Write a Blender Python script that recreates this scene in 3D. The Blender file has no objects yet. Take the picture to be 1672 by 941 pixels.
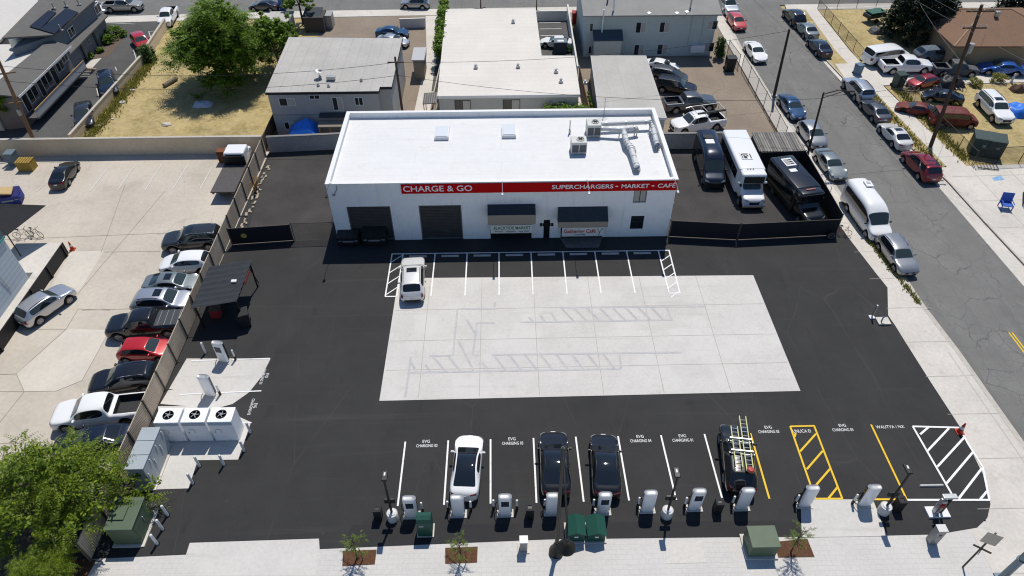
import bpy, bmesh, math, random
import numpy as np
from mathutils import Vector, Matrix
from mathutils.bvhtree import BVHTree
R_=math.radians; rnd=random.Random(7)
sc=bpy.context.scene; COL=sc.collection
DENOISE=True
# ---------------------------------------------------------------- camera (fitted to the stall lines of the lot)
F_PX,YAW,PITCH,ROLL,CAMH=1138.873,R_(-0.9657),R_(43.4308),R_(-0.2165),38.994
CX,CY,IW=836.0,470.5,1672.0
cy_,sy_,cp_,sp_=math.cos(YAW),math.sin(YAW),math.cos(PITCH),math.sin(PITCH)
FW=Vector((-sy_*cp_,cy_*cp_,-sp_)); RT=Vector((cy_,sy_,0)); UP=RT.cross(FW)
RT,UP=(math.cos(ROLL)*RT+math.sin(ROLL)*UP, -math.sin(ROLL)*RT+math.cos(ROLL)*UP)
def G(px,py,z=0.0):
    "measured photo point -> place on the level plane at height z"
    d=FW*F_PX+RT*(px-CX)-UP*(py-CY)
    t=(z-CAMH)/d.z
    return Vector((d.x*t,d.y*t,z))
cam=bpy.data.cameras.new('camera'); camo=bpy.data.objects.new('camera',cam); COL.objects.link(camo)
m3=Matrix((RT,UP,-FW)).transposed()
camo.matrix_world=Matrix.Translation((0,0,CAMH))@m3.to_4x4()
cam.sensor_width=36; cam.lens=F_PX/IW*36; cam.clip_end=2000; cam.clip_start=.5
sc.camera=camo
# ---------------------------------------------------------------- light
w=bpy.data.worlds.new('World'); sc.world=w; w.use_nodes=True
nt=w.node_tree; bg=nt.nodes['Background']; sky=nt.nodes.new('ShaderNodeTexSky'); sky.sky_type='NISHITA'; sky.sun_disc=False
SUN_EL,SUN_AZ=R_(62.5),R_(14.7)      # azimuth from +Y towards +X
sky.sun_elevation=SUN_EL; sky.sun_rotation=SUN_AZ; sky.altitude=50; sky.air_density=1.0; sky.dust_density=.15; sky.ozone_density=4.0
tint=nt.nodes.new('ShaderNodeMix'); tint.data_type='RGBA'; tint.blend_type='MULTIPLY'; tint.inputs[0].default_value=1; tint.inputs[7].default_value=(.90,.96,1.03,1); nt.links.new(sky.outputs[0],tint.inputs[6]); nt.links.new(tint.outputs[2],bg.inputs[0]); bg.inputs[1].default_value=SKY_STRENGTH if 'SKY_STRENGTH' in globals() else .094
sl=bpy.data.lights.new('sun','SUN'); so=bpy.data.objects.new('sun',sl); COL.objects.link(so)
sl.energy=4.2; sl.angle=R_(.5); sl.color=(1,.95,.875)
sd=Vector((math.sin(SUN_AZ)*math.cos(SUN_EL),math.cos(SUN_AZ)*math.cos(SUN_EL),math.sin(SUN_EL)))
so.rotation_euler=sd.to_track_quat('Z','Y').to_euler(); so.location=sd*200
vs=sc.view_settings; vs.view_transform='Standard'; vs.look='None'; vs.gamma=1; vs.use_curve_mapping=False; vs.exposure=0.0
sc.render.engine='CYCLES'
try:
    sc.cycles.max_bounces=6; sc.cycles.transparent_max_bounces=8; sc.cycles.use_denoising=DENOISE; sc.cycles.pixel_filter_type='BLACKMAN_HARRIS'; sc.cycles.filter_width=1.15; sc.cycles.sample_clamp_indirect=6
except Exception: pass
# ---------------------------------------------------------------- materials
MATS={}
def srgb(h):
    h=h.lstrip('#'); v=[int(h[i:i+2],16)/255 for i in (0,2,4)]
    return tuple(((c+.055)/1.055)**2.4 if c>.04045 else c/12.92 for c in v)
def M(name,rgb=None,rough=.6,metal=0,coat=0,var=0.0,scale=1.0,bump=0.0,bscale=20,spec=.3,var2=0.0,scale2=.1,emit=None):
    "principled material with two scales of noise on its base colour"
    if name in MATS: return MATS[name]
    if isinstance(rgb,str): rgb=srgb(rgb)
    m=bpy.data.materials.new(name); m.use_nodes=True; n=m.node_tree.nodes; l=m.node_tree.links; b=n['Principled BSDF']
    b.inputs['Base Color'].default_value=(*rgb,1); b.inputs['Roughness'].default_value=rough; b.inputs['Metallic'].default_value=metal
    b.inputs['Coat Weight'].default_value=coat; b.inputs['Coat Roughness'].default_value=.03; b.inputs['Specular IOR Level'].default_value=spec
    if var or var2 or bump:
        tc=n.new('ShaderNodeTexCoord'); col=None
        def noise(s,d):
            t=n.new('ShaderNodeTexNoise'); t.inputs['Scale'].default_value=s; t.inputs['Detail'].default_value=d; t.inputs['Roughness'].default_value=.62
            l.new(tc.outputs['Object'],t.inputs['Vector']); return t
        for v,s,d in ((var,scale,5),(var2,scale2,4)):
            if not v: continue
            t=noise(s,d); mr=n.new('ShaderNodeMapRange'); mr.inputs['From Min'].default_value=.3; mr.inputs['From Max'].default_value=.7
            mr.inputs['To Min'].default_value=1-v; mr.inputs['To Max'].default_value=1+v; l.new(t.outputs['Fac'],mr.inputs['Value'])
            mx=n.new('ShaderNodeMix'); mx.data_type='RGBA'; mx.blend_type='MULTIPLY'; mx.inputs[0].default_value=1
            if col is None: mx.inputs[6].default_value=(*rgb,1)
            else: l.new(col,mx.inputs[6])
            l.new(mr.outputs['Result'],mx.inputs[7]); col=mx.outputs[2]
        if col is not None: l.new(col,b.inputs['Base Color'])
        if bump:
            t=noise(bscale,6); bp=n.new('ShaderNodeBump'); bp.inputs['Strength'].default_value=bump; bp.inputs['Distance'].default_value=.02
            l.new(t.outputs['Fac'],bp.inputs['Height']); l.new(bp.outputs[0],b.inputs['Normal'])
    if emit: b.inputs['Emission Color'].default_value=(*rgb,1); b.inputs['Emission Strength'].default_value=emit
    MATS[name]=m; return m
def nodes_of(m): return m.node_tree.nodes,m.node_tree.links,m.node_tree.nodes['Principled BSDF']
def overlay(m,kind,colour,fac=1.0,scale=(1,1,1),rot=0,**k):
    "mix a procedural pattern (cracks, bricks, ridges) over the material's base colour"
    n,l,b=nodes_of(m); tc=n.new('ShaderNodeTexCoord'); mp=n.new('ShaderNodeMapping'); mp.inputs['Scale'].default_value=scale; mp.inputs['Rotation'].default_value=(k.get('rx',0),0,rot)
    l.new(tc.outputs['Object'],mp.inputs[0]); src=mp.outputs[0]
    if k.get('warp'):
        nz=n.new('ShaderNodeTexNoise'); nz.inputs['Scale'].default_value=k.get('wscale',.6); nz.inputs['Detail'].default_value=5; l.new(src,nz.inputs[0])
        va=n.new('ShaderNodeVectorMath'); va.operation='SCALE'; va.inputs['Scale'].default_value=k['warp']; l.new(nz.outputs['Color'],va.inputs[0])
        vb=n.new('ShaderNodeVectorMath'); vb.operation='ADD'; l.new(src,vb.inputs[0]); l.new(va.outputs[0],vb.inputs[1]); src=vb.outputs[0]
    if kind=='crack':
        t=n.new('ShaderNodeTexVoronoi'); t.feature='DISTANCE_TO_EDGE'; t.inputs['Scale'].default_value=1; l.new(src,t.inputs['Vector']); out=t.outputs['Distance']
        mr=n.new('ShaderNodeMapRange'); mr.inputs['From Min'].default_value=k.get('w0',.004); mr.inputs['From Max'].default_value=k.get('w1',.02); mr.inputs['To Min'].default_value=1; mr.inputs['To Max'].default_value=0
        l.new(out,mr.inputs['Value']); out=mr.outputs['Result']
        nz=n.new('ShaderNodeTexNoise'); nz.inputs['Scale'].default_value=.25; l.new(tc.outputs['Object'],nz.inputs[0])
        m2=n.new('ShaderNodeMapRange'); m2.inputs['From Min'].default_value=.38; m2.inputs['From Max'].default_value=.6; l.new(nz.outputs['Fac'],m2.inputs['Value'])
        mm=n.new('ShaderNodeMath'); mm.operation='MULTIPLY'; l.new(out,mm.inputs[0]); l.new(m2.outputs['Result'],mm.inputs[1]); out=mm.outputs[0]
    elif kind=='brick':
        t=n.new('ShaderNodeTexBrick'); t.inputs['Scale'].default_value=1; t.inputs['Mortar Size'].default_value=k.get('mortar',.02); t.inputs['Brick Width'].default_value=k.get('bw',1); t.inputs['Row Height'].default_value=k.get('rh',.5)
        t.offset=k.get('offset',.5); t.inputs['Mortar Smooth'].default_value=.2; l.new(src,t.inputs['Vector']); out=t.outputs['Fac']
    elif kind=='ridge':
        t=n.new('ShaderNodeTexWave'); t.inputs['Scale'].default_value=k.get('ws',1); t.wave_profile='SIN'; t.bands_direction=k.get('dir','X'); l.new(src,t.inputs['Vector']); out=t.outputs['Fac']
        bp=n.new('ShaderNodeBump'); bp.inputs['Strength'].default_value=.8; bp.inputs['Distance'].default_value=.03; l.new(out,bp.inputs['Height']); l.new(bp.outputs[0],b.inputs['Normal'])
    elif kind=='noise':
        t=n.new('ShaderNodeTexNoise'); t.inputs['Scale'].default_value=1; t.inputs['Detail'].default_value=k.get('detail',5); t.inputs['Roughness'].default_value=.65; l.new(src,t.inputs['Vector'])
        mr=n.new('ShaderNodeMapRange'); mr.inputs['From Min'].default_value=k.get('lo',.5); mr.inputs['From Max'].default_value=k.get('hi',.62); l.new(t.outputs['Fac'],mr.inputs['Value']); out=mr.outputs['Result']
    f=n.new('ShaderNodeMath'); f.operation='MULTIPLY'; f.inputs[1].default_value=fac; l.new(out,f.inputs[0])
    mx=n.new('ShaderNodeMix'); mx.data_type='RGBA'; l.new(f.outputs[0],mx.inputs[0])
    lk=b.inputs['Base Color'].links
    if lk: l.new(lk[0].from_socket,mx.inputs[6])
    else: mx.inputs[6].default_value=b.inputs['Base Color'].default_value
    c=srgb(colour) if isinstance(colour,str) else colour; mx.inputs[7].default_value=(*c,1); l.new(mx.outputs[2],b.inputs['Base Color'])
    return m
# ---------------------------------------------------------------- mesh building
class MB:
    def __init__(s): s.v=[]; s.f=[]
    def add(s,vs,fs):
        o=len(s.v); s.v+= [tuple(v) for v in vs]; s.f+=[tuple(i+o for i in f) for f in fs]; return s
    def box(s,c,d,rz=0,rx=0,ry=0,taper=1.0):
        m=Matrix.Translation(c)@Matrix.Rotation(rz,4,'Z')@Matrix.Rotation(ry,4,'Y')@Matrix.Rotation(rx,4,'X')
        x,y,z=d[0]/2,d[1]/2,d[2]/2; t=taper
        p=[(-x,-y,-z),(x,-y,-z),(x,y,-z),(-x,y,-z),(-x*t,-y*t,z),(x*t,-y*t,z),(x*t,y*t,z),(-x*t,y*t,z)]
        return s.add([m@Vector(q) for q in p],[(0,3,2,1),(4,5,6,7),(0,1,5,4),(1,2,6,5),(2,3,7,6),(3,0,4,7)])
    def rbox(s,c,d,r=.03,rz=0,seg=2,rx=0,ry=0):
        bm=bmesh.new(); bmesh.ops.create_cube(bm,size=1)
        for v in bm.verts: v.co=Vector((v.co.x*d[0],v.co.y*d[1],v.co.z*d[2]))
        bmesh.ops.bevel(bm,geom=bm.edges[:],offset=min(r,min(d)*.48),segments=seg,profile=.5,affect='EDGES')
        return s.bm(bm,Matrix.Translation(c)@Matrix.Rotation(rz,4,'Z')@Matrix.Rotation(ry,4,'Y')@Matrix.Rotation(rx,4,'X'))
    def bm(s,bm,m=Matrix.Identity(4)):
        bm.verts.index_update()
        s.add([m@v.co for v in bm.verts],[[v.index for v in f.verts] for f in bm.faces]); bm.free(); return s
    def cyl(s,p0,p1,r0,r1=None,n=12,caps=True):
        r1=r0 if r1 is None else r1; p0=Vector(p0); p1=Vector(p1); d=(p1-p0).normalized()
        a=d.orthogonal().normalized(); b=d.cross(a); vs=[];fs=[]
        for p,r in ((p0,r0),(p1,r1)):
            for i in range(n):
                t=2*math.pi*i/n; vs.append(p+a*(r*math.cos(t))+b*(r*math.sin(t)))
        for i in range(n): fs.append((i,(i+1)%n,n+(i+1)%n,n+i))
        if caps: fs+=[tuple(reversed(range(n))),tuple(range(n,2*n))]
        return s.add(vs,fs)
    def tube(s,pts,r,n=8):
        pts=[Vector(p) for p in pts]; rr=r if isinstance(r,(list,tuple)) else [r]*len(pts); vs=[];fs=[]; a=None
        for i,p in enumerate(pts):
            d=(pts[min(i+1,len(pts)-1)]-pts[max(i-1,0)]).normalized()
            a=(d.orthogonal() if a is None else a-d*a.dot(d)).normalized(); b=d.cross(a)
            for k in range(n):
                t=2*math.pi*k/n; vs.append(p+a*(rr[i]*math.cos(t))+b*(rr[i]*math.sin(t)))
        for i in range(len(pts)-1):
            for k in range(n): fs.append((i*n+k,i*n+(k+1)%n,(i+1)*n+(k+1)%n,(i+1)*n+k))
        fs+=[tuple(reversed(range(n))),tuple(range((len(pts)-1)*n,len(pts)*n))]
        return s.add(vs,fs)
    def lathe(s,prof,c=(0,0,0),n=24,axis='Z',closed=False):
        vs=[];fs=[]; c=Vector(c)
        for r,z in prof:
            for k in range(n):
                t=2*math.pi*k/n; q=(r*math.cos(t),r*math.sin(t),z)
                if axis=='Y': q=(q[0],q[2],q[1])
                vs.append(c+Vector(q))
        for i in range(len(prof)-1):
            for k in range(n): fs.append((i*n+k,i*n+(k+1)%n,(i+1)*n+(k+1)%n,(i+1)*n+k))
        i=len(prof)-1
        if closed:
            for k in range(n): fs.append((i*n+k,i*n+(k+1)%n,(k+1)%n,k))
        else: fs+=[tuple(reversed(range(n))),tuple(range(i*n,(i+1)*n))]
        return s.add(vs,fs)
    def prism(s,pts,z0,z1):
        n=len(pts); a=sum(pts[i][0]*pts[(i+1)%n][1]-pts[(i+1)%n][0]*pts[i][1] for i in range(n))
        if a<0: pts=list(reversed(pts))
        vs=[(p[0],p[1],z0) for p in pts]+[(p[0],p[1],z1) for p in pts]
        return s.add(vs,[tuple(reversed(range(n))),tuple(range(n,2*n))]+[(i,(i+1)%n,n+(i+1)%n,n+i) for i in range(n)])
    def sheet(s,pts,z):
        n=len(pts); a=sum(pts[i][0]*pts[(i+1)%n][1]-pts[(i+1)%n][0]*pts[i][1] for i in range(n))
        if a<0: pts=list(reversed(pts))
        return s.add([(p[0],p[1],z) for p in pts],[tuple(range(n))])
    def strip(s,a,b,w,z):
        a=Vector((a[0],a[1]));b=Vector((b[0],b[1])); d=(b-a).normalized(); nn=Vector((-d.y,d.x))*w/2
        return s.sheet([a-nn,b-nn,b+nn,a+nn],z)
    def poly(s,pts): return s.add(pts,[tuple(range(len(pts)))])
    def mesh(s,name):
        me=bpy.data.meshes.new(name); me.from_pydata([tuple(v) for v in s.v],[],s.f); me.update(); return me
    def build(s,name,mat,parent=None,smooth=None,label=None,loc=None,rz=0):
        me=s.mesh(name)
        if mat: me.materials.append(mat)
        if smooth is not None:
            me.polygons.foreach_set('use_smooth',[True]*len(me.polygons)); sharp(me,smooth)
        return link(name,me,parent,loc,rz,label)
def sharp(me,deg):
    bm=bmesh.new(); bm.from_mesh(me); lim=R_(deg)
    for e in bm.edges:
        if len(e.link_faces)!=2 or e.calc_face_angle(0)>lim: e.smooth=False
    bm.to_mesh(me); bm.free()
def link(name,me,parent=None,loc=None,rz=0,label=None):
    o=bpy.data.objects.new(name,me); COL.objects.link(o)
    if parent is not None: o.parent=parent
    if loc is not None: o.location=loc
    o.rotation_euler.z=rz
    if label: o['label']=label
    return o
def tag(o,label,cat,group=None,kind=None):
    o['label']=label; o['category']=cat
    if group: o['group']=group
    if kind: o['kind']=kind
    return o
def thing(name,label,cat,loc=(0,0,0),rz=0,group=None):
    o=bpy.data.objects.new(name,None); COL.objects.link(o); o.empty_display_size=.3
    o.location=loc; o.rotation_euler=(0,0,rz); return tag(o,label,cat,group)
def children(o): return [c for c in bpy.data.objects if c.parent==o]
KIDS={}
def dup(root,loc,rz=0,label=None,kids=None):
    kids=kids if kids is not None else tree_of(root)
    r=root.copy(); COL.objects.link(r); r.location=loc; r.rotation_euler=(0,0,rz)
    if label: r['label']=label
    def rec(src,dst):
        for ch,sub in src:
            c=ch.copy(); COL.objects.link(c); c.parent=dst; rec(sub,c)
    rec(kids,r); return r
def tree_of(root):
    return [(c,tree_of(c)) for c in children(root)]
def structure(name,mb,mat):
    o=mb.build(name,mat); o['kind']='structure'; return o
ZL=[0.0]
def slab(name,pts,mat,z=None,depth=.2):
    "ground sheet with an edge; each call lies 4 mm above the previous one unless z is given"
    if z is None: ZL[0]+=.004; z=ZL[0]
    return structure(name,MB().prism([(p[0],p[1]) for p in pts],z-depth,z),mat)
def text(name,body,size,mat,parent=None,loc=(0,0,0),rot=(0,0,0),ext=.004,align='CENTER',sx=1.0,label=None,bold=0.0):
    cu=bpy.data.curves.new(name,'FONT'); cu.body=body; cu.size=size; cu.extrude=ext; cu.offset=bold; cu.align_x=align; cu.align_y='CENTER'; cu.resolution_u=3
    tmp=bpy.data.objects.new('tmp',cu); COL.objects.link(tmp); dg=bpy.context.evaluated_depsgraph_get(); dg.update()
    me=bpy.data.meshes.new_from_object(tmp.evaluated_get(dg)); bpy.data.objects.remove(tmp); bpy.data.curves.remove(cu)
    me.materials.clear(); me.materials.append(mat); me.name=name
    o=link(name,me,parent,loc); o.rotation_euler=rot; o.scale=(sx,1,1)
    if label: o['label']=label
    return o
# ---------------------------------------------------------------- vehicles
GLASS=M('car_glass',(.008,.011,.014),rough=.03,spec=.7,coat=.3)
WSG=M('windscreen_glass',(.030,.045,.045),rough=.06,spec=.55,coat=.2)
TYRE=M('tyre_rubber',(.012,.012,.012),rough=.8); RIM=M('alloy_rim',(.36,.36,.38),rough=.35,metal=.8); DRIM=M('dark_rim',(.05,.05,.055),rough=.35,metal=.7)
HLAMP=M('headlamp_lens',(.22,.24,.26),rough=.08,coat=.8); TLAMP=M('tail_lamp_lens',(.22,.006,.01),rough=.12,coat=.8)
BLACKP=M('black_plastic',(.014,.014,.015),rough=.5); PLATE=M('number_plate_white',(.65,.66,.66),rough=.4); CHROME=M('chrome_trim',(.6,.6,.62),rough=.15,metal=1)
BEDL=M('bed_liner',(.03,.03,.032),rough=.75,var=.3,scale=9)
def paint(name,rgb,metal=0.0,rough=.28): return M('paint_'+name,rgb,rough=rough,metal=metal,coat=1.0)
P_=dict(white=paint('white',(.78,.78,.77)),pearl=paint('pearl',(.64,.63,.61),.15,.3),silver=paint('silver',(.52,.53,.55),.75,.3),grey=paint('grey',(.11,.115,.125),.6,.3),dkgrey=paint('dark_grey',(.035,.037,.04),.5),
 black=paint('black',(.006,.006,.007)),navy=paint('navy',(.008,.014,.03),.3),blue=paint('blue',(.02,.06,.14),.4),red=paint('red',(.42,.012,.016),.1),crimson=paint('crimson',(.22,.008,.014),.3),
 coral=paint('coral',(.5,.06,.055)),tan=paint('tan',(.36,.35,.31),.3),ltgrey=paint('light_grey',(.3,.31,.32),.6,.3),royal=paint('royal_blue',(.02,.1,.38),.2),rust=M('rusted_maroon_paint',(.13,.022,.016),rough=.55,var=.5,scale=2.5,var2=.3,scale2=9),
 sage=paint('sage_silver',(.22,.25,.25),.5,.3),dull=M('dull_primer',(.08,.085,.09),rough=.6,var=.3,scale=2))
# s = metres behind the front bumper; top profile, cowl, windscreen top, roof rear, rear glass base
CARS={
 'sedan':dict(L=4.85,W=1.83,top=[(0,.60),(.22,.74),(.8,.88),(1.4,.98),(2.15,1.38),(2.75,1.45),(3.4,1.39),(4.2,1.08),(4.7,1.04),(4.85,.86)],cowl=1.4,wt=2.15,rt=3.4,rb=4.2,pil=[2.8],fa=.95,ra=3.75,wr=.33),
 'fastback':dict(L=4.75,W=1.88,top=[(0,.58),(.2,.70),(.7,.86),(1.15,.96),(2.2,1.47),(2.75,1.52),(3.3,1.46),(4.3,1.13),(4.6,1.08),(4.75,.85)],cowl=1.15,wt=2.2,rt=3.3,rb=4.3,pil=[2.75],fa=.9,ra=3.78,wr=.35,glassroof=1),
 'hatch':dict(L=4.1,W=1.76,top=[(0,.62),(.2,.80),(.65,.95),(1.0,1.04),(1.75,1.44),(2.4,1.52),(3.45,1.45),(3.9,1.08),(4.1,.8)],cowl=1.0,wt=1.75,rt=3.45,rb=3.9,pil=[2.4],fa=.82,ra=3.35,wr=.32),
 'suv':dict(L=4.7,W=1.89,top=[(0,.70),(.18,.92),(.7,1.06),(1.3,1.12),(2.0,1.62),(2.7,1.71),(4.0,1.64),(4.5,1.16),(4.7,.92)],cowl=1.3,wt=2.0,rt=4.0,rb=4.5,pil=[2.65,3.4],fa=.95,ra=3.68,wr=.37,rails=1),
 'bigsuv':dict(L=5.0,W=1.96,top=[(0,.78),(.15,1.02),(.8,1.12),(1.4,1.17),(2.0,1.72),(2.6,1.82),(4.6,1.76),(4.88,1.2),(5.0,.95)],cowl=1.4,wt=2.0,rt=4.6,rb=4.88,pil=[2.75,3.75],fa=.98,ra=3.9,wr=.39,rails=1),
 'minivan':dict(L=5.0,W=1.95,top=[(0,.65),(.2,.85),(.7,1.0),(1.05,1.1),(2.0,1.65),(2.7,1.76),(4.4,1.7),(4.85,1.15),(5.0,.8)],cowl=1.05,wt=2.0,rt=4.4,rb=4.85,pil=[2.5,3.5],fa=.97,ra=3.95,wr=.34,rails=1),
 'pickup':dict(L=5.75,W=2.0,top=[(0,.85),(.14,1.08),(.8,1.18),(1.4,1.23),(2.05,1.80),(2.6,1.92),(3.55,1.88),(3.75,1.26),(5.6,1.24),(5.75,1.2)],cowl=1.4,wt=2.05,rt=3.55,rb=3.75,pil=[2.8],fa=1.0,ra=4.6,wr=.41,bed=(3.9,5.62)),
 'hightop':dict(L=6.3,W=2.05,top=[(0,.75),(.15,1.05),(.6,1.2),(.95,1.32),(1.65,2.25),(1.95,2.58),(2.4,2.73),(3.2,2.76),(6.15,2.74),(6.3,2.5)],cowl=.95,wt=1.68,rt=6.0,rb=6.2,pil=[2.3,3.1,5.2],fa=.98,ra=4.75,wr=.37,norear=1),
 'oldvan':dict(L=5.2,W=2.0,top=[(0,.8),(.12,1.05),(.5,1.15),(.8,1.22),(1.35,1.85),(1.8,2.02),(4.9,1.98),(5.12,1.3),(5.2,1.0)],cowl=.8,wt=1.35,rt=4.9,rb=5.12,pil=[2.0,2.9,3.9],fa=.85,ra=4.1,wr=.36),
 'cab':dict(L=3.0,W=2.06,top=[(0,.95),(.14,1.22),(.8,1.34),(1.3,1.4),(1.95,2.0),(2.4,2.08),(3.0,2.08)],cowl=1.3,wt=1.95,rt=2.95,rb=3.0,pil=[],fa=.95,ra=9,wr=.43,norear=1),
}
def lerp(pts,x):
    if x<=pts[0][0]: return pts[0][1]
    for (a,b),(c,d) in zip(pts,pts[1:]):
        if x<=c: return b+(d-b)*(x-a)/(c-a)
    return pts[-1][1]
PROTO={}
def car_meshes(kind):
    "loft the body, cut the glass out of it; +x is forward, origin on the ground at mid length"
    if kind in PROTO: return PROTO[kind]
    s=CARS[kind]; L,W=s['L'],s['W']/2; zs=.24 if s['wr']<.36 else .34
    aw=s['wr']+.13
    keys=[0,.16]+[s['cowl'],s['cowl']+.45*(s['wt']-s['cowl']),s['wt']]+s['pil']+[s['rt'],s['rb'],L-.14,L]
    if s.get('bed'): keys+=[s['bed'][0],s['bed'][1]]
    for c in (s['fa'],s['ra']):
        if c<L: 
            for d in (-aw,-aw*.62,0,aw*.62,aw):
                if all(abs(c+d-k)>.11 for k in keys): keys.append(c+d)
    for k in (.45,): 
        if all(abs(k-q)>.15 for q in keys): keys.append(k)
    keys=sorted(set(keys))
    zc=lerp(s['top'],s['cowl']); zr=lerp(s['top'],s['rb']) if not s.get('norear') else zc+.03
    cage=[]
    for x in keys:
        zt=lerp(s['top'],x)
        e=min(x,L-x); wf=W*(.80+.20*min(1,(e/.42))**.5) if kind not in('pickup','cab','hightop') or x<L/2 else W*(.97+.03*min(1,e/.15))
        green=s['cowl']<x<s['rb']
        arch=0
        for c in (s['fa'],s['ra']):
            d=abs(x-c)/aw
            if d<.98: arch=max(arch,(s['wr']*2+.12-zs)*math.sqrt(max(0,1-d*d))*1.12)
        zb=zs+arch+(.10 if e<.05 else 0)
        belt=zc-.05+(zr-zc)*min(1,max(0,(x-s['cowl'])/(s['rb']-s['cowl']))); 
        if s.get('norear'): belt=zc-.02
        if green:
            a=min(1,max(0,(zt-belt)/.45)); tumble=.74 if kind not in('hightop','cab','oldvan') else .86
            yr=wf*(.86+(tumble-.86)*a); z2=zt-.035-.03*a; z3=belt; y3=wf*.955
        else:
            yr=wf*.84; z2=zt-.015; z3=zt-.10; y3=wf*.965
        if e<.05: yr*=.93; z3=zt-.14
        y1,z1=yr*.6,zt-.008
        if green and kind in('hightop','oldvan') and x>=s['wt']-.3: y1,z1,yr,z2=wf*.80,zt-.05,wf*.955,belt+(.70 if kind=='hightop' else .80)*(zt-belt)
        zm=max(zs+.62*(min(belt,zt)-zs), zb+.09); z3=max(z3,zm+.06) if not green else z3
        row=[(0,zt),(y1,z1),(yr,z2),(y3,z3),(wf,zm),(wf*.985,zb),(wf*.84,zb-.015)]
        cage.append((L/2-x,row))
    bm=bmesh.new(); lay=bm.faces.layers.int.new('grp'); cl=bm.edges.layers.float.new('crease_edge'); V=[]
    for x,row in cage:
        r=[]
        for j,(y,z) in enumerate(row):
            if j==0: v=bm.verts.new((x,0,z)); r.append((v,v))
            else: r.append((bm.verts.new((x,y,z)),bm.verts.new((x,-y,z))))
        V.append(r)
    groups={}
    def role(i,j):
        xa,xb=keys[i],keys[i+1]; e=1e-6
        if s.get('glassroof') and s['cowl']-e<=xa and xb<=s['rb']+e and j<2: return 'glass_canopy'
        if s['cowl']-e<=xa and xb<=s['wt']+e and j<2: return 'windscreen'
        if not s.get('norear') and s['rt']-e<=xa and xb<=s['rb']+e and j<2: return 'rear_window'
        if j==2 and xa>=s['cowl']+.4*(s['wt']-s['cowl']) and xb<=s['rt']+.01:
            cuts=[p for p in s['pil']]
            n=sum(1 for p in cuts if xa>=p-e)
            if kind=='pickup' and n>1: return None
            return 'side%d'%n
        return None
    for i in range(len(V)-1):
        for j in range(6):
            for sd_ in (0,1):
                a,b,c,d=V[i][j][sd_],V[i][j+1][sd_],V[i+1][j+1][sd_],V[i+1][j][sd_]
                f=bm.faces.new((a,b,c,d) if sd_ else (d,c,b,a))
                r=role(i,j)
                if r:
                    if r.startswith('side'): r+='LR'[sd_]
                    groups.setdefault(r,[]).append(f)
                if s.get('bed') and s['bed'][0]-1e-6<=keys[i] and keys[i+1]<=s['bed'][1]+1e-6 and j<2: groups.setdefault('bed',[]).append(f)
    for r,flip in ((V[0],0),(V[-1],1)):
        for j in range(6):
            if j==0: vs=[r[0][0],r[1][1],r[1][0]]
            else: vs=[r[j][0],r[j][1],r[j+1][1],r[j+1][0]]
            bm.faces.new(vs if flip else list(reversed(vs)))
    bmesh.ops.recalc_face_normals(bm,faces=bm.faces[:])
    names=['body']
    for g,fs in groups.items():
        if g=='bed':
            ret=bmesh.ops.inset_region(bm,faces=fs,thickness=.07,depth=0,use_even_offset=True)
            ex=bmesh.ops.extrude_face_region(bm,geom=fs); nv=[v for v in ex['geom'] if isinstance(v,bmesh.types.BMVert)]; nf=[f for f in ex['geom'] if isinstance(f,bmesh.types.BMFace)]
            for v in nv: v.co.z-=.5
            old=[f for f in fs if f.is_valid]
            if old: bmesh.ops.delete(bm,geom=old,context='FACES_ONLY')
            names.append('bed_liner'); k=len(names)-1
            for f in nf: f[lay]=k
            for v in nv:
                for f in v.link_faces: f[lay]=k
            for f in bm.faces:
                if f[lay]==k:
                    for e in f.edges: e[cl]=.8
        else:
            if g.startswith('side'): continue
            bmesh.ops.inset_region(bm,faces=fs,thickness=.07 if g=='glass_canopy' else .05,depth=-.006,use_even_offset=True)
            names.append(g); k=len(names)-1
            for f in fs: f[lay]=k
            st=set(fs)
            for f in fs:
                for e in f.edges:
                    if any(q not in st for q in e.link_faces): e[cl]=.55
    for sd_ in 'LR':
        gs=[g for g in groups if g.startswith('side') and g.endswith(sd_)]; allf=[f for g in gs for f in groups[g]]
        if not allf: continue
        bmesh.ops.inset_region(bm,faces=allf,thickness=.032,depth=-.006,use_even_offset=True)
        st=set(allf)
        for f in allf:
            for e in f.edges:
                if any(q not in st for q in e.link_faces): e[cl]=.7
        for g in gs:
            names.append(g); k=len(names)-1
            for f in groups[g]: f[lay]=k
    me=bpy.data.meshes.new('cage'); 
    for f in bm.faces: f.material_index=f[lay]; f.smooth=True
    bm.to_mesh(me); bm.free()
    for n in names: me.materials.append(BLACKP)
    ob=bpy.data.objects.new('cage',me); COL.objects.link(ob); md=ob.modifiers.new('s','SUBSURF'); md.levels=2; md.render_levels=2
    dg=bpy.context.evaluated_depsgraph_get(); dg.update(); em=bpy.data.meshes.new_from_object(ob.evaluated_get(dg)); bpy.data.objects.remove(ob)
    bvh_b=bmesh.new(); bvh_b.from_mesh(em); bvh=BVHTree.FromBMesh(bvh_b); bvh_b.free()
    out={'bvh':bvh,'names':names}
    for k,n in enumerate(names):
        b2=bmesh.new(); b2.from_mesh(em); bmesh.ops.delete(b2,geom=[f for f in b2.faces if f.material_index!=k],context='FACES')
        for f in b2.faces: f.material_index=0
        m2=bpy.data.meshes.new(n); b2.to_mesh(m2); b2.free(); m2.materials.clear(); out[n]=m2
    m2=out['body']; m2.materials.append(P_['white'])
    for n in names[1:]: out[n].materials.append(BEDL if n=='bed_liner' else WSG if n=='windscreen' else GLASS)
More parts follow.
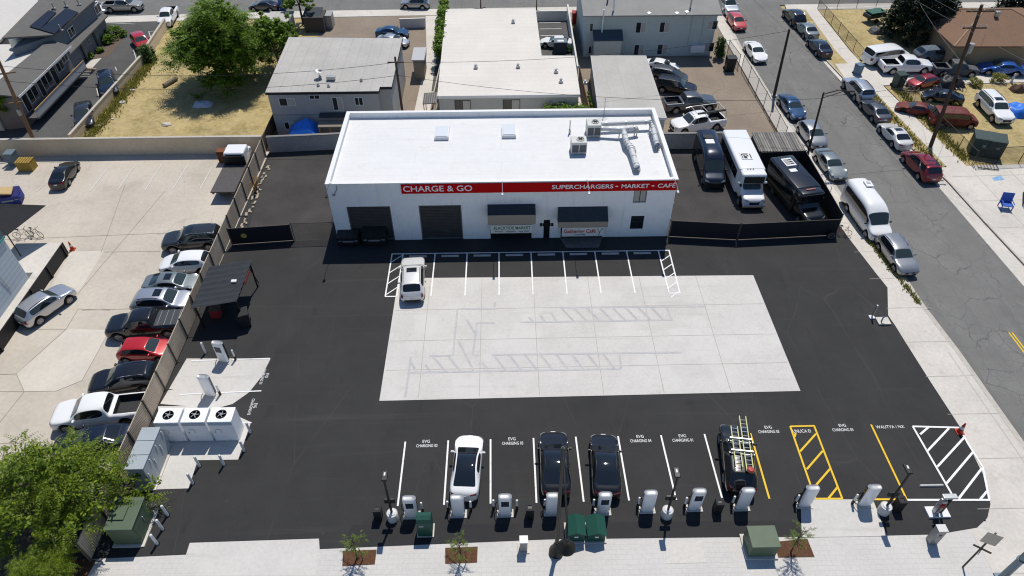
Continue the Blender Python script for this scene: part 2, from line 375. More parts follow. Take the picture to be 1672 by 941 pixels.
    def patch(corners,axis,off=.012,nu=6,nv=3):
        "quad of 2-D corners projected along axis ('x+' from the front, 'x-' from behind, 'z' from above) on to the body"
        vs=[]; fs=[]
        for layer in (off,-.02):
            for iv in range(nv+1):
                for iu in range(nu+1):
                    u,v=iu/nu,iv/nv
                    p=[(corners[0][k]*(1-u)+corners[1][k]*u)*(1-v)+(corners[3][k]*(1-u)+corners[2][k]*u)*v for k in (0,1)]
                    if axis=='z': o,d=Vector((p[0],p[1],4)),Vector((0,0,-1))
                    elif axis=='x+': o,d=Vector((6,p[0],p[1])),Vector((-1,0,0))
                    else: o,d=Vector((-6,p[0],p[1])),Vector((1,0,0))
                    h=bvh.ray_cast(o,d)
                    q=h[0] if h[0] is not None else o+d*(6-L/2)
                    vs.append(q-d*layer)
        n1=(nu+1)*(nv+1)
        for iv in range(nv):
            for iu in range(nu):
                a=iv*(nu+1)+iu; fs.append((a,a+1,a+nu+2,a+nu+1))
        ring=[iu for iu in range(nu+1)]+[iv*(nu+1)+nu for iv in range(1,nv+1)]+[nv*(nu+1)+iu for iu in range(nu-1,-1,-1)]+[iv*(nu+1) for iv in range(nv-1,0,-1)]
        for a,b in zip(ring,ring[1:]+ring[:1]): fs.append((a,b,b+n1,a+n1))
        me=bpy.data.meshes.new('p'); me.from_pydata(vs,[],fs); b3=bmesh.new(); b3.from_mesh(me); bmesh.ops.recalc_face_normals(b3,faces=b3.faces[:]); b3.to_mesh(me); b3.free()
        me.polygons.foreach_set('use_smooth',[True]*len(me.polygons)); sharp(me,40)
        return me
    zh=lerp(s['top'],.1); zt_=lerp(s['top'],L-.1)
    P=out['patches']=[]
    for sg in (1,-1):
        P.append(('headlight',patch([(sg*W*.50,zh-.14),(sg*W*.90,zh-.09),(sg*W*.92,zh+.06),(sg*W*.55,zh-.02)],'x+'),HLAMP))
        if not s.get('norear') or kind=='hightop':
            tt=min(zt_,1.15)
            if kind in('suv','bigsuv','minivan','pickup','oldvan','hightop','hatch'): q=[(sg*W*.72,tt-.32),(sg*W*.93,tt-.32),(sg*W*.93,tt+.02),(sg*W*.76,tt+.02)]
            else: q=[(sg*W*.42,tt-.17),(sg*W*.92,tt-.14),(sg*W*.92,tt+.0),(sg*W*.42,tt-.07)]
            P.append(('taillight',patch(q,'x-'),TLAMP))
    P.append(('grille',patch([(-W*.42,zs+.22),(W*.42,zs+.22),(W*.46,zh-.12),(-W*.46,zh-.12)],'x+'),BLACKP))
    P.append(('bumper_grille',patch([(-W*.6,zs+.02),(W*.6,zs+.02),(W*.62,zs+.15),(-W*.62,zs+.15)],'x+'),BLACKP))
    if kind=='hightop': P.append(('front_bumper',patch([(-W*.92,zs-.06),(W*.92,zs-.06),(W*.9,zs+.42),(-W*.9,zs+.42)],'x+',.03),BLACKP))
    P.append(('number_plate',patch([(-.16,.5),(.16,.5),(.16,.61),(-.16,.61)],'x+',.022),PLATE))
    if kind!='cab':
        zp=.62 if kind in('suv','bigsuv','pickup','minivan','oldvan') else .72
        P.append(('number_plate',patch([(-.16,zp),(.16,zp),(.16,zp+.12),(-.16,zp+.12)],'x-',.02),PLATE))
        P.append(('rear_bumper',patch([(-W*.85,zs+.02),(W*.85,zs+.02),(W*.87,zs+.2),(-W*.87,zs+.2)],'x-',.014),BLACKP))
    ym=lerp(s['top'],s['wt'])
    if kind in('suv','bigsuv','sedan','minivan'):
        x1=L/2-s['wt']-.25; out['sunroof']=patch([(x1-.55,-W*.42),(x1,-W*.42),(x1,W*.42),(x1-.55,W*.42)],'z',.006)
    if s.get('rails'):
        mb=[]
        for sg in (1,-1):
            pts=[]
            x0,x1=L/2-s['wt']-.25,L/2-s['rt']+.15
            for i in range(8):
                x=x0+(x1-x0)*i/7; h=bvh.ray_cast(Vector((x,sg*W*.66,4)),Vector((0,0,-1))); pts.append((x,sg*W*.66,(h[0].z if h[0] else ym)+(.05 if 0<i<7 else 0)))
            mb.append(MB().tube(pts,.022,6).mesh('roof_rail'))
        out['rails']=mb
    xm=L/2-s['cowl']-.35*(s['wt']-s['cowl'])-.1; out['mirrors']=[]
    for sg in (1,-1):
        out['mirrors'].append(MB().rbox((xm,sg*(W+.09),zc+.05),(.13,.24,.16),.05).box((xm,sg*(W-.02),zc),(.06,.12,.04)).mesh('door_mirror'))
    r=s['wr']
    ty=MB().lathe([(r*.55,-.09),(r*.9,-.115),(r,-.08),(r,.08),(r*.9,.115),(r*.66,.11),(r*.62,.07),(.02,.06)],n=28,axis='Y').mesh('wheel')
    rim=MB()
    rim.lathe([(r*.60,.10),(r*.66,.122),(r*.70,.118),(r*.69,.10)],n=28,axis='Y'); rim.lathe([(r*.15,.07),(r*.15,.118),(.02,.12)],n=12,axis='Y')
    for k in range(5):
        a=2*math.pi*k/5; rim.box((math.cos(a)*r*.38,.098,math.sin(a)*r*.38),(r*.56,.03,r*.17),ry=-a)
    out['wheel']=ty; out['rim']=rim.mesh('rim')
    for me_ in (ty,): me_.polygons.foreach_set('use_smooth',[True]*len(me_.polygons)); sharp(me_,35)
    ub=MB().box((0,0,zs+.16),(L-.5,2*W-.52,.42)); out['under']=ub.mesh('underbody')
    PROTO[kind]=out; return out
def pmat(o,m):
    if not o.data.materials: o.data.materials.append(m)
    o.material_slots[0].link='OBJECT'; o.material_slots[0].material=m
CARLIST=[]
GRP={}
def vehicle(kind,name,label,cat,col,loc,head,scale=1.0,group=None,rim=None,sunroof=False,trim=None,rails=True,wheels=True,z=0,plates=True,sc_xyz=None,extra=None):
    s=CARS[kind]; m=car_meshes(kind); L,W=s['L'],s['W']/2
    t=thing(name,label,cat,(loc[0],loc[1],z),head,group)
    t.scale=sc_xyz or (scale,scale,scale)
    pm=P_[col] if isinstance(col,str) else col
    b=link('body',m['body'],t); pmat(b,pm)
    for n in m['names'][1:]:
        nm='side_window' if n.startswith('side') else n
        link(nm,m[n],t)
    for n,me,mt in m['patches']:
        if n=='number_plate' and not plates: continue
        if not me.materials: me.materials.append(mt)
        o=link(n,me,t)
        if n in('rear_bumper',): pmat(o,trim or (BLACKP if kind in('suv','bigsuv','minivan','pickup','hatch','hightop') else pm))
    if sunroof and 'sunroof' in m:
        o=link('sunroof',m['sunroof'],t); pmat(o,GLASS)
    if rails and 'rails' in m:
        for q in m['rails']: o=link('roof_rail',q,t); pmat(o,BLACKP if col in('white','crimson','silver','tan') else CHROME)
    for q in m['mirrors']: o=link('door_mirror',q,t); pmat(o,pm if kind!='hightop' else BLACKP)
    o=link('underbody',m['under'],t); pmat(o,BLACKP)
    if wheels:
        for xx in (s['fa'],s['ra']):
            if xx>L: continue
            for sg in (1,-1):
                wl=link('wheel',m['wheel'],t,(L/2-xx,sg*(W-.135),s['wr'])); pmat(wl,TYRE)
                if sg<0: wl.rotation_euler.z=math.pi
                rm=link('rim',m['rim'],wl); pmat(rm,rim or RIM)
    return t
def car(kind,name,label,cat,col,nose,tail,z=0,zn=.7,zt=.8,fit=.12,group=None,**k):
    "nose and tail are the photo points of the two bumpers"
    a,b=G(*nose,z+zn),G(*tail,z+zt); c=(a+b)/2; d=a-b; L=CARS[kind]['L']; f=min(1+fit,max(1-fit,d.length/L))
    h_=math.atan2(d.y,d.x)
    if group and 'nose to fence' in group: c.x=min(c.x,-24.1-L*f/2*abs(math.cos(h_))-.12)
    return vehicle(kind,name,label,cat,col,c,h_,group=group,z=z,sc_xyz=(f,min(f,1.03),min(max(f,.95),1.03)),**k)
def street_car(kind,name,label,cat,col,roof,head,z=-.12,**k):
    zr=max(p[1] for p in CARS[kind]['top'])+z
    return vehicle(kind,name,label,cat,col,G(*roof,zr),head,z=z,**k)
# ---------------------------------------------------------------- the cars in the photo
METAL_=M('galvanised_metal',(.42,.43,.43),rough=.4,metal=.7,var=.1,scale=3)
g='cars backed in at the charging posts'
car('fastback','electric_car','white fastback car with black glass roof backed in at a charging post','car','white',(768,709),(757,811),group=g,rim=DRIM,fit=.06)
car('fastback','electric_car','black fastback car parked behind the tall curved street lamp','car','black',(903,703),(909,808),group=g,rim=DRIM,fit=.06)
car('fastback','electric_car','black fastback car without a ladder, behind the two green gabled boxes','car','black',(985,707),(992,809),group=g,rim=DRIM,fit=.06)
LADCAR=car('suv','work_car','black car carrying two ladders on its roof rack','car','black',(1197,694),(1212,803),group=g,rails=False,fit=.06)
car('suv','crossover','pearl silver crossover in the first stall beside the hatched strip facing the white shop','car','pearl',(675,420),(673,488),sunroof=True,fit=.05,group='cars by the shop')
g='cars parked nose to fence in the concrete yard'
car('sedan','sedan','black sedan parked under the tan boundary wall among empty stalls','car','black',(117,262),(90,302),fit=.1)
car('bigsuv','suv','dark grey roof-railed suv, farthest back in the row along the tan metal fence','car','dkgrey',(270,395),(366,380),zt=1.2,group=g,sunroof=True)
car('hatch','hatchback','white hatchback between the dark grey suv and the sage sedan','car','white',(266,431),(349,419),zt=1.2,group=g)
car('sedan','sedan','sage grey sedan with sunroof beside the black-roofed carport','car','sage',(340,456),(243,460),zn=1.0,zt=.9,group=g,sunroof=True)
car('suv','suv','bright silver suv with open-bar roof in the fence row next to the black pickup','car','silver',(320,487),(218,490),zn=1.0,zt=1.0,group=g,sunroof=True)
BLKPK=car('pickup','pickup_truck','black pickup with a covered panelled bed in the fence row','pickup truck','black',(189,534),(312,516),zt=1.3,group=g)
cv=MB().box((-1.83,0,1.255),(1.86,1.62,.05)).build('bed_cover',M('tonneau_grey',(.045,.05,.055),rough=.5),BLKPK)
for i in range(4): MB().box((-2.56+.47*i,0,1.284),(.03,1.6,.012)).build('cover_bar',METAL_,cv)
car('hatch','hatchback','bright red hatchback in the row along the tan fence','car','red',(280,566),(192,568),zn=.9,zt=.9,group=g)
car('suv','suv','black suv between the red hatchback and the white pickup','car','black',(146,628),(262,606),zt=1.1,group=g,fit=.06)
car('pickup','pickup_truck','white pickup with an open black bed next to the grey cabinets','pickup truck','white',(96,681),(245,655),zt=1.3,group=g,fit=.08)
car('sedan','sedan','dark violet sedan half under the feathery tree','car','navy',(84,729),(214,707),zt=1.0,group=g)
vehicle('suv','suv','silver suv standing alone beside the pale blue building and ramp','car','silver',(G(38,518,.8)+G(107,474,.8))/2,math.atan2(.92,.50),group=None,sc_xyz=(.95,.97,1))
# north side
car('pickup','pickup_truck','tan pickup with grey bed cover parked on the far street','pickup truck','tan',(231,9),(171,9),z=-.12,fit=.08)
car('sedan','sedan','white sedan partly hidden by the grey shingled apartment roof','car','white',(170,14),(140,6),z=-.12)
car('pickup','pickup_truck','white pickup nosed in beside the big leafy tree','pickup truck','white',(267,40),(281,14),fit=.1)
car('hatch','hatchback','red hatchback behind the round clipped bush','car','red',(237,77),(222,57))
car('suv','suv','navy suv parked on the driveway nearer the far street','car','navy',(180,156),(171,117))
car('sedan','sedan','dark grey sedan parked on the driveway nearest the tan boundary wall','car','dkgrey',(137,204),(135,167))
car('sedan','sedan','deep blue sedan on the brown dirt yard behind the grey flat-roofed building','car','blue',(667,52),(613,50))
car('sedan','sedan','pale silver sedan squeezed beside the grey flat-roofed building','car','silver',(664,68),(618,62))
car('suv','suv','grey suv on the far street above the low white garden wall','car','ltgrey',(656,5),(699,5),z=-.12)
car('sedan','sedan','dark sedan on the far street behind the big leafy tree','car','dkgrey',(418,8),(443,8),z=-.12)
car('sedan','sedan','white sedan in the narrow striped lot beside the cream roof','car','white',(884,66),(933,69))
g='vehicles in the dirt yard behind the shop'
car('sedan','sedan','white sedan at the foot of the pale two-storey building','car','white',(1106,111),(1056,101),group=g)
car('minivan','minivan','charcoal minivan in the dirt yard, second from the two-storey building','car','grey',(1123,128),(1061,116),group=g)
car('bigsuv','suv','black suv between the charcoal minivan and the grey pickup','car','black',(1137,147),(1070,134),group=g)
car('pickup','pickup_truck','dark grey pickup with cluttered open bed in the dirt yard','pickup truck','grey',(1168,166),(1083,171),group=g)
RACKPK=car('pickup','pickup_truck','white pickup with a ladder rack over its loaded bed','pickup truck','white',(1097,208),(1180,194),group=g,fit=.08)
car('hightop','passenger_van','dark navy high-roof van beside the shop wall','van','navy',(1169,300),(1153,214),zn=.9,zt=2.4,fit=.05)
# street, facing the viewer
S=math.atan2(-1,.07); N=math.atan2(1,-.055); g='cars parked along the near kerb'
street_car('pickup','pickup_truck','silver pickup cut by the top of the picture on the near kerb','pickup truck','silver',(1190,-6),S,group=g)
street_car('hatch','hatchback','coral red hatchback behind the silver pickup on the street','car','coral',(1205,25),S,group=g)
street_car('sedan','sedan','white sedan parked alone on the near kerb by the bare pole','car','white',(1236,74),S,group=g)
street_car('sedan','sedan','steel blue sedan on the near kerb','car','blue',(1296,163),S,group=g)
street_car('hatch','hatchback','grey hatchback at the foot of the street light arm','car','ltgrey',(1330,208),S,group=g,scale=1.08)
street_car('sedan','sedan','silver grey sedan behind the white camper van','car','sage',(1360,256),S,group=g)
street_car('hightop','camper_van','white high-roof camper van on the near kerb with roof vent','van','white',(1427,322),S,group=g)
street_car('suv','suv','grey suv with silver roof, nearest the corner on the street','car','ltgrey',(1472,400),S,group=g)
g='cars parked along the far kerb'
street_car('suv','suv','black suv on the far kerb, first from the top edge','car','black',(1300,15),N,group=g)
street_car('sedan','sedan','sedan under a pale green-grey sheen between two dark cars','car','sage',(1320,38),N,group=g)
street_car('sedan','sedan','dark navy sedan on the far kerb before the driveway','car','navy',(1341,66),N,group=g)
street_car('bigsuv','suv','silver estate suv on the far kerb at the driveway mouth','car','silver',(1406,131),N,group=g)
street_car('sedan','sedan','dull grey sedan between the silver suv and the pearl sedan','car','grey',(1433,169),N,group=g)
street_car('sedan','sedan','pearl white sedan beside the base of the timber utility pole','car','pearl',(1466,209),N,group=g,sunroof=True)
street_car('minivan','minivan','dark red minivan on the far kerb','car','crimson',(1511,254),N,group=g)
# yards on the right
g='vehicles stored in the yards on the right'
car('oldvan','van','old white van with dark side windows under the conifer','van','white',(1484,83),(1412,91),zn=1.0,zt=1.2,group=g)
car('suv','covered_car','car wrapped in a blue-grey cover behind the old vans','car',M('car_cover_cloth',(.09,.12,.15),rough=.75,var=.3,scale=3,bump=.6,bscale=4),(1560,88),(1494,90),group=g,rails=False,plates=False)
car('pickup','pickup_truck','white pickup with a round load in its bed on the paved drive','pickup truck','white',(1519,107),(1438,107),group=g)
car('pickup','pickup_truck','faded dark grey pickup on the drive beside the blue coupe','pickup truck','dull',(1596,114),(1522,111),group=g)
car('sedan','coupe','bright blue coupe with a white roof on the grass drive','car','royal',(1597,108),(1676,112),group=g)
car('bigsuv','suv','white suv facing the street on the dry grass','car','white',(1645,199),(1604,155),group=g,sunroof=True)
car('oldvan','wrecked_van','rusted maroon van body on the dry grass','van','rust',(1594,198),(1520,190),zn=.6,zt=.9,group=g)
car('sedan','wrecked_car','small red car carcass in front of the rusted van','car','rust',(1474,172),(1522,181),group=g,wheels=False,z=-.15)
car('sedan','wrecked_car','dark blue stripped car behind the rusted van','car','navy',(1507,152),(1575,160),group=g,z=-.1)
car('hatch','wrecked_car','dull red stripped car nearest the driveway bins','car','crimson',(1486,137),(1528,128),group=g,z=-.15)
# ---------------------------------------------------------------- ground
ASPH=M('new_asphalt',(.0305,.030,.030),rough=.85,var=.10,scale=14,var2=.16,scale2=.22,bump=.25,bscale=60,spec=.3)
overlay(ASPH,'noise',(.05,.048,.046),.35,(.5,.12,.5),lo=.55,hi=.75); overlay(ASPH,'noise',(.07,.066,.062),.35,(2.6,2.6,2.6),lo=.64,hi=.74); overlay(ASPH,'noise',(.016,.016,.017),.55,(.9,.35,.9),lo=.60,hi=.74); overlay(ASPH,'noise',(.055,.053,.05),.45,(.06,1.1,1),lo=.58,hi=.72); overlay(ASPH,'crack',(.055,.053,.05),.5,(.16,.05,.1),warp=.35,w0=.001,w1=.006)
ASPH2=M('old_asphalt',(.085,.084,.082),rough=.85,var=.12,scale=9,var2=.2,scale2=.2,bump=.25,bscale=50,spec=.3); overlay(ASPH2,'crack',(.05,.05,.05),.5,(.28,.28,.28),warp=.6)
ROADM=M('street_asphalt',(.165,.162,.152),rough=.85,var=.10,scale=10,var2=.14,scale2=.25,bump=.3,bscale=60,spec=.3)
overlay(ROADM,'noise',(.11,.108,.104),.5,(.9,.05,1),lo=.5,hi=.72); overlay(ROADM,'crack',(.07,.068,.065),.7,(.36,.3,.3),warp=.9,wscale=.9,w0=.003,w1=.016); overlay(ROADM,'crack',(.085,.083,.08),.55,(.9,.8,.8),warp=.7,wscale=1.4,w0=.004,w1=.02)
CONC=M('pad_concrete',(.54,.52,.485),rough=.8,var=.06,scale=5,var2=.07,scale2=.35,bump=.15,bscale=40); overlay(CONC,'noise',(.40,.375,.34),.5,(.7,.7,.7),lo=.54,hi=.74); overlay(CONC,'noise',(.60,.585,.55),.5,(.24,.22,.2),lo=.5,hi=.6); overlay(CONC,'noise',(.36,.33,.29),.35,(.12,1.6,1),lo=.58,hi=.72); overlay(CONC,'noise',(.3,.27,.24),.6,(4,4,4),lo=.70,hi=.76)
YARDC=M('yard_concrete',(.49,.44,.37),rough=.85,var=.07,scale=3,var2=.10,scale2=.16,bump=.2,bscale=40); overlay(YARDC,'noise',(.33,.29,.23),.5,(.35,.35,.35),lo=.52,hi=.75); overlay(YARDC,'crack',(.3,.26,.21),.4,(.16,.13,.13),warp=.35,w0=.001,w1=.004); overlay(YARDC,'noise',(.24,.2,.16),.6,(3,3,3),lo=.69,hi=.75)
YARDP=M('yard_concrete_pale',(.56,.52,.45),rough=.85,var=.06,scale=3,var2=.07,scale2=.3,bump=.2,bscale=40)
WALKC=M('sidewalk_concrete',(.555,.52,.465),rough=.85,var=.07,scale=4,var2=.09,scale2=.25,bump=.2,bscale=40); overlay(WALKC,'noise',(.33,.3,.26),.45,(.8,.8,.8),lo=.56,hi=.75)
PAVER=M('paver_concrete',(.54,.52,.49),rough=.85,var=.06,scale=6,var2=.06,scale2=.4,bump=.2,bscale=40); overlay(PAVER,'brick',(.42,.40,.375),.6,(1,1,1),bw=.6,rh=.3,mortar=.012); overlay(PAVER,'noise',(.4,.375,.34),.4,(.8,.8,.8),lo=.56,hi=.75)
DIRT=M('yard_dirt',(.27,.215,.155),rough=.95,var=.15,scale=4,var2=.18,scale2=.25,bump=.4,bscale=15); overlay(DIRT,'noise',(.19,.155,.115),.6,(.3,.8,.5),lo=.5,hi=.7)
OLDPAV=M('oiled_dirt_paving',(.235,.19,.145),rough=.9,var=.10,scale=4,var2=.14,scale2=.2,bump=.25,bscale=30); overlay(OLDPAV,'crack',(.14,.11,.085),.5,(.3,.3,.3),warp=.8)
DRY=M('dry_grass',(.37,.29,.13),rough=.95,var=.3,scale=2.2,var2=.2,scale2=.3,bump=.9,bscale=9); overlay(DRY,'noise',(.45,.36,.18),.7,(.5,.5,.5),lo=.45,hi=.6); overlay(DRY,'noise',(.19,.16,.06),.6,(.22,.22,.22),lo=.54,hi=.72); overlay(DRY,'noise',(.16,.125,.06),.6,(5,5,5),lo=.58,hi=.66); overlay(DRY,'noise',(.43,.36,.24),.6,(1.3,1.3,1.3),lo=.56,hi=.7)
WPAINT=M('white_road_paint',(.76,.76,.75),rough=.6,var=.08,scale=7); YPAINT=M('yellow_road_paint',(.72,.46,.006),rough=.6,var=.08,scale=7); GHOST=M('ground_off_paint',(.43,.43,.43),rough=.8,var=.12,scale=4)
overlay(WPAINT,'noise',(.28,.28,.28),.6,(2.2,2.2,2.2),lo=.58,hi=.74); overlay(YPAINT,'noise',(.22,.16,.05),.55,(2.2,2.2,2.2),lo=.58,hi=.74)
overlay(GHOST,'noise',(.5,.48,.45),.8,(1.2,1.2,1.2),lo=.45,hi=.65)
JOINT=M('joint_line',(.36,.335,.30),rough=.9); KERB=M('kerb_concrete',(.45,.42,.37),rough=.85,var=.12,scale=3)
structure('terrain',MB().sheet([(-400,-150),(400,-150),(400,700),(-400,700)],-.24),DRY)
# streets
slab('street',[(31.6,-30),(43.6,-30),(43.0,41),(42.4,55),(41.8,61.4),(40.4,73.3),(39.8,84),(39.9,99),(52,99.1),(160,99.1),(160,112),(-160,112),(-160,98),(-55,97.2),(-34,98.4),(11,99),(29.5,98.8),(31.5,96),(30.6,85.7),(30.6,71.3),(31.2,64),(31.7,56),(32.1,46),(32.8,42),(32.9,38.4),(33.3,33.6),(33.5,30),(33.5,24.9),(33.2,15)],ROADM,z=-.12)
def at(*p): return [G(*q) for q in p]
ks=at((1195,55),(1205,75),(1260,165),(1300,220),(1350,290),(1425,400),(1470,450),(1503,500),(1560,575),(1605,640),(1672,735))
kerbL=[(30.9,97)]+[(p.x,p.y) for p in ks]+[(33.6,15),(33.0,5)]
inn=[(29.3,97),(29.4,79),(29.4,68),(29.5,60.6),(29.9,53),(30.3,46.8)]+[tuple(G(*p)[:2]) for p in ((1449,470),(1450,515),(1460,530),(1520,625),(1567,697),(1612,790))]+[(29.0,21.0)]
zs_=.012
slab('pavers',[(-26.2,-5),(33,-5),(33,20.2),(-26.2,20.2)],PAVER,z=.008)
slab('sidewalk',kerbL+[(27.5,5),(27.5,19.6),(28.6,19.9)]+[(p[0],p[1]) for p in reversed(inn)],WALKC,z=.016)
def ribbon(pts,w,side=1):
    "polygon of constant width beside a polyline"
    pts=[Vector((p[0],p[1])) for p in pts]; o=[]
    for i,p in enumerate(pts):
        d=(pts[min(i+1,len(pts)-1)]-pts[max(i-1,0)]).normalized(); o.append(p+Vector((-d.y,d.x))*w*side)
    return pts,o
def band(pts,w,z,mb,side=1,z0=None):
    a,b=ribbon(pts,w,side)
    for i in range(len(a)-1):
        q=[a[i],a[i+1],b[i+1],b[i]]
        if z0 is None: mb.sheet(q,z)
        else: mb.prism(q,z0,z)
    return mb
structure('kerb',band([(p[0]+.005,p[1]) for p in kerbL],.17,.02,MB(),1,-.3),KERB)
structure('gutter',band([(p[0]+.17,p[1]) for p in kerbL],.32,-.114,MB(),1),KERB)
# right side of the street: gutter, kerb, verge, sidewalk, aprons
asR=[(43.2,15),(42.9,30),(42.4,41.3),(41.9,55.2),(41.7,61.4),(40.5,73.3),(39.8,84),(39.9,97)]
kR=[(45.3,15),(44.6,30),(43.9,41.5),(43.4,49),(43.1,55.2),(42.2,61.4),(41.0,73.3),(40.2,84),(40.3,97)]
structure('gutter',MB().poly([(x,y,-.114) for x,y in asR]+[(x,y,-.114) for x,y in reversed(kR)]),WALKC)
slab('concrete_apron',kR[:5]+[(43.4,57.6),(47.5,57.9),(75,58.3),(75,15)],WALKC,z=.02)
slab('grass_verge',kR[4:]+[(43.0,97),(42.6,84),(43.2,73.3),(43.7,66),(44.3,58),(43.4,57.4)],DRY,z=.0)
slab('sidewalk',[(44.2,57.5),(43.6,66),(43.1,73.3),(42.5,84),(42.9,97),(44.6,97),(44.3,84),(44.8,73.3),(45.4,66),(46.2,57.7)],WALKC,z=.012)
slab('paved_drive',[(40.9,74.6),(41.1,80.3),(62,81.2),(76,80.6),(76,75.3)],WALKC,z=.016)
structure('kerb',band([(x,y) for x,y in kR],.16,.024,MB(),-1,-.3),KERB)
slab('dry_grass_yard',[(46.1,57.9),(75,58.5),(75,75.2),(44.9,74.5)],DRY,z=-.02)
slab('dry_grass_yard',[(44.5,81.5),(90,82),(90,98),(44.7,98)],DRY,z=-.02)
# far street edge
slab('sidewalk',[(-160,95.4),(-55,95.0),(-34,96.0),(11,96.9),(29.3,97),(30.9,97.1),(29.5,98.7),(11,98.9),(-34,98.3),(-55,97.1),(-160,97.9)],WALKC,z=.0)
slab('sidewalk',[(-160,112),(160,112),(160,114.5),(-160,114.5)],WALKC,z=.0)
slab('sidewalk',[(40.3,97),(120,97.2),(120,99),(52,99),(40.6,98.9)],WALKC,z=.0)
# north blocks
slab('driveway',[(-75,63.9),(-44.6,63.9),(-43.8,83),(-44.9,95.2),(-75,95.0)],ASPH2,z=.004)
slab('dry_grass_yard',[(-44.6,63.9),(-24.0,63.9),(-24.0,95.9),(-44.9,95.2),(-43.8,83)],DRY,z=.002)
slab('dirt_yard',[(-24.0,62.2),(-24.0,96.0),(-7.2,96.5),(-7.2,62.2)],OLDPAV,z=.002)
slab('pale_path',[(-9.8,62.5),(-8.0,62.5),(-7.6,84),(-8.1,96.3),(-10.2,96.2),(-9.2,84)],WALKC,z=.010)
slab('asphalt_strip',[(-8.0,74.5),(-6.9,74.5),(-6.9,92),(-7.9,92)],ASPH2,z=.012)
slab('green_strip',[(-9.0,62.5),(-6.9,62.5),(-6.9,70.2),(-7.6,70.2)],M('green_lawn',(.07,.11,.02),rough=.9,var=.4,scale=4,bump=.8,bscale=12),z=.015)
slab('garden_ground',[(-7.2,62.2),(9.6,62.2),(9.6,96.9),(-7.2,96.5)],WALKC,z=.002)
slab('striped_lot',[(4.6,77.5),(9.0,77.5),(9.2,94),(4.6,94)],ASPH2,z=.010)
slab('dirt_yard',[(9.6,62.2),(29.2,62.2),(29.3,96.9),(9.6,96.9)],OLDPAV,z=.003)
slab('concrete_slab',[(17.3,80.2),(20.9,79.3),(20.9,82),(17.3,82)],WALKC,z=.009)
# lots
slab('yard_concrete',[(-110,-5),(-24.1,-5),(-23.8,62.1),(-110,62.1)],YARDC,z=.012)
slab('yard_panel',at((170,410),(128,479),(78,478),(116,411)),YARDP,z=.018)
slab('yard_panel',at((181,539),(134,622),(90,640),(40,640),(27,611),(110,538)),YARDP,z=.022)
asphalt=[(-26.2,18.9)]+[tuple(p[:2]) for p in at((304,906),(310,887),(521,880),(522,897),(900,881),(1100,878),(1309,877),(1400,876),(1530,873),(1595,862),(1612,846),(1617,824),(1612,792),(1567,699),(1520,627),(1461,531),(1450,516),(1449,471))]+[(30.35,47),(29.9,53),(29.5,62.1),(-23.8,62.1),(-24.1,25),(-24.6,23.5),(-26.2,23.2)]
slab('asphalt_lot',asphalt,ASPH,z=.020)
slab('asphalt_patch',at((640,858),(1300,850),(1309,876),(900,881),(560,893),(575,858)),M('sealed_asphalt',(.022,.022,.023),rough=.8,var=.12,scale=12,var2=.1,scale2=.4,bump=.2,bscale=60),z=.024)
slab('asphalt_patch',at((444,236),(556,236),(537,391),(400,399)),M('weathered_asphalt',(.05,.047,.045),rough=.9,var=.12,scale=8,var2=.22,scale2=.3,bump=.25,bscale=40),z=.024)
slab('asphalt_patch',[(14.8,47.5),(29.3,47.3),(29.4,61.2),(14.8,61.3)],M('weathered_asphalt'),z=.024)
slab('concrete_pad',[(-8.66,42.55),(20.68,42.25),(20.74,30.2),(-8.74,29.97)],CONC,z=.028)
ghost=MB(); jn=MB()
for x in (-6.0,-1.75,2.45,6.95,11.2,15.9): jn.strip((x,42.3),(x-.05,30.2),.035,.032)
for y in (38.85,35.6,32.75): jn.strip((-8.6,y-.05),(20.6,y+.05),.035,.0325)
structure('pad_joint_lines',jn,JOINT)
def gl(a,b,w=.16):
    p,q=G(*a),G(*b); ghost.strip(p,q,w,.036+.0002*len(ghost.f))
for a,b in [((747,505),(808,505)),((808,494),(808,506)),((747,505),(740,580)),((780,528),(808,528)),((779,528),(772,581)),((701,582),(741,581)),((772,581),(783,581)),((671,583),(662,648)),((668,609),(1013,603)),((803,580),(1113,576)),((850,527),(1098,523)),((914,503),(1153,501)),((1089,504),(1097,524)),((1012,580),(1014,603))]: gl(a,b)
for a,b in [((748,556),(774,607)),((762,523),(778,548)),((707,583),(728,607)),((733,583),(752,607)),((695,596),(703,608)),((671,592),(681,608)),((788,593),(800,607))]: gl(a,b)
for i in range(8): gl((806+25.5*i,580-.3*i),(826+25.5*i,606-.3*i))
for i in range(8): gl((916+21*i,503-.2*i),(936+21*i,524-.2*i))
for i in range(3): gl((864+18*i,519-4*i),(871+19*i,526))
structure('faded_markings',ghost,GHOST)
slab('charger_pad',at((262,660),(305,586),(442,586),(427,616),(407,641),(380,660),(352,668)),CONC,z=.028)
slab('cabinet_pad',at((246,800),(308,798),(323,752),(389,751),(410,690),(352,664),(258,664),(262,700)),CONC,z=.032)
slab('flat_driveway',at((304,906),(310,887),(521,880),(520,898),(516,941),(295,941)),CONC,z=.026)
slab('flat_driveway',at((1307,816),(1425,816),(1448,876),(1309,878)),CONC,z=.032)
slab('utility_cover',at((1085,889),(1145,883),(1153,919),(1088,921)),M('cover_concrete',(.56,.535,.49),rough=.8,var=.08,scale=5),z=.022)
slab('doorstep_ramp',[(5.0,47.5),(8.8,47.5),(8.3,46.1),(5.5,46.1)],M('ramp_concrete',(.15,.145,.135),rough=.9,var=.25,scale=2),z=.03)
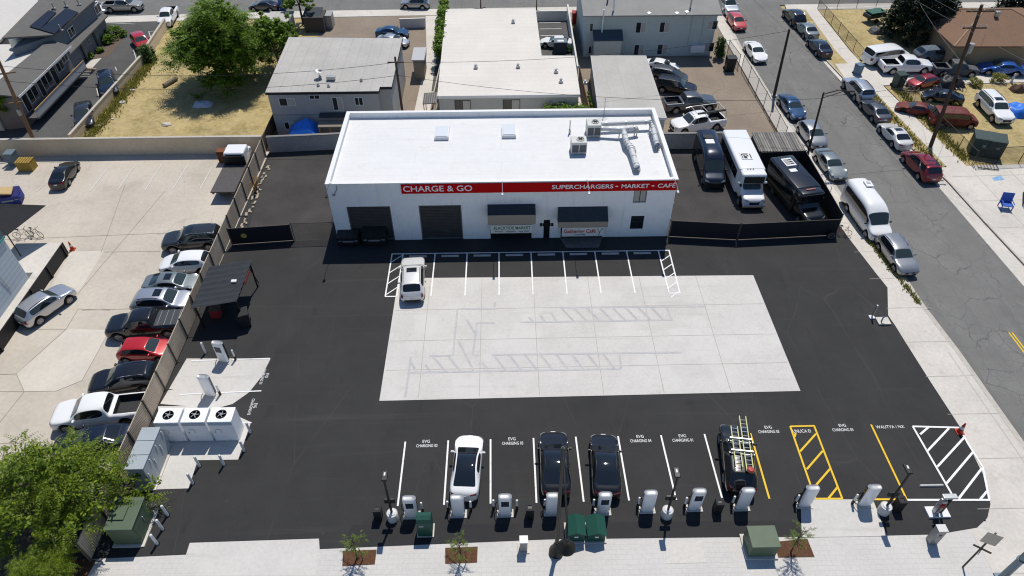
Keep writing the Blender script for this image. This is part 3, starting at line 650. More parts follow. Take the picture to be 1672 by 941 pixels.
# walk joints
wj=MB()
for y in (28,31.3,34.6,38.2,41.6,45,49,53,57,61,65,69,73,77,81,85,89,93):
    xi=29.4 if y>47 else 30.0
    wj.strip((xi+.1,y),(33.6 if y<40 else (32.2 if y<50 else 31.2 if y<66 else 30.5),y),.035,.024)
for y in (17,13,21,24.5): wj.strip((28.6 if y<22 else 30.2,y),(33.5,y),.035,.024)
band([(p[0]-.55,p[1]) for p in kerbL if p[1]<37],.03,.0245,wj)
structure('walk_joint_lines',wj,JOINT)
aj=MB()
for y in (44,48,52,56): aj.strip((43.9,y),(75,y+.6),.04,.028)
for x in (46.3,50,54,58): aj.strip((x+1.5,16),(x,57),.04,.0285)
for y in (59.5,62,64.5,67,69.5,72,84.5,87,89.5,92,94.5): aj.strip((44.0 if y<66 else 43.0,y),(46.0 if y<62 else 44.9,y),.03,.02)
structure('walk_joint_lines',aj,JOINT)
yj=MB()
for p in [((0,392),(345,378)),((270,312),(128,479)),((170,412),(262,411)),((0,538),(108,538),(128,505),(180,507)),((108,538),(27,611),(40,640),(0,690)),((181,537),(134,622),(92,639),(40,640)),((0,640),(40,640)),((134,507),(268,503)),((0,612),(27,611)),((205,300),(165,413)),((0,725),(85,722))]:
    for a,b in zip(p,p[1:]): yj.strip(G(*a),G(*b),.032,.026+.0002*len(yj.f))
structure('yard_joint_lines',yj,M('yard_joint',(.27,.23,.18),rough=.9))
# ---------------------------------------------------------------- painted lines
wl=MB(); zl=.040
def ln(a,b,w=.11,mb=None,pix=True):
    mb=wl if mb is None else mb
    mb.strip(G(*a) if pix else a,G(*b) if pix else b,w,zl+.0002*len(mb.f))
for i in range(9): x=-8.55+2.74*i; ln((x,45.6),(x-.03,40.35),pix=False)
ln((-9.55,45.62),(14.36,45.56),pix=False); ln((-9.5,45.6),(-9.5,40.38),pix=False); ln((14.3,45.56),(14.2,40.2),pix=False)
ln((-9.5,40.38),(-8.55,40.38),pix=False); ln((13.3,40.25),(14.2,40.25),pix=False)
for k in range(4):
    y=44.5-1.32*k; ln((-9.5,y),(-8.58,y+.95),.09,pix=False)
for k in range(5):
    y=44.9-1.1*k; ln((13.36,y-.75),(14.25,y),.09,pix=False)
CT=[(662,722),(732,720),(801,718),(871,716),(940,714),(1009,713),(1079,711.5),(1150,709.5)]; CB=[(649.5,827),(725,825),(801,823),(876,822),(953,820),(1027,818),(1104,817),(1179,815)]
for a,b in zip(CT,CB): ln(a,b)
yl=MB()
for a,b in [((1225,708),(1256,815)),((1290,697),(1331,815)),((1329,696),(1375,815)),((1290,697),(1330,696)),((1331,815),(1376,815)),((1422,694),(1480,816)),((1424,816),(1481,816))]: ln(a,b,.12,yl)
for a,b in [((1297,714),(1299,708)),((1306,738),(1332,709)),((1317,767),(1343,737)),((1332,793),(1356,765)),((1352,815),(1368,795))]: ln(a,b,.12,yl)
for a,b in [((1490,697),(1566,699)),((1490,697),(1559,817)),((1481,817),(1616,817)),((1566,699),(1580,725)),((1580,725),(1604,763)),((1604,763),(1615,817)),((1502,710),(1516,698)),((1514,737),(1549,700)),((1530,763),(1574,715)),((1545,790),(1589,738)),((1564,816),(1603,765)),((1600,816),(1611,803))]: ln(a,b,.13)
for a,b in [((312,590),(441,586)),((294,645),(427,639)),((382,692),(411,691))]: ln(a,b,.09)
wl2=MB()
for a,b in [((185,309),(215,272)),((160,314),(186,280)),((101,314),(127,286)),((215,309),(222,273))][:0]: pass
for a,b in [((147,313),(175,277)),((192,312),(222,269)),((237,311),(265,268)),((282,310),(308,268)),((327,309),(346,274)),((60,313),(78,297)),((102,313),(130,276)),((10,315),(27,300))]: ln(a,b,.09,wl2)
for a,b in [((173,38),(221,40)),((243,52),(262,51)),((243,52),(248,69)),((217,79),(223,98)),((188,110),(191,116)),((158,145),(161,157)),((125,215),(127,220))]: ln(a,b,.09,wl2)
for y in (89.3,91.4,93.4): ln((5.4,y),(8.3,y),.14,wl2,pix=False)
structure('parking_lines',wl,WPAINT); structure('yellow_lines',yl,YPAINT); structure('old_parking_lines',wl2,M('old_white_paint',(.6,.59,.56),rough=.7,var=.15,scale=5))
dy=MB()
a,b=G(1650,543,-.11),G(1676,577,-.11); dn=(b-a).normalized()
for o in (-.12,.12):
    p=a+Vector((o,0,0)); dy.strip(p,p-Vector((-.02,1,0))*30,.11,-.112)
structure('yellow_lines',dy,YPAINT)
def painted(body,px,size,rz=0,sx=1.0):
    p=G(*px); o=text('painted_lettering',body,size,WPAINT,None,(p.x,p.y,.042),(0,0,rz),ext=.0004,sx=sx); o['kind']='structure'
for px,n in (((697,726),'03'),((837,722),'03'),((1046,718),'04'),((1115,717),'01'),((1255,703),'03'),((1376,700),'03')):
    painted('EVG',(px[0]-1,px[1]-4.3),.33,sx=.85); painted('CHARGING '+n,(px[0],px[1]+2.8),.33,sx=.66)
painted('UNUCA EI',(1309,705),.36,sx=.74); painted('WAUTYA / NX',(1453,698),.34,sx=.85)
for px in ((433,614),(414,663)):
    painted('EVG',(px[0]+3,px[1]),.30,R_(-90),.8); painted('CHARGING 03',(px[0]-4,px[1]+2),.29,R_(-90),.74)
# handicapped-style blue square on the apron
bs=MB().sheet(at((1619,291),(1634,287),(1640,294),(1624,296)),.026); structure('blue_painted_square',bs,M('blue_paint',(.2,.36,.55),rough=.7,var=.3,scale=4))
# ---------------------------------------------------------------- the white shop
WHITEW=M('white_stucco',(.84,.84,.83),rough=.8,var=.03,scale=3,var2=.03,scale2=.3,bump=.15,bscale=60); ROOFW=M('white_roof_membrane',(.665,.665,.66),rough=.7,var=.03,scale=2.5,var2=.03,scale2=.25)
overlay(ROOFW,'brick',(.575,.57,.56),.5,(1,1,1),bw=15,rh=1.9,mortar=.03); overlay(ROOFW,'noise',(.55,.535,.50),.45,(.5,.5,.5),lo=.6,hi=.7); overlay(ROOFW,'noise',(.56,.55,.53),.3,(.25,1.6,1),lo=.52,hi=.72)
overlay(WHITEW,'noise',(.62,.60,.56),.5,(2.2,2.2,.16),lo=.56,hi=.72); overlay(WHITEW,'noise',(.6,.59,.57),.35,(.6,.6,.6),lo=.56,hi=.7)
REDS=M('red_sign_panel',(.50,.004,.006),rough=.7,spec=.08); WHITES=M('white_letters',(.85,.85,.85),rough=.5)
DOORM=M('roller_door_dark',(.062,.06,.058),rough=.6,var=.12,scale=1.5)
AWN=M('awning_canvas_dark',(.035,.045,.055),rough=.85,var=.2,scale=5); AWNV=M('awning_valance',(.28,.245,.2),rough=.8); FRAMEW=M('white_frame',(.7,.7,.7),rough=.5); FRAMED=M('dark_frame',(.02,.02,.022),rough=.4)
WGL=M('window_glass',(.015,.018,.02),rough=.05,spec=.7); CURT=M('pale_blind',(.42,.4,.35),rough=.8); METAL=M('galvanised_metal',(.42,.43,.43),rough=.4,metal=.7,var=.1,scale=3); WHM=M('white_metal',(.72,.72,.71),rough=.45,var=.04,scale=3); DKM=M('black_metal',(.012,.012,.013),rough=.45); GALW=M('weathered_duct',(.58,.585,.58),rough=.5,var=.1,scale=4)
X0,X1,Y0,Y1,HB=-14.42,14.49,47.52,59.2,6.0
sh=thing('shop_building','white flat-roofed shop with a red CHARGE & GO sign band and two dark roller doors','building',(0,Y0,0))
def wallpart(name,openings,x0,x1,z1,mat,parent,y=0.0,t=.25):
    "front wall with real openings: a grid of blocks, y is its outer face, thickness goes to +y"
    xs=sorted({x0,x1,*[o[0] for o in openings],*[o[1] for o in openings]}); zs=sorted({0,z1,*[o[2] for o in openings],*[o[3] for o in openings]}); mb=MB(); bm=bmesh.new(); vm={}
    def v(x,yy,z):
        k=(round(x,4),round(yy,4),round(z,4))
        if k not in vm: vm[k]=bm.verts.new((x,yy,z))
        return vm[k]
    solid=lambda i,j: 0<=i<len(xs)-1 and 0<=j<len(zs)-1 and not any(o[0]-1e-6<=xs[i] and xs[i+1]<=o[1]+1e-6 and o[2]-1e-6<=zs[j] and zs[j+1]<=o[3]+1e-6 for o in openings)
    for i in range(len(xs)-1):
        for j in range(len(zs)-1):
            if not solid(i,j): continue
            a,b,c,d=xs[i],xs[i+1],zs[j],zs[j+1]
            bm.faces.new((v(a,y,c),v(b,y,c),v(b,y,d),v(a,y,d))); bm.faces.new((v(a,y+t,d),v(b,y+t,d),v(b,y+t,c),v(a,y+t,c)))
            if not solid(i-1,j): bm.faces.new((v(a,y,c),v(a,y,d),v(a,y+t,d),v(a,y+t,c)))
            if not solid(i+1,j): bm.faces.new((v(b,y,d),v(b,y,c),v(b,y+t,c),v(b,y+t,d)))
            if not solid(i,j-1): bm.faces.new((v(b,y,c),v(a,y,c),v(a,y+t,c),v(b,y+t,c)))
            if not solid(i,j+1): bm.faces.new((v(a,y,d),v(b,y,d),v(b,y+t,d),v(a,y+t,d)))
    mb.bm(bm); return mb.build(name,mat,parent)
def WX(px,py,y=Y0):
    "photo point on the shop front -> (x, z)"
    d=FW*F_PX+RT*(px-CX)-UP*(py-CY); t=y/d.y; return d.x*t,CAMH+d.z*t
op=[]
d1=WX(565,338); d1b=WX(637,338); d2=WX(683,336); d2b=WX(753,336)
ops=[(d1[0],d1b[0],0,d1[1]),(d2[0],d2b[0],0,d2[1]),(WX(801,388)[0],WX(868,388)[0],0,1.0),(WX(887,388)[0],WX(897,388)[0],0,2.0),(WX(915,388)[0],WX(983,388)[0],0,1.2)]
w1a,w1b=WX(1036,311),WX(1054,331); w2a,w2b=WX(1031,353),WX(1049,374)
ops+=[(w1a[0],w1b[0],w1b[1],w1a[1]),(w2a[0],w2b[0],w2b[1],w2a[1])]
wallpart('front_wall',ops,X0,X1,HB,WHITEW,sh)
D=Y1-Y0
MB().box(((X0+X1)/2,D-.12,HB/2),(X1-X0,.25,HB)).build('rear_wall',WHITEW,sh)
for x in (X0+.125,X1-.125): MB().box((x,D/2,HB/2),(.25,D-.5,HB-.002)).build('side_wall',WHITEW,sh)
MB().box(((X0+X1)/2,D/2,HB-.62),(X1-X0-.5,D-.5,.2)).build('roof',ROOFW,sh)
cp=MB()
cp.box(((X0+X1)/2,.12,HB+.03),(X1-X0+.1,.36,.06)); cp.box(((X0+X1)/2,D-.12,HB+.03),(X1-X0+.1,.36,.06))
for x in (X0+.13,X1-.13): cp.box((x,D/2,HB+.031),(.36,D-.60,.058))
cp.build('parapet_coping',WHM,sh)
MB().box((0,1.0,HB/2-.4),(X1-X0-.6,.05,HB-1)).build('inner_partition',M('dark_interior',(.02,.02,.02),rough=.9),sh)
for o in ops[:2]:
    sl_=MB(); ns=int(o[3]/.16)
    for i in range(ns): sl_.box(((o[0]+o[1])/2,.17,(i+.5)*o[3]/ns),(o[1]-o[0]-.02,.03,o[3]/ns*.96),rx=.16)
    rd=sl_.build('roller_door',DOORM,sh); fr_=MB()
    for x in (o[0]+.05,o[1]-.05): fr_.box((x,.09,o[3]/2),(.09,.05,o[3]-.012))
    fr_.box(((o[0]+o[1])/2,.09,o[3]-.05),(o[1]-o[0]-.2,.05,.07)); fr_.build('door_track',M('door_track_grey',(.16,.16,.16),rough=.5),rd); MB().box(((o[0]+o[1])/2,.13,.06),(o[1]-o[0]-.2,.05,.1)).build('bottom_rail',M('door_track_grey'),rd); MB().rbox(((o[0]+o[1])/2+.4,.13,.9),(.14,.05,.05),.01).build('handle',M('door_track_grey'),rd)
def window(parent,x0,x1,z0,z1,y=0.0,sill=True,frame=None,n=2,blind=0,face=1,axis='y',t=.06):
    "sliding window: white frame, panes; face=+1 looks towards -y"
    fr=frame or FRAMEW; mb=MB(); cx,cz,wd,ht=(x0+x1)/2,(z0+z1)/2,x1-x0,z1-z0; b=.05
    mb.box((cx,y,z0+b/2),(wd,t,b)); mb.box((cx,y,z1-b/2),(wd,t,b))
    for i in range(n+1): mb.box((x0+b/2+(wd-b)*i/n,y,cz),(b,t-.004,ht-2*b))
    f=mb.build('window',fr,parent)
    for i in range(n):
        a=x0+b+(wd-b)*i/n; c=x0+(wd-b)*(i+1)/n
        MB().box(((a+c)/2,y+.012,cz),(c-a,.012,ht-2*b)).build('pane',CURT if blind>>i&1 else WGL,f)
    return f
window(sh,w1a[0],w1b[0],w1b[1],w1a[1],y=.08,blind=3,frame=FRAMED); window(sh,w2a[0],w2b[0],w2b[1],w2a[1],y=.08,frame=FRAMED)
for o in ops[2:5]:
    dn_=MB().box(((o[0]+o[1])/2,.15,o[3]/2),(o[1]-o[0]-.01,.06,o[3]-.01)).build('shop_door',WGL,sh)
    f=MB(); b=.06
    for x in (o[0]+b/2,o[1]-b/2): f.box((x,.1,o[3]/2),(b,.06,o[3]))
    f.box(((o[0]+o[1])/2,.1,o[3]-b/2),(o[1]-o[0]-2*b,.06,b)); f.build('door_frame',FRAMED,dn_)
# red band with its lettering
ra=WX(654,301); rb=WX(1106,296); zb0=WX(654,316)[1]
rz1=HB-.10; rz0=zb0
bn=MB().box(((ra[0]+X1)/2,-.04,(rz0+rz1)/2),(X1-ra[0]-.02,.08,rz1-rz0)).build('sign_band',REDS,sh)
def front_text(body,px0,px1,py,size,parent,mat,y=-.085,fit=True):
    (a,z),(b,_)=WX(px0,py),WX(px1,py); o=text('lettering',body,size,mat,parent,((a+b)/2,y,z),(R_(90),0,0),ext=.006,bold=.008)
    wd=max(v.co.x for v in o.data.vertices)-min(v.co.x for v in o.data.vertices); o.scale.x=(b-a)/wd; o.location.z=(z); return o
zc_=(rz0+rz1)/2
for body,a,b,sz in (('CHARGE & GO',658,771,.80),('SUPERCHARGERS',901,1001,.56),('\u2022',1004,1009,.4),('MARKET',1014,1059,.56),('\u2022',1063,1068,.4),('CAF\u00c9',1073,1102,.56)):
    o=front_text(body,a,b,306,sz,bn,WHITES); o.location.z=zc_
# awnings, banners, address plate, lamps
AWNINGS=[(796,874,334,352,367,'BLACKTIDE MARKET'),(911,992,338,363,372,'Gathering Caf\u00e9')]
for (pa,pb,pt,pm,pl,nm) in AWNINGS:
    a,zt=WX(pa,pt); b,_=WX(pb,pt); out=1.15; zl_=WX(pa,pl,Y0-out)[1]; zm=WX(pa,pm,Y0-out)[1]
    aw=MB().add([(a,-.01,zt),(b,-.01,zt),(b,-out,zm),(a,-out,zm),(a,-.01,zt-.05),(b,-.01,zt-.05),(b,-out,zm-.05),(a,-out,zm-.05)],[(0,3,2,1),(4,5,6,7),(0,1,5,4),(1,2,6,5),(2,3,7,6),(3,0,4,7)]).build('awning',AWN,sh)
    MB().box(((a+b)/2,-out-.012,(zm+zl_)/2-.005),(b-a,.02,zm-zl_)).build('valance',AWNV,aw)
    sp=MB()
    for x in (a+.012,b-.012): sp.prism([(0,0),(0,0.001),(1,0)],0,.001) if 0 else sp.add([(x-.008,-.012,zt-.06),(x-.008,-out,zm-.06),(x-.008,-out,zl_),(x-.008,-.012,zl_),(x+.008,-.012,zt-.06),(x+.008,-out,zm-.06),(x+.008,-out,zl_),(x+.008,-.012,zl_)],[(0,1,2,3),(7,6,5,4),(0,4,5,1),(1,5,6,2),(2,6,7,3),(3,7,4,0)])
    sp.build('awning_side',AWN,aw)
for (pa,pb,pt,pb2,y,kind) in ((801,869,368,381,-.5,0),(918,987,372,386,-.5,1)):
    a,zt=WX(pa,pt,Y0+y); b,_=WX(pb,pt,Y0+y); zb=WX(pa,pb2,Y0+y)[1]
    bo=MB().box(((a+b)/2,y,(zt+zb)/2),(b-a,.08,zt-zb)).build('shop_banner',M('banner_cloth',(.72,.72,.69),rough=.7),sh)
    mm=(a+b)/2; H_=zt-zb
    def bt(body,x0,x1,z,size,mat):
        o=text('lettering',body,size*1.15,mat,bo,((x0+x1)/2,y-.045,z),(R_(90),0,0),ext=.004,bold=.025*size); wd=max(v.co.x for v in o.data.vertices)-min(v.co.x for v in o.data.vertices); o.scale.x=(x1-x0)/wd
    if kind==0:
        bt('BLACKTIDE MARKET',a+.25,b-.15,zt-H_*.36,.40,M('green_letters',(.03,.2,.1),rough=.6)); bt('FOOD    DRINKS    ALL DAY',a+.35,b-.2,zb+H_*.22,.16,M('dark_letters',(.03,.03,.03),rough=.6))
    else:
        bt('Gathering Caf\u00e9',a+.15,b-.75,zt-H_*.42,.46,M('red_letters',(.42,.03,.04),rough=.6)); bt('COFFEE',a+1.1,b-1.6,zb+H_*.18,.13,M('dark_letters'))
        gx=b-.4; MB().tube([(gx-.22,y-.05,zt-.1),(gx,y-.05,zb+H_*.45),(gx+.25,y-.05,zt-.08)],.03,6).tube([(gx,y-.05,zb+H_*.5),(gx-.05,y-.05,zb+.08)],.03,6).build('emblem',M('green_letters'),bo)
ad=MB(); a,z=WX(881,367); b,_=WX(904,367)
for i in range(5): ad.rbox((a+(b-a)*(i+.5)/5,-.03,z),((b-a)/5*.86,.05,.34),.04)
ad.build('address_plaque',DKM,sh)
for px in (541,820,957,1097):
    x=WX(px,300)[0]; l=MB().tube([(x,-.0,HB+.1),(x,-.5,HB+.42),(x,-1.4,HB+.48),(x,-1.95,HB+.35)],.02,8).rbox((x,-2.05,HB+.24),(.2,.34,.13),.04); l.build('gooseneck_lamp',DKM if px==541 else METAL,sh)
for zz in (1.5,3.2): MB().rbox((X1+.1,.6,zz),(.2,.3,.25),.03).build('wall_lamp',METAL,sh)
MB().tube([(X0+.9,-.03,HB-.15),(X0+.85,-.05,HB-.5),(X0+.55,-.05,HB-1.0)],.02,6).build('cable',DKM,sh)
MB().rbox((X0+.5,-.08,HB-1.05),(.25,.14,.12),.02).build('floodlight',METAL,sh)
for px,py in ((722,219),(831,216)):
    p=G(px,py,HB-.45); sk=MB().rbox((p.x,p.y-Y0,HB-.36),(1.28,2.0,.34),.05).build('skylight',FRAMEW,sh)
    MB().rbox((p.x,p.y-Y0,HB-.17),(1.1,1.8,.10),.05,seg=3).build('dome',M('skylight_acrylic',(.62,.66,.69),rough=.25),sk)
ZR=HB-.52
# roof plant
def hvac(px,py,w,d,h,label):
    p=G(px,py,ZR); t=thing('hvac_unit',label,'air conditioner',(p.x,p.y,ZR),0,'air conditioners on the shop roof')
    MB().rbox((0,0,.1+h/2),(w,d,h),.03).build('housing',M('hvac_cream',(.55,.55,.52),rough=.55,var=.06,scale=3),t)
    g=MB()
    for i in range(2): g.box((-w*.24+i*w*.48,-d/2-.008,.1+h*.45),(w*.42,.02,h*.66))
    g.build('coil_grille',M('coil_grey',(.10,.105,.11),rough=.6),t)
    f=MB().lathe([(.36,0),(.36,.07),(.30,.07),(.30,.02),(.03,.02)],(w*.1,0,.1+h),20).build('fan_ring',M('hvac_cream'),t,smooth=30)
    b=MB()
    for k in range(6): b.box((w*.1+math.cos(k*1.047)*.15,math.sin(k*1.047)*.15,.1+h+.045),(.28,.10,.01),rz=k*1.047)
    b.build('fan',DKM,f)
    lg=MB()
    for sx in (-1,1): lg.box((sx*w*.35,0,.05),(.1,d,.1))
    lg.build('base_rail',METAL,t)
hvac(968,219,1.25,1.3,1.15,'roof air conditioner at the head of the ducts, nearer the rear parapet')
hvac(944,247,1.35,1.15,1.1,'roof air conditioner standing nearer the red sign band')
def duct(label,pts,r=.24):
    P=[Vector((*G(x,y,ZR+z)[:2],ZR+z)) for x,y,z in pts]; b=P[0].copy(); b.z=ZR
    t=thing('roof_duct',label,'duct',b); mb=MB().tube([p-b for p in P],r,12)
    mb.build('pipe',GALW,t,smooth=50)
    cl=MB()
    for p,q in zip(P,P[1:]):
        for f in (.1,.5,.9):
            c=p.lerp(q,f)-b; d=(q-p).normalized(); cl.cyl(c-d*.03,c+d*.03,r+.025,n=14)
    cl.build('collar',METAL,t)
    sp=MB()
    for p in P:
        if p.z-ZR>.3: sp.box((p.x-b.x,p.y-b.y,(p.z-ZR)/2),(.08,.08,p.z-ZR))
    if sp.v: sp.build('support',METAL,t)
duct('long roof duct along the rear parapet turning down the side',[(981,203,.75),(1062,199,.75),(1066,208,.75),(1073,236,.6),(1074,240,.05)],.23)
duct('short roof duct ending in an upturned cowl',[(980,210,.8),(1012,212,.8),(1037,209,.8),(1040,215,.45)],.22)
duct('branching roof duct running towards the red sign band',[(1018,214,.75),(1023,232,.7),(1030,242,.6),(1040,273,.55),(1041,278,.05)],.24)
duct('stub of roof duct beside the branching duct',[(1024,232,.6),(1034,243,.5),(1035,249,.1)],.2)
p=G(986,189,ZR); t=thing('roof_antenna','thin aerial mast on the rear roof edge above the air conditioner','antenna',(p.x,p.y,ZR))
MB().cyl((0,0,0),(0,0,1.9),.03).build('mast',METAL,t); a=MB()
for i,zz in enumerate((1.1,1.4,1.7)): a.cyl((-.5+.1*i,0,zz),(.5-.1*i,0,zz),.015)
a.cyl((-.55,0,.9),(.3,.1,.9),.02); a.build('aerial_rods',METAL,t)
p=G(930,217,ZR); t=thing('roof_conduit','upright white conduit beside the nearer roof air conditioner','conduit',(p.x,p.y,ZR)); MB().cyl((0,0,0),(0,0,1.3),.06).build('pipe',WHM,t); MB().rbox((0,-.12,.25),(.2,.15,.3),.02).build('junction_box',METAL,t)
# ---------------------------------------------------------------- neighbours
def roof_vents(parent,pts,z,mat=METAL,s=.4):
    for px,py in pts:
        q=G(px,py,z); MB().rbox((q.x-parent.location.x,q.y-parent.location.y,z+s*.35),(s,s*.8,s*.7),.04).cyl((q.x-parent.location.x,q.y-parent.location.y,z+s*.6),(q.x-parent.location.x,q.y-parent.location.y,z+s*1.1),s*.3).build('roof_vent',mat,parent)
def flat_house(name,label,foot,h,wm,rm,over=.35,t=.2,fascia=None,base=0):
    c=Vector((foot[0][0],foot[0][1],base)); b=thing(name,label,'building',c)
    L=[(p[0]-c.x,p[1]-c.y) for p in foot]
    MB().prism(L,0,h-t+.01).build('wall',wm,b)
    cx=sum(p[0] for p in L)/len(L); cy=sum(p[1] for p in L)/len(L)
    O=[]
    n=len(L)
    for i in range(n):
        p0,p1,p2=Vector(L[i-1]),Vector(L[i]),Vector(L[(i+1)%n]); d1=(p1-p0).normalized(); d2=(p2-p1).normalized(); n1=Vector((d1.y,-d1.x)); n2=Vector((d2.y,-d2.x)); k=1+n1.dot(n2); O.append(p1+(n1+n2)*over/k)
    MB().prism(O,h-t+.012,h).build('roof',rm,b)
    if fascia:
        f=MB()
        for i in range(n):
            a,d=O[i],O[(i+1)%n]; v=(d-a); q=v.normalized(); nn=Vector((q.y,-q.x))*.025; f.prism([a,d,d+nn,a+nn],h-t-.05,h+.012)
        f.build('fascia',fascia,b)
    return b
GREYW=M('grey_stucco',(.36,.355,.345),rough=.85,var=.05,scale=2,bump=.2,bscale=50); GREYR=M('grey_roll_roof',(.42,.405,.375),rough=.9,var=.06,scale=4,var2=.09,scale2=.3); overlay(GREYR,'brick',(.25,.24,.22),.7,(1,1,1),bw=40,rh=1.15,mortar=.02,rot=R_(90)); 
CREAMR=M('cream_roll_roof',(.64,.605,.55),rough=.9,var=.04,scale=3,var2=.05,scale2=.25); overlay(CREAMR,'brick',(.50,.47,.42),.6,(1,1,1),bw=30,rh=1.0,mortar=.025)
PALEW=M('pale_stucco',(.48,.49,.46),rough=.85,var=.04,scale=2,bump=.15,bscale=50); DARKF=M('dark_fascia',(.02,.02,.024),rough=.6)
hb=5.15
B=flat_house('flat_roofed_house','grey two-storey house with a grey rolled flat roof behind the tan wall',[(-23.5,65.0),(-12.4,65.0),(-12.4,65.9),(-11.2,65.9),(-11.2,77.2),(-23.9,77.8)],hb,GREYW,GREYR,.15,.22,DARKF)
ox,oy=B.location.x,B.location.y
def HX(px,py,y):
    d=FW*F_PX+RT*(px-CX)-UP*(py-CY); t=y/d.y; return d.x*t,CAMH+d.z*t
def pixwin(parent,y,a,b,n=2,blind=0,frame=None):
    (x0,z1),(x1,z0)=HX(*a,y),HX(*b,y); L=parent.location
    return window(parent,x0-L.x,x1-L.x,z0-L.z,z1-L.z,y=y-L.y-.02,n=n,blind=blind,frame=frame)
for a,b,bl in (((454,160),(484,173),2),((504,155),(523,162),0),((541,159),(562,180),2),((578,159),(594,172),0),((463,199),(482,211),2)): pixwin(B,65.0,a,b,2,bl)
roof_vents(B,[(537,142),(520,141),(590,133),(523,128)],hb,METAL,.3); 
q=G(541,131,hb); MB().cyl((q.x-ox,q.y-oy,hb),(q.x-ox,q.y-oy,hb+.5),.04).rbox((q.x-ox,q.y-oy,hb+.3),(.9,.5,.35),.05).build('roof_vent',METAL,B)
q=G(522,127,hb); MB().cyl((q.x-ox,q.y-oy,hb),(q.x-ox,q.y-oy,hb+.6),.03).lathe([(.02,.0),(.25,.05),(.42,.16),(.40,.17),(.22,.07),(.02,.02)],(q.x-ox,q.y-oy-.1,hb+.6),16).build('satellite_dish',METAL,B)
MB().box((5.5,-.012,2.55),(11.0,.02,.06)).build('wall_seam',M('grey_seam',(.22,.22,.22),rough=.9),B)
hc=3.3
Cb=flat_house('flat_roofed_house','cream L-shaped single-storey house with pale rolled roof right behind the shop',[(-6.5,67.3),(8.25,67.3),(8.4,76.2),(4.65,76.3),(4.55,90.0),(-6.7,90.0)],hc,M('greige_stucco',(.40,.40,.37),rough=.85,var=.04,scale=2),CREAMR,.12,.25,M('white_fascia',(.7,.7,.68),rough=.6))
for a,b,bl in (((742,164),(769,181),2),((821,163),(849,181),2)): pixwin(Cb,67.3,a,b,2,bl,FRAMED)
roof_vents(Cb,[(777,112),(838,38),(846,111),(908,119),(916,135),(955,138)],hc,METAL,.45)
hd=5.2
TEALW=M('pale_mint_stucco',(.46,.51,.48),rough=.85,var=.04,scale=2,bump=.2,bscale=60); SHING=M('grey_shingle',(.27,.265,.25),rough=.9,var=.10,scale=9,var2=.08,scale2=.4)
Db=thing('apartment_house','pale mint two-storey apartment house with a low grey pitched roof','building',(10.4,83.0,0)); w_=15.9
MB().box((w_/2,5.4,hd/2),(w_,10.8,hd)).build('wall',TEALW,Db)
MB().add([(-.4,-.5,hd),(w_+.4,-.5,hd),(w_+.4,5.4,hd+1.25),(-.4,5.4,hd+1.25),(w_+.4,11.3,hd),(-.4,11.3,hd),(-.4,-.5,hd+.16),(w_+.4,-.5,hd+.16),(w_+.4,5.4,hd+1.42),(-.4,5.4,hd+1.42),(w_+.4,11.3,hd+.16),(-.4,11.3,hd+.16)],[(0,3,2,1),(3,5,4,2),(6,7,8,9),(9,8,10,11),(0,1,7,6),(4,5,11,10),(1,2,8,7),(2,4,10,8),(5,3,9,11),(3,0,6,9)]).build('roof',SHING,Db)
def dwin(a,b,bl=0,n=2): pixwin(Db,83.0,a,b,n,bl)
for a,b,bl in (((963,38),(968,52),0),((1039,36),(1054,54),2),((1078,36),(1092,53),2),((1156,34),(1170,48),1),((961,75),(970,88),0),((1036,73),(1050,90),2),((1074,72),(1089,89),2),((1150,70),(1164,84),1)): dwin(a,b,bl,2 if b[0]-a[0]>8 else 1)
x,z=HX(992,65,82.2); MB().box((x-10.4,-.75,1.35),(3.3,1.5,2.7)).build('lean_to',PALEW,Db); MB().add([(x-12.2,-1.65,2.72),(x-8.6,-1.65,2.72),(x-8.6,-.005,3.35),(x-12.2,-.005,3.35),(x-12.2,-1.65,2.84),(x-8.6,-1.65,2.84),(x-8.6,-.005,3.47),(x-12.2,-.005,3.47)],[(0,3,2,1),(4,5,6,7),(0,1,5,4),(1,2,6,5),(2,3,7,6),(3,0,4,7)]).build('lean_to_roof',M('blue_grey_shingle',(.06,.08,.10),rough=.9),Db)
x,z=HX(983,48,82.7); MB().cyl((x-10.4,-.35,2.9),(x-10.4,-.55,hd+.9),.09).build('vent_pipe',WHM,Db)
(xa,za),(xb,zb_)=HX(1129,74,82.7),HX(1149,85,82.7); MB().box(((xa+xb)/2-10.4,-.25,(za+zb_)/2),(xb-xa,.5,za-zb_)).build('meter_cabinet',WHM,Db)
MB().tube([((xa+xb)/2-10.2,-.06,zb_+.2),((xa+xb)/2-10.2,-.06,hd-.2)],.04,6).tube([(xa-10.8,-.06,1.0),(xa-10.8,-.06,hd-.2)],.03,6).build('conduit',TEALW,Db)
for px,py in ((1059,30),(1104,30),(1120,28)):
    q=G(px,py,hd+.3); MB().cyl((q.x-10.4,q.y-83,hd+.15),(q.x-10.4,q.y-83,hd+.8),.03).lathe([(.02,0),(.3,.08),(.33,.12),(.02,.03)],(q.x-10.4,q.y-83,hd+.8),12).build('satellite_dish',METAL,Db)
for px,py,mt in ((1002,12,WHM),(1128,8,METAL),(992,3,M('blue_tarp',(.03,.10,.35),rough=.5))):
    q=G(px,py,hd+.8); MB().cyl((q.x-10.4,q.y-83,hd+.4),(q.x-10.4,q.y-83,hd+1.8),.1).build('vent_pipe',mt,Db)
he=2.75
Eb=flat_house('garage_block','long low garage with a pale grey roof between the shop and the dirt yard',[(10.15,64.2),(16.75,63.2),(16.9,77.2),(10.7,77.4)],he,M('garage_stucco',(.42,.44,.41),rough=.85,var=.05,scale=2),M('garage_roof',(.42,.405,.375),rough=.9,var=.05,scale=3,var2=.08,scale2=.3),.1,.18,M('white_fascia'))
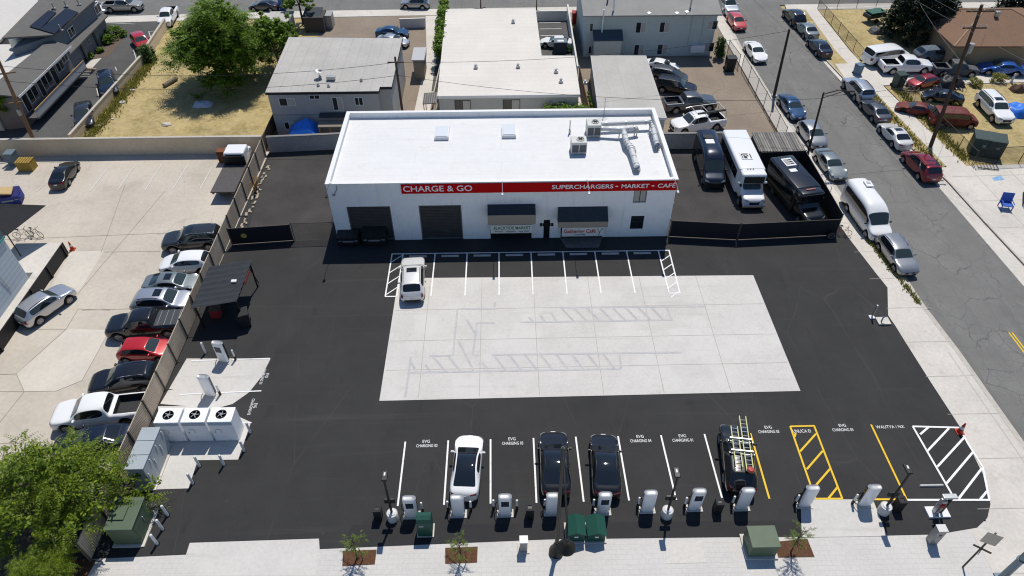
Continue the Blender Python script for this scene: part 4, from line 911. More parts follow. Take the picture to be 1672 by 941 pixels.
overlay(MATS['garage_roof'],'brick',(.34,.33,.31),.5,(1,1,1),bw=30,rh=1.6,mortar=.03,rot=R_(90))
# grey shingled apartments on the left
LA=thing('apartment_house','dark grey shingled apartment building with roof solar panels and a porch roof','building',(-57,85,0))
BLUEW=M('blue_grey_siding',(.16,.18,.20),rough=.85,var=.05,scale=2); DSH=M('dark_shingle',(.125,.122,.115),rough=.92,var=.12,scale=7,var2=.08,scale2=.5); GREYC=M('taupe_wall',(.20,.185,.17),rough=.85,var=.05,scale=2)
def L3(px,py,z): p=G(px,py,z); return (p.x+57,p.y-85,z)
# rear block: sloping roof plane from the ridge side down to the eave, walls below
za,zb2=6.2,5.0
r0,r1,r2,r3=L3(3,62,za),L3(89,57,zb2),L3(158,-3,zb2),L3(72,-8,za)
def thick(pts,t): 
    n=len(pts); v=list(pts)+[(p[0],p[1],p[2]-t) for p in pts]; return v,[tuple(range(n)),tuple(reversed(range(n,2*n)))]+[(i,n+i,n+(i+1)%n,(i+1)%n) for i in range(n)]
MB().add(*thick([r0,r1,r2,r3],.18)).build('roof',DSH,LA)
MB().prism([(r0[0]+.3,r0[1]+.2),(r1[0]-.4,r1[1]+.2),(r2[0]-.4,r2[1]),(r3[0]+.3,r3[1])],0,zb2-.2).build('wall',BLUEW,LA)
PN=(Vector(r1)-Vector(r0)).cross(Vector(r2)-Vector(r0)).normalized(); PN=PN if PN.z>0 else -PN
def on_plane(px,off):
    d=FW*F_PX+RT*(px[0]-CX)-UP*(px[1]-CY); o=Vector((57,-85,CAMH)); t=((Vector(r0)+PN*off)-o).dot(PN)/d.dot(PN); return tuple(o+d*t)
sx0=[L3(47,43,5.72),L3(88,55,5.3),L3(129,20,5.3),L3(105,13,5.55),L3(80,17,5.8)]
for q in ([(48,43),(65,48),(92,20),(79,17)],[(65,48),(89,55),(128,20),(108,13)]):
    pts=[on_plane(p,.14) for p in q]; MB().add(*thick(pts,.05)).build('solar_panel',M('solar_panel',(.012,.014,.022),rough=.18,spec=.6),LA)
for px,py in ((88,14),(108,11),(129,8),(100,50)):
    q=on_plane((px,py),0); MB().cyl(q,(q[0],q[1],q[2]+.7),.09).box((q[0],q[1],q[2]+.05),(.5,.35,.06)).build('roof_vent',METAL,LA)
def leftwin(a,b,x_frac=0): pass
# upper wall windows towards the driveway: small framed panes set on the east wall
ex=r1[0]-.4
for (px,py) in ((108,50),(148,12)):
    q=L3(px,py,3.9); k=(q[1]-r1[1])/(r2[1]-r1[1]); xw=r1[0]+(r2[0]-r1[0])*k-.4
    f=MB().box((xw+.03,q[1],3.7),(.06,1.5,1.1)).build('window',FRAMEW,LA)
    for s_ in (-.36,.36): MB().box((xw+.066,q[1]+s_,3.7),(.012,.6,.9)).build('pane',WGL,f)
# porch roof and porch walls
p0,p1,p2,p3=L3(107,70,3.1),L3(115,88,2.6),L3(176,25,2.6),L3(158,18,3.1)
MB().add(*thick([p0,p1,p2,p3],.15)).build('porch_roof',DSH,LA)
MB().add([(p1[0]-.1,p1[1],2.45),(p2[0]-.1,p2[1],2.45),(p2[0]-.1,p2[1],2.62),(p1[0]-.1,p1[1],2.62)],[(0,1,2,3)]).build('gutter',FRAMEW,LA)
pw=MB(); 
for f0,f1 in ((.34,.60),(.66,.98)):
    a=Vector(p1).lerp(Vector(p2),f0); b=Vector(p1).lerp(Vector(p2),f1); pw.prism([(a.x-.7,a.y),(b.x-.7,b.y),(b.x-.5,b.y+.02),(a.x-.5,a.y+.02)],0,2.5)
pw.build('porch_wall',GREYC,LA)
a=Vector(p1).lerp(Vector(p2),.47); o=text('lettering','52',.9,M('steel_numerals',(.35,.36,.36),rough=.4),LA,(a.x-.46,a.y,1.6),(R_(90),0,R_(74)),ext=.02)
# front single-storey block with its balcony
LB=thing('apartment_house','single-storey grey shingled block with windows over a railed walkway beside the driveway','building',(-60,75,0))
def L4(px,py,z): p=G(px,py,z); return (p.x+60,p.y-75,z)
zt1,zt2=4.4,3.7
f0,f1,f2,f3=L4(80,65,zt1),L4(116,75,zt2),L4(30,158,zt2),L4(-28,152,zt1)
MB().add(*thick([f0,f1,f2,f3],.15)).build('roof',DSH,LB)
MB().add([(f1[0],f1[1],zt2-.2),(f2[0],f2[1],zt2-.2),(f2[0],f2[1],zt2+.02),(f1[0],f1[1],zt2+.02),(f1[0]+.05,f1[1],zt2-.2),(f2[0]+.05,f2[1],zt2-.2),(f2[0]+.05,f2[1],zt2+.02),(f1[0]+.05,f1[1],zt2+.02)],[(0,1,2,3),(4,7,6,5),(3,2,6,7),(0,4,5,1),(1,5,6,2),(0,3,7,4)]).build('gutter',FRAMEW,LB)
g0,g1,g2,g3=L4(78,66,0),L4(112,78,zt2),L4(28,158,zt2),L4(-30,150,zt1)
WALLX=[(f1[0]-.7,f1[1]-.2),(f2[0]-.7,f2[1]+.2)]
MB().prism([WALLX[0],WALLX[1],(f3[0]+.2,f3[1]+.2),(f0[0]+.2,f0[1]-.2)],0,zt2-.16).build('wall',GREYC,LB)
MB().prism([(f0[0]-.02,f0[1]),(f3[0]-.02,f3[1]),(f3[0]-16,f3[1]),(f0[0]-16,f0[1])],0,zt1-.5).build('flat_roof_wing',M('pale_roof_coating',(.55,.53,.49),rough=.85,var=.05,scale=2),LB)
q=L4(34,76,zt1-.5); MB().lathe([(.95,0),(.85,1.1),(.72,1.15),(.62,1.1),(.6,.9),(.02,.9)],q,20).build('roof_vent',METAL,LB,smooth=40)
v0,v1=Vector((*WALLX[1],0)),Vector((*WALLX[0],0)); dv=(v1-v0); ang=math.atan2(dv.y,dv.x); LV=dv.length
def lbw(fr,w,z0,z1,door=False):
    c=v0+dv*fr; nrm=Vector((math.sin(ang),-math.cos(ang),0)); c=c+nrm*.03
    f=MB().box((c.x,c.y,(z0+z1)/2),(w,.06,z1-z0),rz=ang).build('door' if door else 'window',FRAMEW,LB)
    c2=c+nrm*.034
    if door: MB().box((c2.x,c2.y,(z0+z1)/2),(w-.14,.012,z1-z0-.1),rz=ang).build('door_panel',DKM,f)
    else:
        for s_ in (-1,1):
            c3=c2+dv.normalized()*(s_*w/4); MB().box((c3.x,c3.y,(z0+z1)/2),(w/2-.1,.012,z1-z0-.14),rz=ang).build('pane',WGL,f)
for fr,w,z0,z1,dr in ((.12,1.0,1.2,3.2,1),(.25,1.8,1.6,3.2,0),(.40,.9,1.2,3.2,1),(.52,1.9,1.5,3.2,0),(.66,1.0,1.2,3.2,1),(.80,1.5,1.9,3.0,0),(.92,1.2,2.3,3.1,0)): lbw(fr,w,z0,z1,dr)
nrm=Vector((math.sin(ang),-math.cos(ang),0)); e0=v0+nrm*.01; e1=v1+nrm*.01
MB().prism([e0,e1,e1+nrm*1.5,e0+nrm*1.5],.95,1.1).build('walkway',M('walkway_deck',(.10,.095,.09),rough=.9),LB)
rl=MB(); pa_=e0+nrm*1.45; pb_=e1+nrm*1.45
rl.prism([pa_,pb_,pb_+nrm*.06,pa_+nrm*.06],1.12,1.95); rl.build('railing_panel',M('pale_railing',(.42,.42,.41),rough=.6),LB)
MB().prism([pa_-nrm*.03,pb_-nrm*.03,pb_+nrm*.09,pa_+nrm*.09],1.952,2.03).build('handrail',M('timber_rail',(.30,.19,.09),rough=.7),LB)
st=MB()
for i in range(6):
    c=e1+dv.normalized()*(.2+.32*i)+nrm*.8; st.box((c.x,c.y,1.0-.17*i-.1),(.32,1.3,.06+.0*i),rz=ang)
st.build('stair',M('stair_treads',(.33,.26,.19),rough=.8),LB)
# far left pale roof
q=[G(-5,70,3.2),G(62,2,3.2),G(20,-30,3.2),G(-90,-20,3.2),G(-90,60,3.2)]
flat_house('flat_roofed_house','pale grey flat roof at the top left edge beyond the dark eaves',[(p.x,p.y) for p in (q[4],q[0],q[1],q[2],q[3])],3.2,GREYC,M('pale_roof_coating'),.05,.25)
# brown roofed house on the right
HH=thing('hip_roof_house','tan house with a brown hipped roof behind the conifer','building',(0,0,0))
hz=3.0; e=[G(1556,75,hz),G(1700,90,hz),G(1720,20,hz),G(1590,20,hz)]
c=sum(e,Vector())/4; HH.location=(c.x,c.y,0); E_=[(p.x-c.x,p.y-c.y) for p in ( Vector((53.6,78.3,0)),Vector((68,78.0,0)),Vector((68,89.5,0)),Vector((53.6,89.5,0)))]
MB().prism([(x*.93,y*.93) for x,y in E_],0,hz-.05).build('wall',M('tan_stucco',(.28,.21,.13),rough=.85,var=.06,scale=2),HH)
(ax,ay),(bx,by),(cx_,cy2),(dx,dy_)=E_; my=(ay+cy2)/2; rA=(ax+5.6,my,hz+2.1); rB=(bx-5.6,my,hz+2.1)
vv=[(ax,ay,hz),(bx,by,hz),(cx_,cy2,hz),(dx,dy_,hz),rA,rB,(ax,ay,hz-.18),(bx,by,hz-.18),(cx_,cy2,hz-.18),(dx,dy_,hz-.18)]
MB().add(vv,[(0,1,5,4),(1,2,5),(2,3,4,5),(3,0,4),(0,6,7,1),(1,7,8,2),(2,8,9,3),(3,9,6,0),(9,8,7,6)]).build('roof',M('brown_shingle',(.21,.125,.08),rough=.9,var=.10,scale=6,var2=.07,scale2=.4),HH)
rc=MB()
for a,b in (((ax,ay,hz+.03),rA),((bx,by,hz+.03),rB),(rA,rB),((dx,dy_,hz+.03),rA)): rc.tube([a,b],.09,6)
rc.build('ridge_cap',M('ridge_tan',(.36,.24,.15),rough=.8),HH); MB().rbox((ax+6.5,my-1.2,hz+2.0),(.5,.4,.6),.05).build('roof_vent',METAL,HH)
window(HH,ax+3,ax+5,1.0,2.3,y=ay*.93-.02,blind=1)
# pale blue building at the left edge with its canopy, ramp wall
BB=thing('corner_building','pale blue-white block building with a dark roof edge at the left edge of the yard','building',(-38.1,42.0,0))
hq=5.3; BLK=M('pale_blue_block',(.50,.56,.60),rough=.85,var=.03,scale=3); overlay(BLK,'brick',(.40,.45,.49),.6,(1,1,1),bw=.4,rh=.2,mortar=.02,rx=R_(90),rot=0)
MB().box((-10,-15,hq/2),(20,30,hq)).build('wall',BLK,BB)
MB().box((-10,-15,hq+.32),(20.16,30.16,.64)).build('parapet_band',M('slate_band',(.10,.13,.16),rough=.7),BB)
MB().box((-10,-15,hq+.05),(20.24,30.24,.14)).build('teal_trim',M('teal_trim',(.05,.28,.26),rough=.6),BB)
MB().tube([(.04,-2.2,2.0),(.06,-2.4,3.6)],.025,6).build('conduit',METAL,BB)
CN=thing('canopy','black fabric canopy with a pointed corner beside the pale blue building','canopy',(-38.2,47.9,0))
MB().add([(0,0,4.0),(-12,.6,4.3),(-12,-3.4,3.2),(-1.8,-3.3,3.5),(0,0,3.96),(-12,.6,4.26),(-12,-3.4,3.16),(-1.8,-3.3,3.46)],[(0,1,2,3),(7,6,5,4),(0,3,7,4),(3,2,6,7),(2,1,5,6),(1,0,4,5)]).build('fabric',M('black_canvas',(.018,.018,.02),rough=.8,var=.15,scale=2),CN)
MB().cyl((-8,.4,0),(-8,.4,4.1),.05).build('post',DKM,CN); MB().cyl((-1.85,-3.2,0),(-1.85,-3.2,3.4),.05).build('post',DKM,CN)
RP=thing('ramp_platform','raised concrete walkway with a black panelled side wall along the pale blue building','ramp',(-37.4,40,0))
MB().prism([(-.7,-16),(-.02,-16),(-.02,6.4),(-3.9,6.4),(-3.9,2.65),(-.7,2.65)],0,1.16).build('deck',WALKC,RP)
MB().prism([(-.018,-16),(.06,-16),(.06,6.4),(-.018,6.4)],0,1.2).build('side_wall',M('black_panel',(.02,.02,.021),rough=.6),RP)
pp=MB()
for i in range(8): pp.box((.12,6.0-2.7*i,.62),(.1,.16,1.24))
pp.build('side_post',DKM,RP)
# ---------------------------------------------------------------- fences and walls
TANM=M('tan_fence_metal',(.50,.41,.31),rough=.75,var=.10,scale=1.2,var2=.12,scale2=.3); overlay(TANM,'ridge',(.2,.17,.14),.25,(1,1,1),ws=2.5,dir='Y')
TANW=M('tan_block_wall',(.62,.51,.36),rough=.9,var=.06,scale=3,var2=.10,scale2=.25,bump=.2,bscale=30); GREYB=M('grey_block_wall',(.36,.345,.32),rough=.9,var=.08,scale=3,var2=.12,scale2=.3,bump=.2,bscale=30)
MESHM=M('black_windscreen_mesh',(.016,.016,.018),rough=.9,var=.2,scale=6); WOOD=M('weathered_timber',(.14,.095,.06),rough=.85,var=.2,scale=4); WOODO=M('orange_timber',(.36,.2,.07),rough=.8,var=.15,scale=5)
POSTM=M('fence_post_brown',(.07,.06,.05),rough=.7)
def chain_material():
    m=bpy.data.materials.new('chain_link'); m.use_nodes=True; n=m.node_tree.nodes; l=m.node_tree.links; b=n['Principled BSDF']; b.inputs['Base Color'].default_value=(.05,.047,.043,1); b.inputs['Roughness'].default_value=.8; b.inputs['Specular IOR Level'].default_value=.1
    b.inputs['Alpha'].default_value=.30; return m
CHAIN=chain_material()
# tan metal fence between the two lots: solid panels between posts
TF=thing('metal_fence','tan solid metal fence with dark posts dividing the concrete yard from the asphalt lot','fence',(-24.0,43,0))
ya,yb=18.8,61.2; H=2.0; nP=17; step=(yb-ya)/nP
for i in range(nP):
    y0=ya+i*step-43; MB().box((0,y0+step/2,H/2+.05),(.06,step-.11,H-.1)).build('panel',TANM,TF)
for i in range(nP+1): MB().box((.05,ya+i*step-43,H/2+.04),(.10,.10,H+.08)).cyl((.1,ya+i*step-43,.1),(.55,ya+i*step-43,.02),.02).build('post',POSTM,TF)
def wall(name,label,a,b,h,t,mat,cap=None,cat='wall',z=0):
    a=Vector((a[0],a[1],0)); b=Vector((b[0],b[1],0)); d=b-a; L=d.length; w=thing(name,label,cat,(a.x,a.y,z),math.atan2(d.y,d.x))
    MB().box((L/2,0,h/2),(L,t,h)).build('wall_body',mat,w)
    if cap: MB().box((L/2,0,h+.04),(L+.02,t+.08,.08)).build('cap',cap,w)
    return w
CAPM=M('wall_cap',(.45,.41,.35),rough=.85,var=.08,scale=3)
wall('boundary_wall','long tan block wall behind the concrete yard',(-75,61.9),(-24.1,61.9),1.9,.25,TANW,CAPM)
wall('boundary_wall','grey block wall closing the asphalt yard left of the shop',(-23.7,62.0),(-14.6,62.6),1.75,.25,GREYB,M('grey_cap',(.2,.195,.19),rough=.9))
wall('boundary_wall','grey block wall behind the dark navy van right of the shop',(14.9,61.7),(24.6,61.7),1.75,.25,GREYB,M('grey_cap'))
wall('boundary_wall','low tan wall between the driveway and the dry grass lot',(-44.55,63.95),(-43.9,83),1.1,.2,TANW,CAPM)
wall('boundary_wall','far tan wall stretch by the round bush beside the white pickup',(-43.9,83.1),(-44.6,93),1.3,.2,TANW,CAPM)
wall('garden_wall','low white garden wall with a return beside the far pavement',(-13.3,92.2),(-6.5-3.4,92.4),1.3,.25,M('white_garden_wall',(.6,.59,.56),rough=.85,var=.05,scale=3))
wall('garden_wall','short white wall stub across the pale path from the longer garden wall',(-9.0+.4,92.2),(-7.2,92.2),1.2,.25,M('white_garden_wall'))
wall('lot_wall','white wall between the narrow striped lot and the mint apartment house',(9.15,77.4),(9.4,96),1.5,.2,M('white_garden_wall'))
wall('lot_wall','white end wall of the narrow striped lot',(4.9,94.3),(9.2,94.3),1.3,.2,M('white_garden_wall'))
wall('timber_fence','brown timber fence at the end of the dry grass lot beside the grey house',(-24.2,62.2),(-24.0,73),1.7,.08,WOOD,None,'fence')
wall('timber_fence','dark timber fence between the cream house and the garage block',(9.55,63.5),(9.3,77.2),1.7,.08,WOOD,None,'fence')
wall('path_wall','thin pale wall along the narrow path beside the cream house',(-7.55,70.6),(-7.1,79.5),1.2,.12,CAPM)
def chain_fence(label,pts,h,n=None,mat=None,rail=True,name='chain_link_fence',zb=0,fill=None):
    a=Vector((pts[0][0],pts[0][1],0)); f=thing(name,label,'fence',(a.x,a.y,zb)); sh_=MB(); rl=MB(); posts=[]
    for p,q in zip(pts,pts[1:]):
        p=Vector((p[0],p[1],0))-a; q=Vector((q[0],q[1],0))-a; d=q-p; k=max(1,round(d.length/2.8)); nn=Vector((-d.y,d.x,0)).normalized()*.008
        sh_.add([p+Vector((0,0,.05)),q+Vector((0,0,.05)),q+Vector((0,0,h)),p+Vector((0,0,h))],[(0,1,2,3)])
        if rail: rl.cyl(p+Vector((0,0,h)),q+Vector((0,0,h)),.03,n=6)
        for i in range(k+1): posts.append(p+d*(i/k))
    sh_.build('mesh_panel',mat or CHAIN,f)
    if rail: rl.build('top_rail',fill or METAL,f)
    seen=[]
    for p in posts:
        if any((p-s_).length<.05 for s_ in seen): continue
        seen.append(p); MB().cyl(p,p+Vector((0,0,h+.12)),.035,n=8).build('post',fill or METAL,f)
    return f
chain_fence('chain-link fence with dark posts along the near pavement by the dirt yard',[(29.3,62.5),(29.35,70),(29.2,79)],1.8,mat=M('chain_backed',(.15,.13,.11),rough=.9) if 0 else CHAIN,fill=POSTM)
chain_fence('chain-link gate leaf ajar by the black bin at the end of the dirt yard',[(28.9,79.4),(28.6,83.5)],1.7,fill=DKM)
chain_fence('tall chain-link fence bay between the black sliding gate and the shop wall',[(-18.2,47.65),(-14.65,47.75)],1.9,fill=POSTM)
chain_fence('chain-link fence round the dry yard with the conifer',[(44.9,81.6),(44.8,97.5),(56,98)],1.2,fill=POSTM)
chain_fence('chain-link fence with dark posts on the verge in front of the wrecked cars',[(46.0,74.2),(46.4,66),(46.9,58.1)],1.5,fill=POSTM)
chain_fence('black wire fence along the paved apron above the dark green bins',[(47.0,58.0),(54,58.4),(72,59)],1.9,fill=DKM,mat=CHAIN)
def mesh_gate(label,a,b,h,lean=0,frame=POSTM,name='mesh_gate'):
    a=Vector((a[0],a[1],0)); b=Vector((b[0],b[1],0)); d=b-a; g=thing(name,label,'gate',a,math.atan2(d.y,d.x)); L=d.length
    MB().box((L/2,0,h/2+.1),(L-.1,.03,h-.1),rx=lean).build('mesh_panel',MESHM,g)
    MB().box((L/2,0,.08),(L,.06,.06)).build('bottom_rail',frame,g); fr=MB(); fr.box((L/2,0,h+.1),(L,.05,.05))
    for x in (0,L): fr.box((x,0,h/2+.1),(.07,.07,h+.2))
    fr.build('gate_frame',POSTM,g); return g
RUSTF=M('rusty_frame',(.22,.18,.14),rough=.8)
g1=mesh_gate('black mesh sliding gate beside the tan fence, with pale bottom rail',(-23.5,47.1),(-18.3,47.55),1.75,frame=RUSTF)
MB().lathe([(.25,0),(.25,.02),(.02,.02)],(1.2,-.03,1.0),12,axis='Y').build('badge',M('yellow_plate',(.55,.38,.08),rough=.6),g1)
mesh_gate('black mesh gate leaf joined to the shop corner',(14.6,47.35),(20.4,46.75),1.75,frame=RUSTF)
mesh_gate('black mesh gate leaf ending at the wheel and bicycle by the pavement',(20.5,46.75),(29.2,47.2),1.75,frame=RUSTF)
mesh_gate('tall black mesh fence along the pavement beside the black minibus',(29.35,47.4),(29.4,58.6),2.1,frame=POSTM,name='mesh_fence')['category']='fence'
mesh_gate('tall black mesh fence between the corrugated shed and the black minibus',(24.9,57.0),(29.3,57.2),2.3,frame=POSTM,name='mesh_fence')['category']='fence'
# loose wheel and bicycle by the gate end
def wheel_thing(name,label,loc,r,rz,mat=TYRE):
    t=thing(name,label,'wheel',loc,rz); MB().lathe([(r*.7,-.06),(r,-.05),(r,.05),(r*.7,.06)],(0,0,r),24,axis='Y',closed=True).build('tyre',mat,t)
    h=MB(); 
    for k in range(6): h.box((math.cos(k*math.pi/3)*r*.35,.04,r+math.sin(k*math.pi/3)*r*.35),(r*.7,.03,.05),ry=-k*math.pi/3)
    h.lathe([(r*.72,.02),(r*.72,.065),(r*.6,.065),(r*.6,.02)],(0,0,r),24,axis='Y').build('rim',RIM,t)
p=G(1353,388); wheel_thing('spare_wheel','spare wheel leaning on the black gate end',(p.x,46.75,0),.42,math.pi)
def bicycle(label,loc,rz,col):
    t=thing('bicycle',label,'bicycle',loc,rz); r=.33
    for x in (-.52,.52):
        w_=MB().lathe([(r-.03,-.02),(r,-.015),(r,.015),(r-.03,.02)],(x,0,r),22,axis='Y',closed=True)
        wo=w_.build('wheel',TYRE,t); s_=MB()
        for k in range(8): s_.cyl((x,0,r),(x+math.cos(k*.785)*(r-.03),0,r+math.sin(k*.785)*(r-.03)),.004,n=4)
        s_.build('spokes',METAL,wo)
    MB().tube([(-.52,0,r),(-.18,0,.86),(.36,0,.84),(.52,0,r)],.02,6).tube([(-.18,0,.86),(-.05,0,.32),(.36,0,.8)],.02,6).tube([(-.52,0,r),(-.05,0,.32)],.015,6).build('frame',col,t)
    MB().rbox((-.2,0,.94),(.25,.13,.06),.02).build('saddle',DKM,t); MB().tube([(.4,-.28,1.0),(.36,0,1.0),(.4,.28,1.0)],.015,6).cyl((.36,0,.8),(.36,0,1.0),.015).build('handlebar',DKM,t)
p=G(1369,383); bicycle('red bicycle chained at the end of the black gate by the pavement',(p.x+.2,p.y,0),R_(-25),M('red_frame',(.4,.03,.03),rough=.4))
p=G(40,388); bicycle('black bicycle lying against the ramp under the black canopy',(p.x,p.y,0),R_(10),DKM); p=G(52,390); bicycle('dark bicycle parked outermost beside the ramp head',(p.x+.3,p.y+.3,0),R_(-15),M('dark_frame_paint',(.03,.03,.035),rough=.4))
# corrugated shed behind the black minibus
SH=thing('corrugated_shed','low shed with a rusty corrugated roof behind the two minibuses','shed',(27,58.8,0)); CORR=M('corrugated_steel',(.16,.155,.145),rough=.55,metal=.4,var=.25,scale=1.5); overlay(CORR,'ridge',(.08,.075,.07),.5,(1,1,1),ws=1.3,dir='X')
MB().box((0,0,1.15),(4.2,2.9,2.3)).build('wall',M('shed_wall',(.05,.05,.05),rough=.8),SH)
cr=MB(); nn=42
for i in range(nn):
    x0=-2.2+4.4*i/nn; x1=x0+4.4/nn; z0=.04*math.sin(i*2.1); z1=.04*math.sin((i+1)*2.1); cr.add([(x0,-1.6,2.4+z0),(x1,-1.6,2.4+z1),(x1,1.6,2.55+z1),(x0,1.6,2.55+z0)],[(0,1,2,3)])
cr.build('roof',CORR,SH)
# carport
CP=thing('carport','open carport with a black corrugated roof leaning to the tan metal fence','carport',(-21.5,39.4,0)); BCORR=M('black_corrugated',(.04,.042,.045),rough=.45,metal=.3,var=.12,scale=2)
cr=MB(); nn=30
x0_,x1_=-1.75,1.65
for i in range(nn):
    ya_,yb_=-2.4+4.7*i/nn,-2.4+4.7*(i+1)/nn; za,zb3=.035*math.sin(i*1.57),.035*math.sin((i+1)*1.57)
    cr.add([(x0_,ya_,2.35+za),(x1_,ya_+.35,2.7+za),(x1_,yb_+.35,2.7+zb3),(x0_,yb_,2.35+zb3)],[(0,1,2,3)])
cr.build('roof',BCORR,CP)
for x,y,h in ((-1.55,-2.1,2.3),(-1.55,2.0,2.3),(1.5,-1.8,2.62),(1.5,2.3,2.62)): MB().box((x,y,h/2),(.1,.1,h)).build('post',DKM,CP)
MB().box((1.55,.25,2.5),(.06,4.4,.12)).box((1.52,2.3,1.3),(.05,.05,2.4),rx=.3).build('beam',DKM,CP)
MB().box((1.64,.9,2.45),(.03,1.5,.32)).build('sign_board',M('faded_red_board',(.3,.07,.06),rough=.7),CP); MB().rbox((.9,.1,2.78),(.4,.28,.12),.03).build('roof_hatch',FRAMEW,CP)
t=thing('workbench','dark shelf bench with red drawers under the carport','bench',(-22.4,39.5,0)); MB().box((0,0,.85),(.8,2.6,.06)).build('bench_top',WOOD,t); MB().box((0,-1.0,.4),(.7,.5,.8)).build('drawer',M('tool_red',(.35,.03,.03),rough=.5),t); MB().box((0,1.1,.41),(.7,.1,.82)).build('leg',DKM,t)
# ---------------------------------------------------------------- bins and boxes
def wheelie(label,p,rz,mat,s=1.0,name='wheelie_bin',group=None,h=1.05):
    t=thing(name,label,'bin',(p.x,p.y,p.z if len(p)>2 else 0),rz,group); t.scale=(s,s,s)
    bm=MB().box((0,0,h/2+.02),(.60,.66,h),taper=1.12); bm.build('body',mat,t)
    MB().rbox((0,-.02,h+.06),(.72,.80,.09),.04).build('lid',mat,t); MB().cyl((-.3,.36,h-.04),(.3,.36,h-.04),.02).build('handle',DKM,t)
    for x in (-.3,.3): MB().cyl((x-.04,.33,.1),(x+.04,.33,.1),.1).build('wheel',TYRE,t)
    return t
BINB=M('bin_black',(.02,.021,.022),rough=.45); BINBL=M('bin_blue',(.02,.08,.32),rough=.5); BING=M('bin_dark_green',(.02,.045,.04),rough=.5)
wheelie('black wheeled bin at the corner post of the carport',G(402,530),R_(20),BINB,1.25)
wheelie('black wheeled bin standing by the ajar gate in the dirt yard',G(1190,115),R_(90),BINB,1.5)
wheelie('blue wheeled bin on the far pavement beside the leafy street tree',G(463,15),0,BINBL,1.25)
wheelie('dark green wheeled bin at the mouth of the paved drive',G(1464,142),R_(10),BING,1.5); wheelie('small blue bin at the kerb behind the silver estate suv',G(1399,121),R_(20),M('bin_slate_blue',(.10,.17,.25),rough=.5),1.1)
wheelie('red and black wheeled bin beside the mint apartment house wall',G(939,37),0,M('bin_red',(.35,.03,.02),rough=.5),1.3)
def dumpster(label,p,rz,w,d,h,mat,lidm):
    t=thing('dumpster',label,'dumpster',p,rz,None)
    MB().add([(-w/2,-d/2+.15,.15),(w/2,-d/2+.15,.15),(w/2,d/2,.15),(-w/2,d/2,.15),(-w/2,-d/2,h*.85),(w/2,-d/2,h*.85),(w/2,d/2,h),(-w/2,d/2,h)],[(0,3,2,1),(4,5,6,7),(0,1,5,4),(1,2,6,5),(2,3,7,6),(3,0,4,7)]).build('body',mat,t)
    for x in (-w/4,w/4): MB().add(*thick([(x-w/4+.02,-d/2-.05,h*.85+.03),(x+w/4-.02,-d/2-.05,h*.85+.03),(x+w/4-.02,d/2,h+.06),(x-w/4+.02,d/2,h+.06)],.04)).build('lid',lidm,t)
    for x in (-w/2-.06,w/2+.06): MB().box((x,-.05,h*.6),(.12,d*.6,.14)).build('lift_pocket',mat,t)
    MB().box((0,-d/2+.05,h*.5),(w*.5,.02,.16)).box((-w*.38,-d/2+.04,h*.55),(w*.16,.02,.1)).box((w*.38,-d/2+.04,h*.55),(w*.16,.02,.1)).build('label_plate',M('label_grey',(.22,.24,.26),rough=.6),t)
    for x in (-w*.4,w*.4):
        for y in (-d*.3,d*.35): MB().cyl((x-.04,y,.08),(x+.04,y,.08),.08).build('caster',TYRE,t)
    return t
p=G(570,404); dumpster('black dumpster nearest the corner of the white shop',(p.x,p.y+.6,0),0,1.85,1.3,1.25,BINB,BINB)
p=G(613,403); dumpster('black dumpster in front of the first roller door',(p.x,p.y+.6,0),0,2.0,1.4,1.45,BINB,BINB)
p=G(20,331); t=dumpster('blue open skip with a mattress board beside the canopy',(p.x,p.y,0),R_(15),2.0,1.4,1.2,M('skip_blue',(.02,.035,.2),rough=.5),M('skip_lid',(.02,.02,.12),rough=.5))
t=thing('mattress','tan board slumped over the blue skip','mattress',(p.x+.1,p.y-.1,1.28),R_(15)); MB().rbox((0,0,.12),(1.1,1.0,.18),.06,ry=.2,rx=.15).build('board',M('tan_foam',(.5,.36,.18),rough=.9),t)
p=G(47,276); t=thing('pallet_box','mustard yellow crate against the tan wall beside a grey bin','crate',(p.x,p.y,0)); MB().box((0,0,.5),(1.4,1.0,1.0)).build('body',M('mustard_wood',(.30,.2,.04),rough=.8,var=.2,scale=4),t)
s_=MB()
for i in range(6): s_.box((-.62+.25*i,0,1.03),(.18,1.06,.05))
s_.build('top_slats',M('mustard_wood'),t)
p=G(26,268); wheelie('grey-blue covered bin against the tan wall beside the mustard crate',Vector((p.x,p.y,0)),0,M('bin_grey_blue',(.12,.16,.19),rough=.6),1.25)
p=G(12,262); t=thing('leaning_post','thin dark pole leaning on the tan wall','pole',(p.x-.5,p.y,0)); MB().cyl((0,0,0),(-.6,.7,2.2),.05).build('pole',WOOD,t)
# items along the carport side: timber stack and orange pallet
p=G(372,265); t=thing('timber_rack','stack of rust-brown timber boards against the tan wall','timber',(p.x,p.y+.2,0))
for i in range(7): MB().box((0,-.02*i,.12+.2*i),(1.5,.9-.02*i,.13)).build('board',M('brown_boards',(.17,.06,.025),rough=.8,var=.2,scale=4),t)
p=G(418,312); t=thing('pallet','orange timber pallet leaning on the tan fence','pallet',(-23.3,p.y,0)); 
s_=MB()
for i in range(6): s_.box((.0+.06*i-.2,0,.2+.2*i),(.03,1.2,.14),ry=-.3)
s_.build('slats',WOODO,t)
for y in (-.5,.5): MB().box((-.1,y,.7),(.06,.08,1.3),ry=-.3).build('bearer',WOODO,t)
t=thing('debris_strip','line of rubble and boards along the foot of the tan fence','rubble',(-23.4,50.5,.02)); t['kind']='stuff'
s_=MB()
for i in range(60):
    y=rnd.uniform(-3,9); s_.box((rnd.uniform(-.12,.35),y,.05),(rnd.uniform(.05,.25),rnd.uniform(.08,.5),rnd.uniform(.05,.12)),rz=rnd.uniform(-.4,.4))
s_.build('rubble_pieces',M('rubble_tan',(.36,.31,.24),rough=.9,var=.2,scale=3),t)
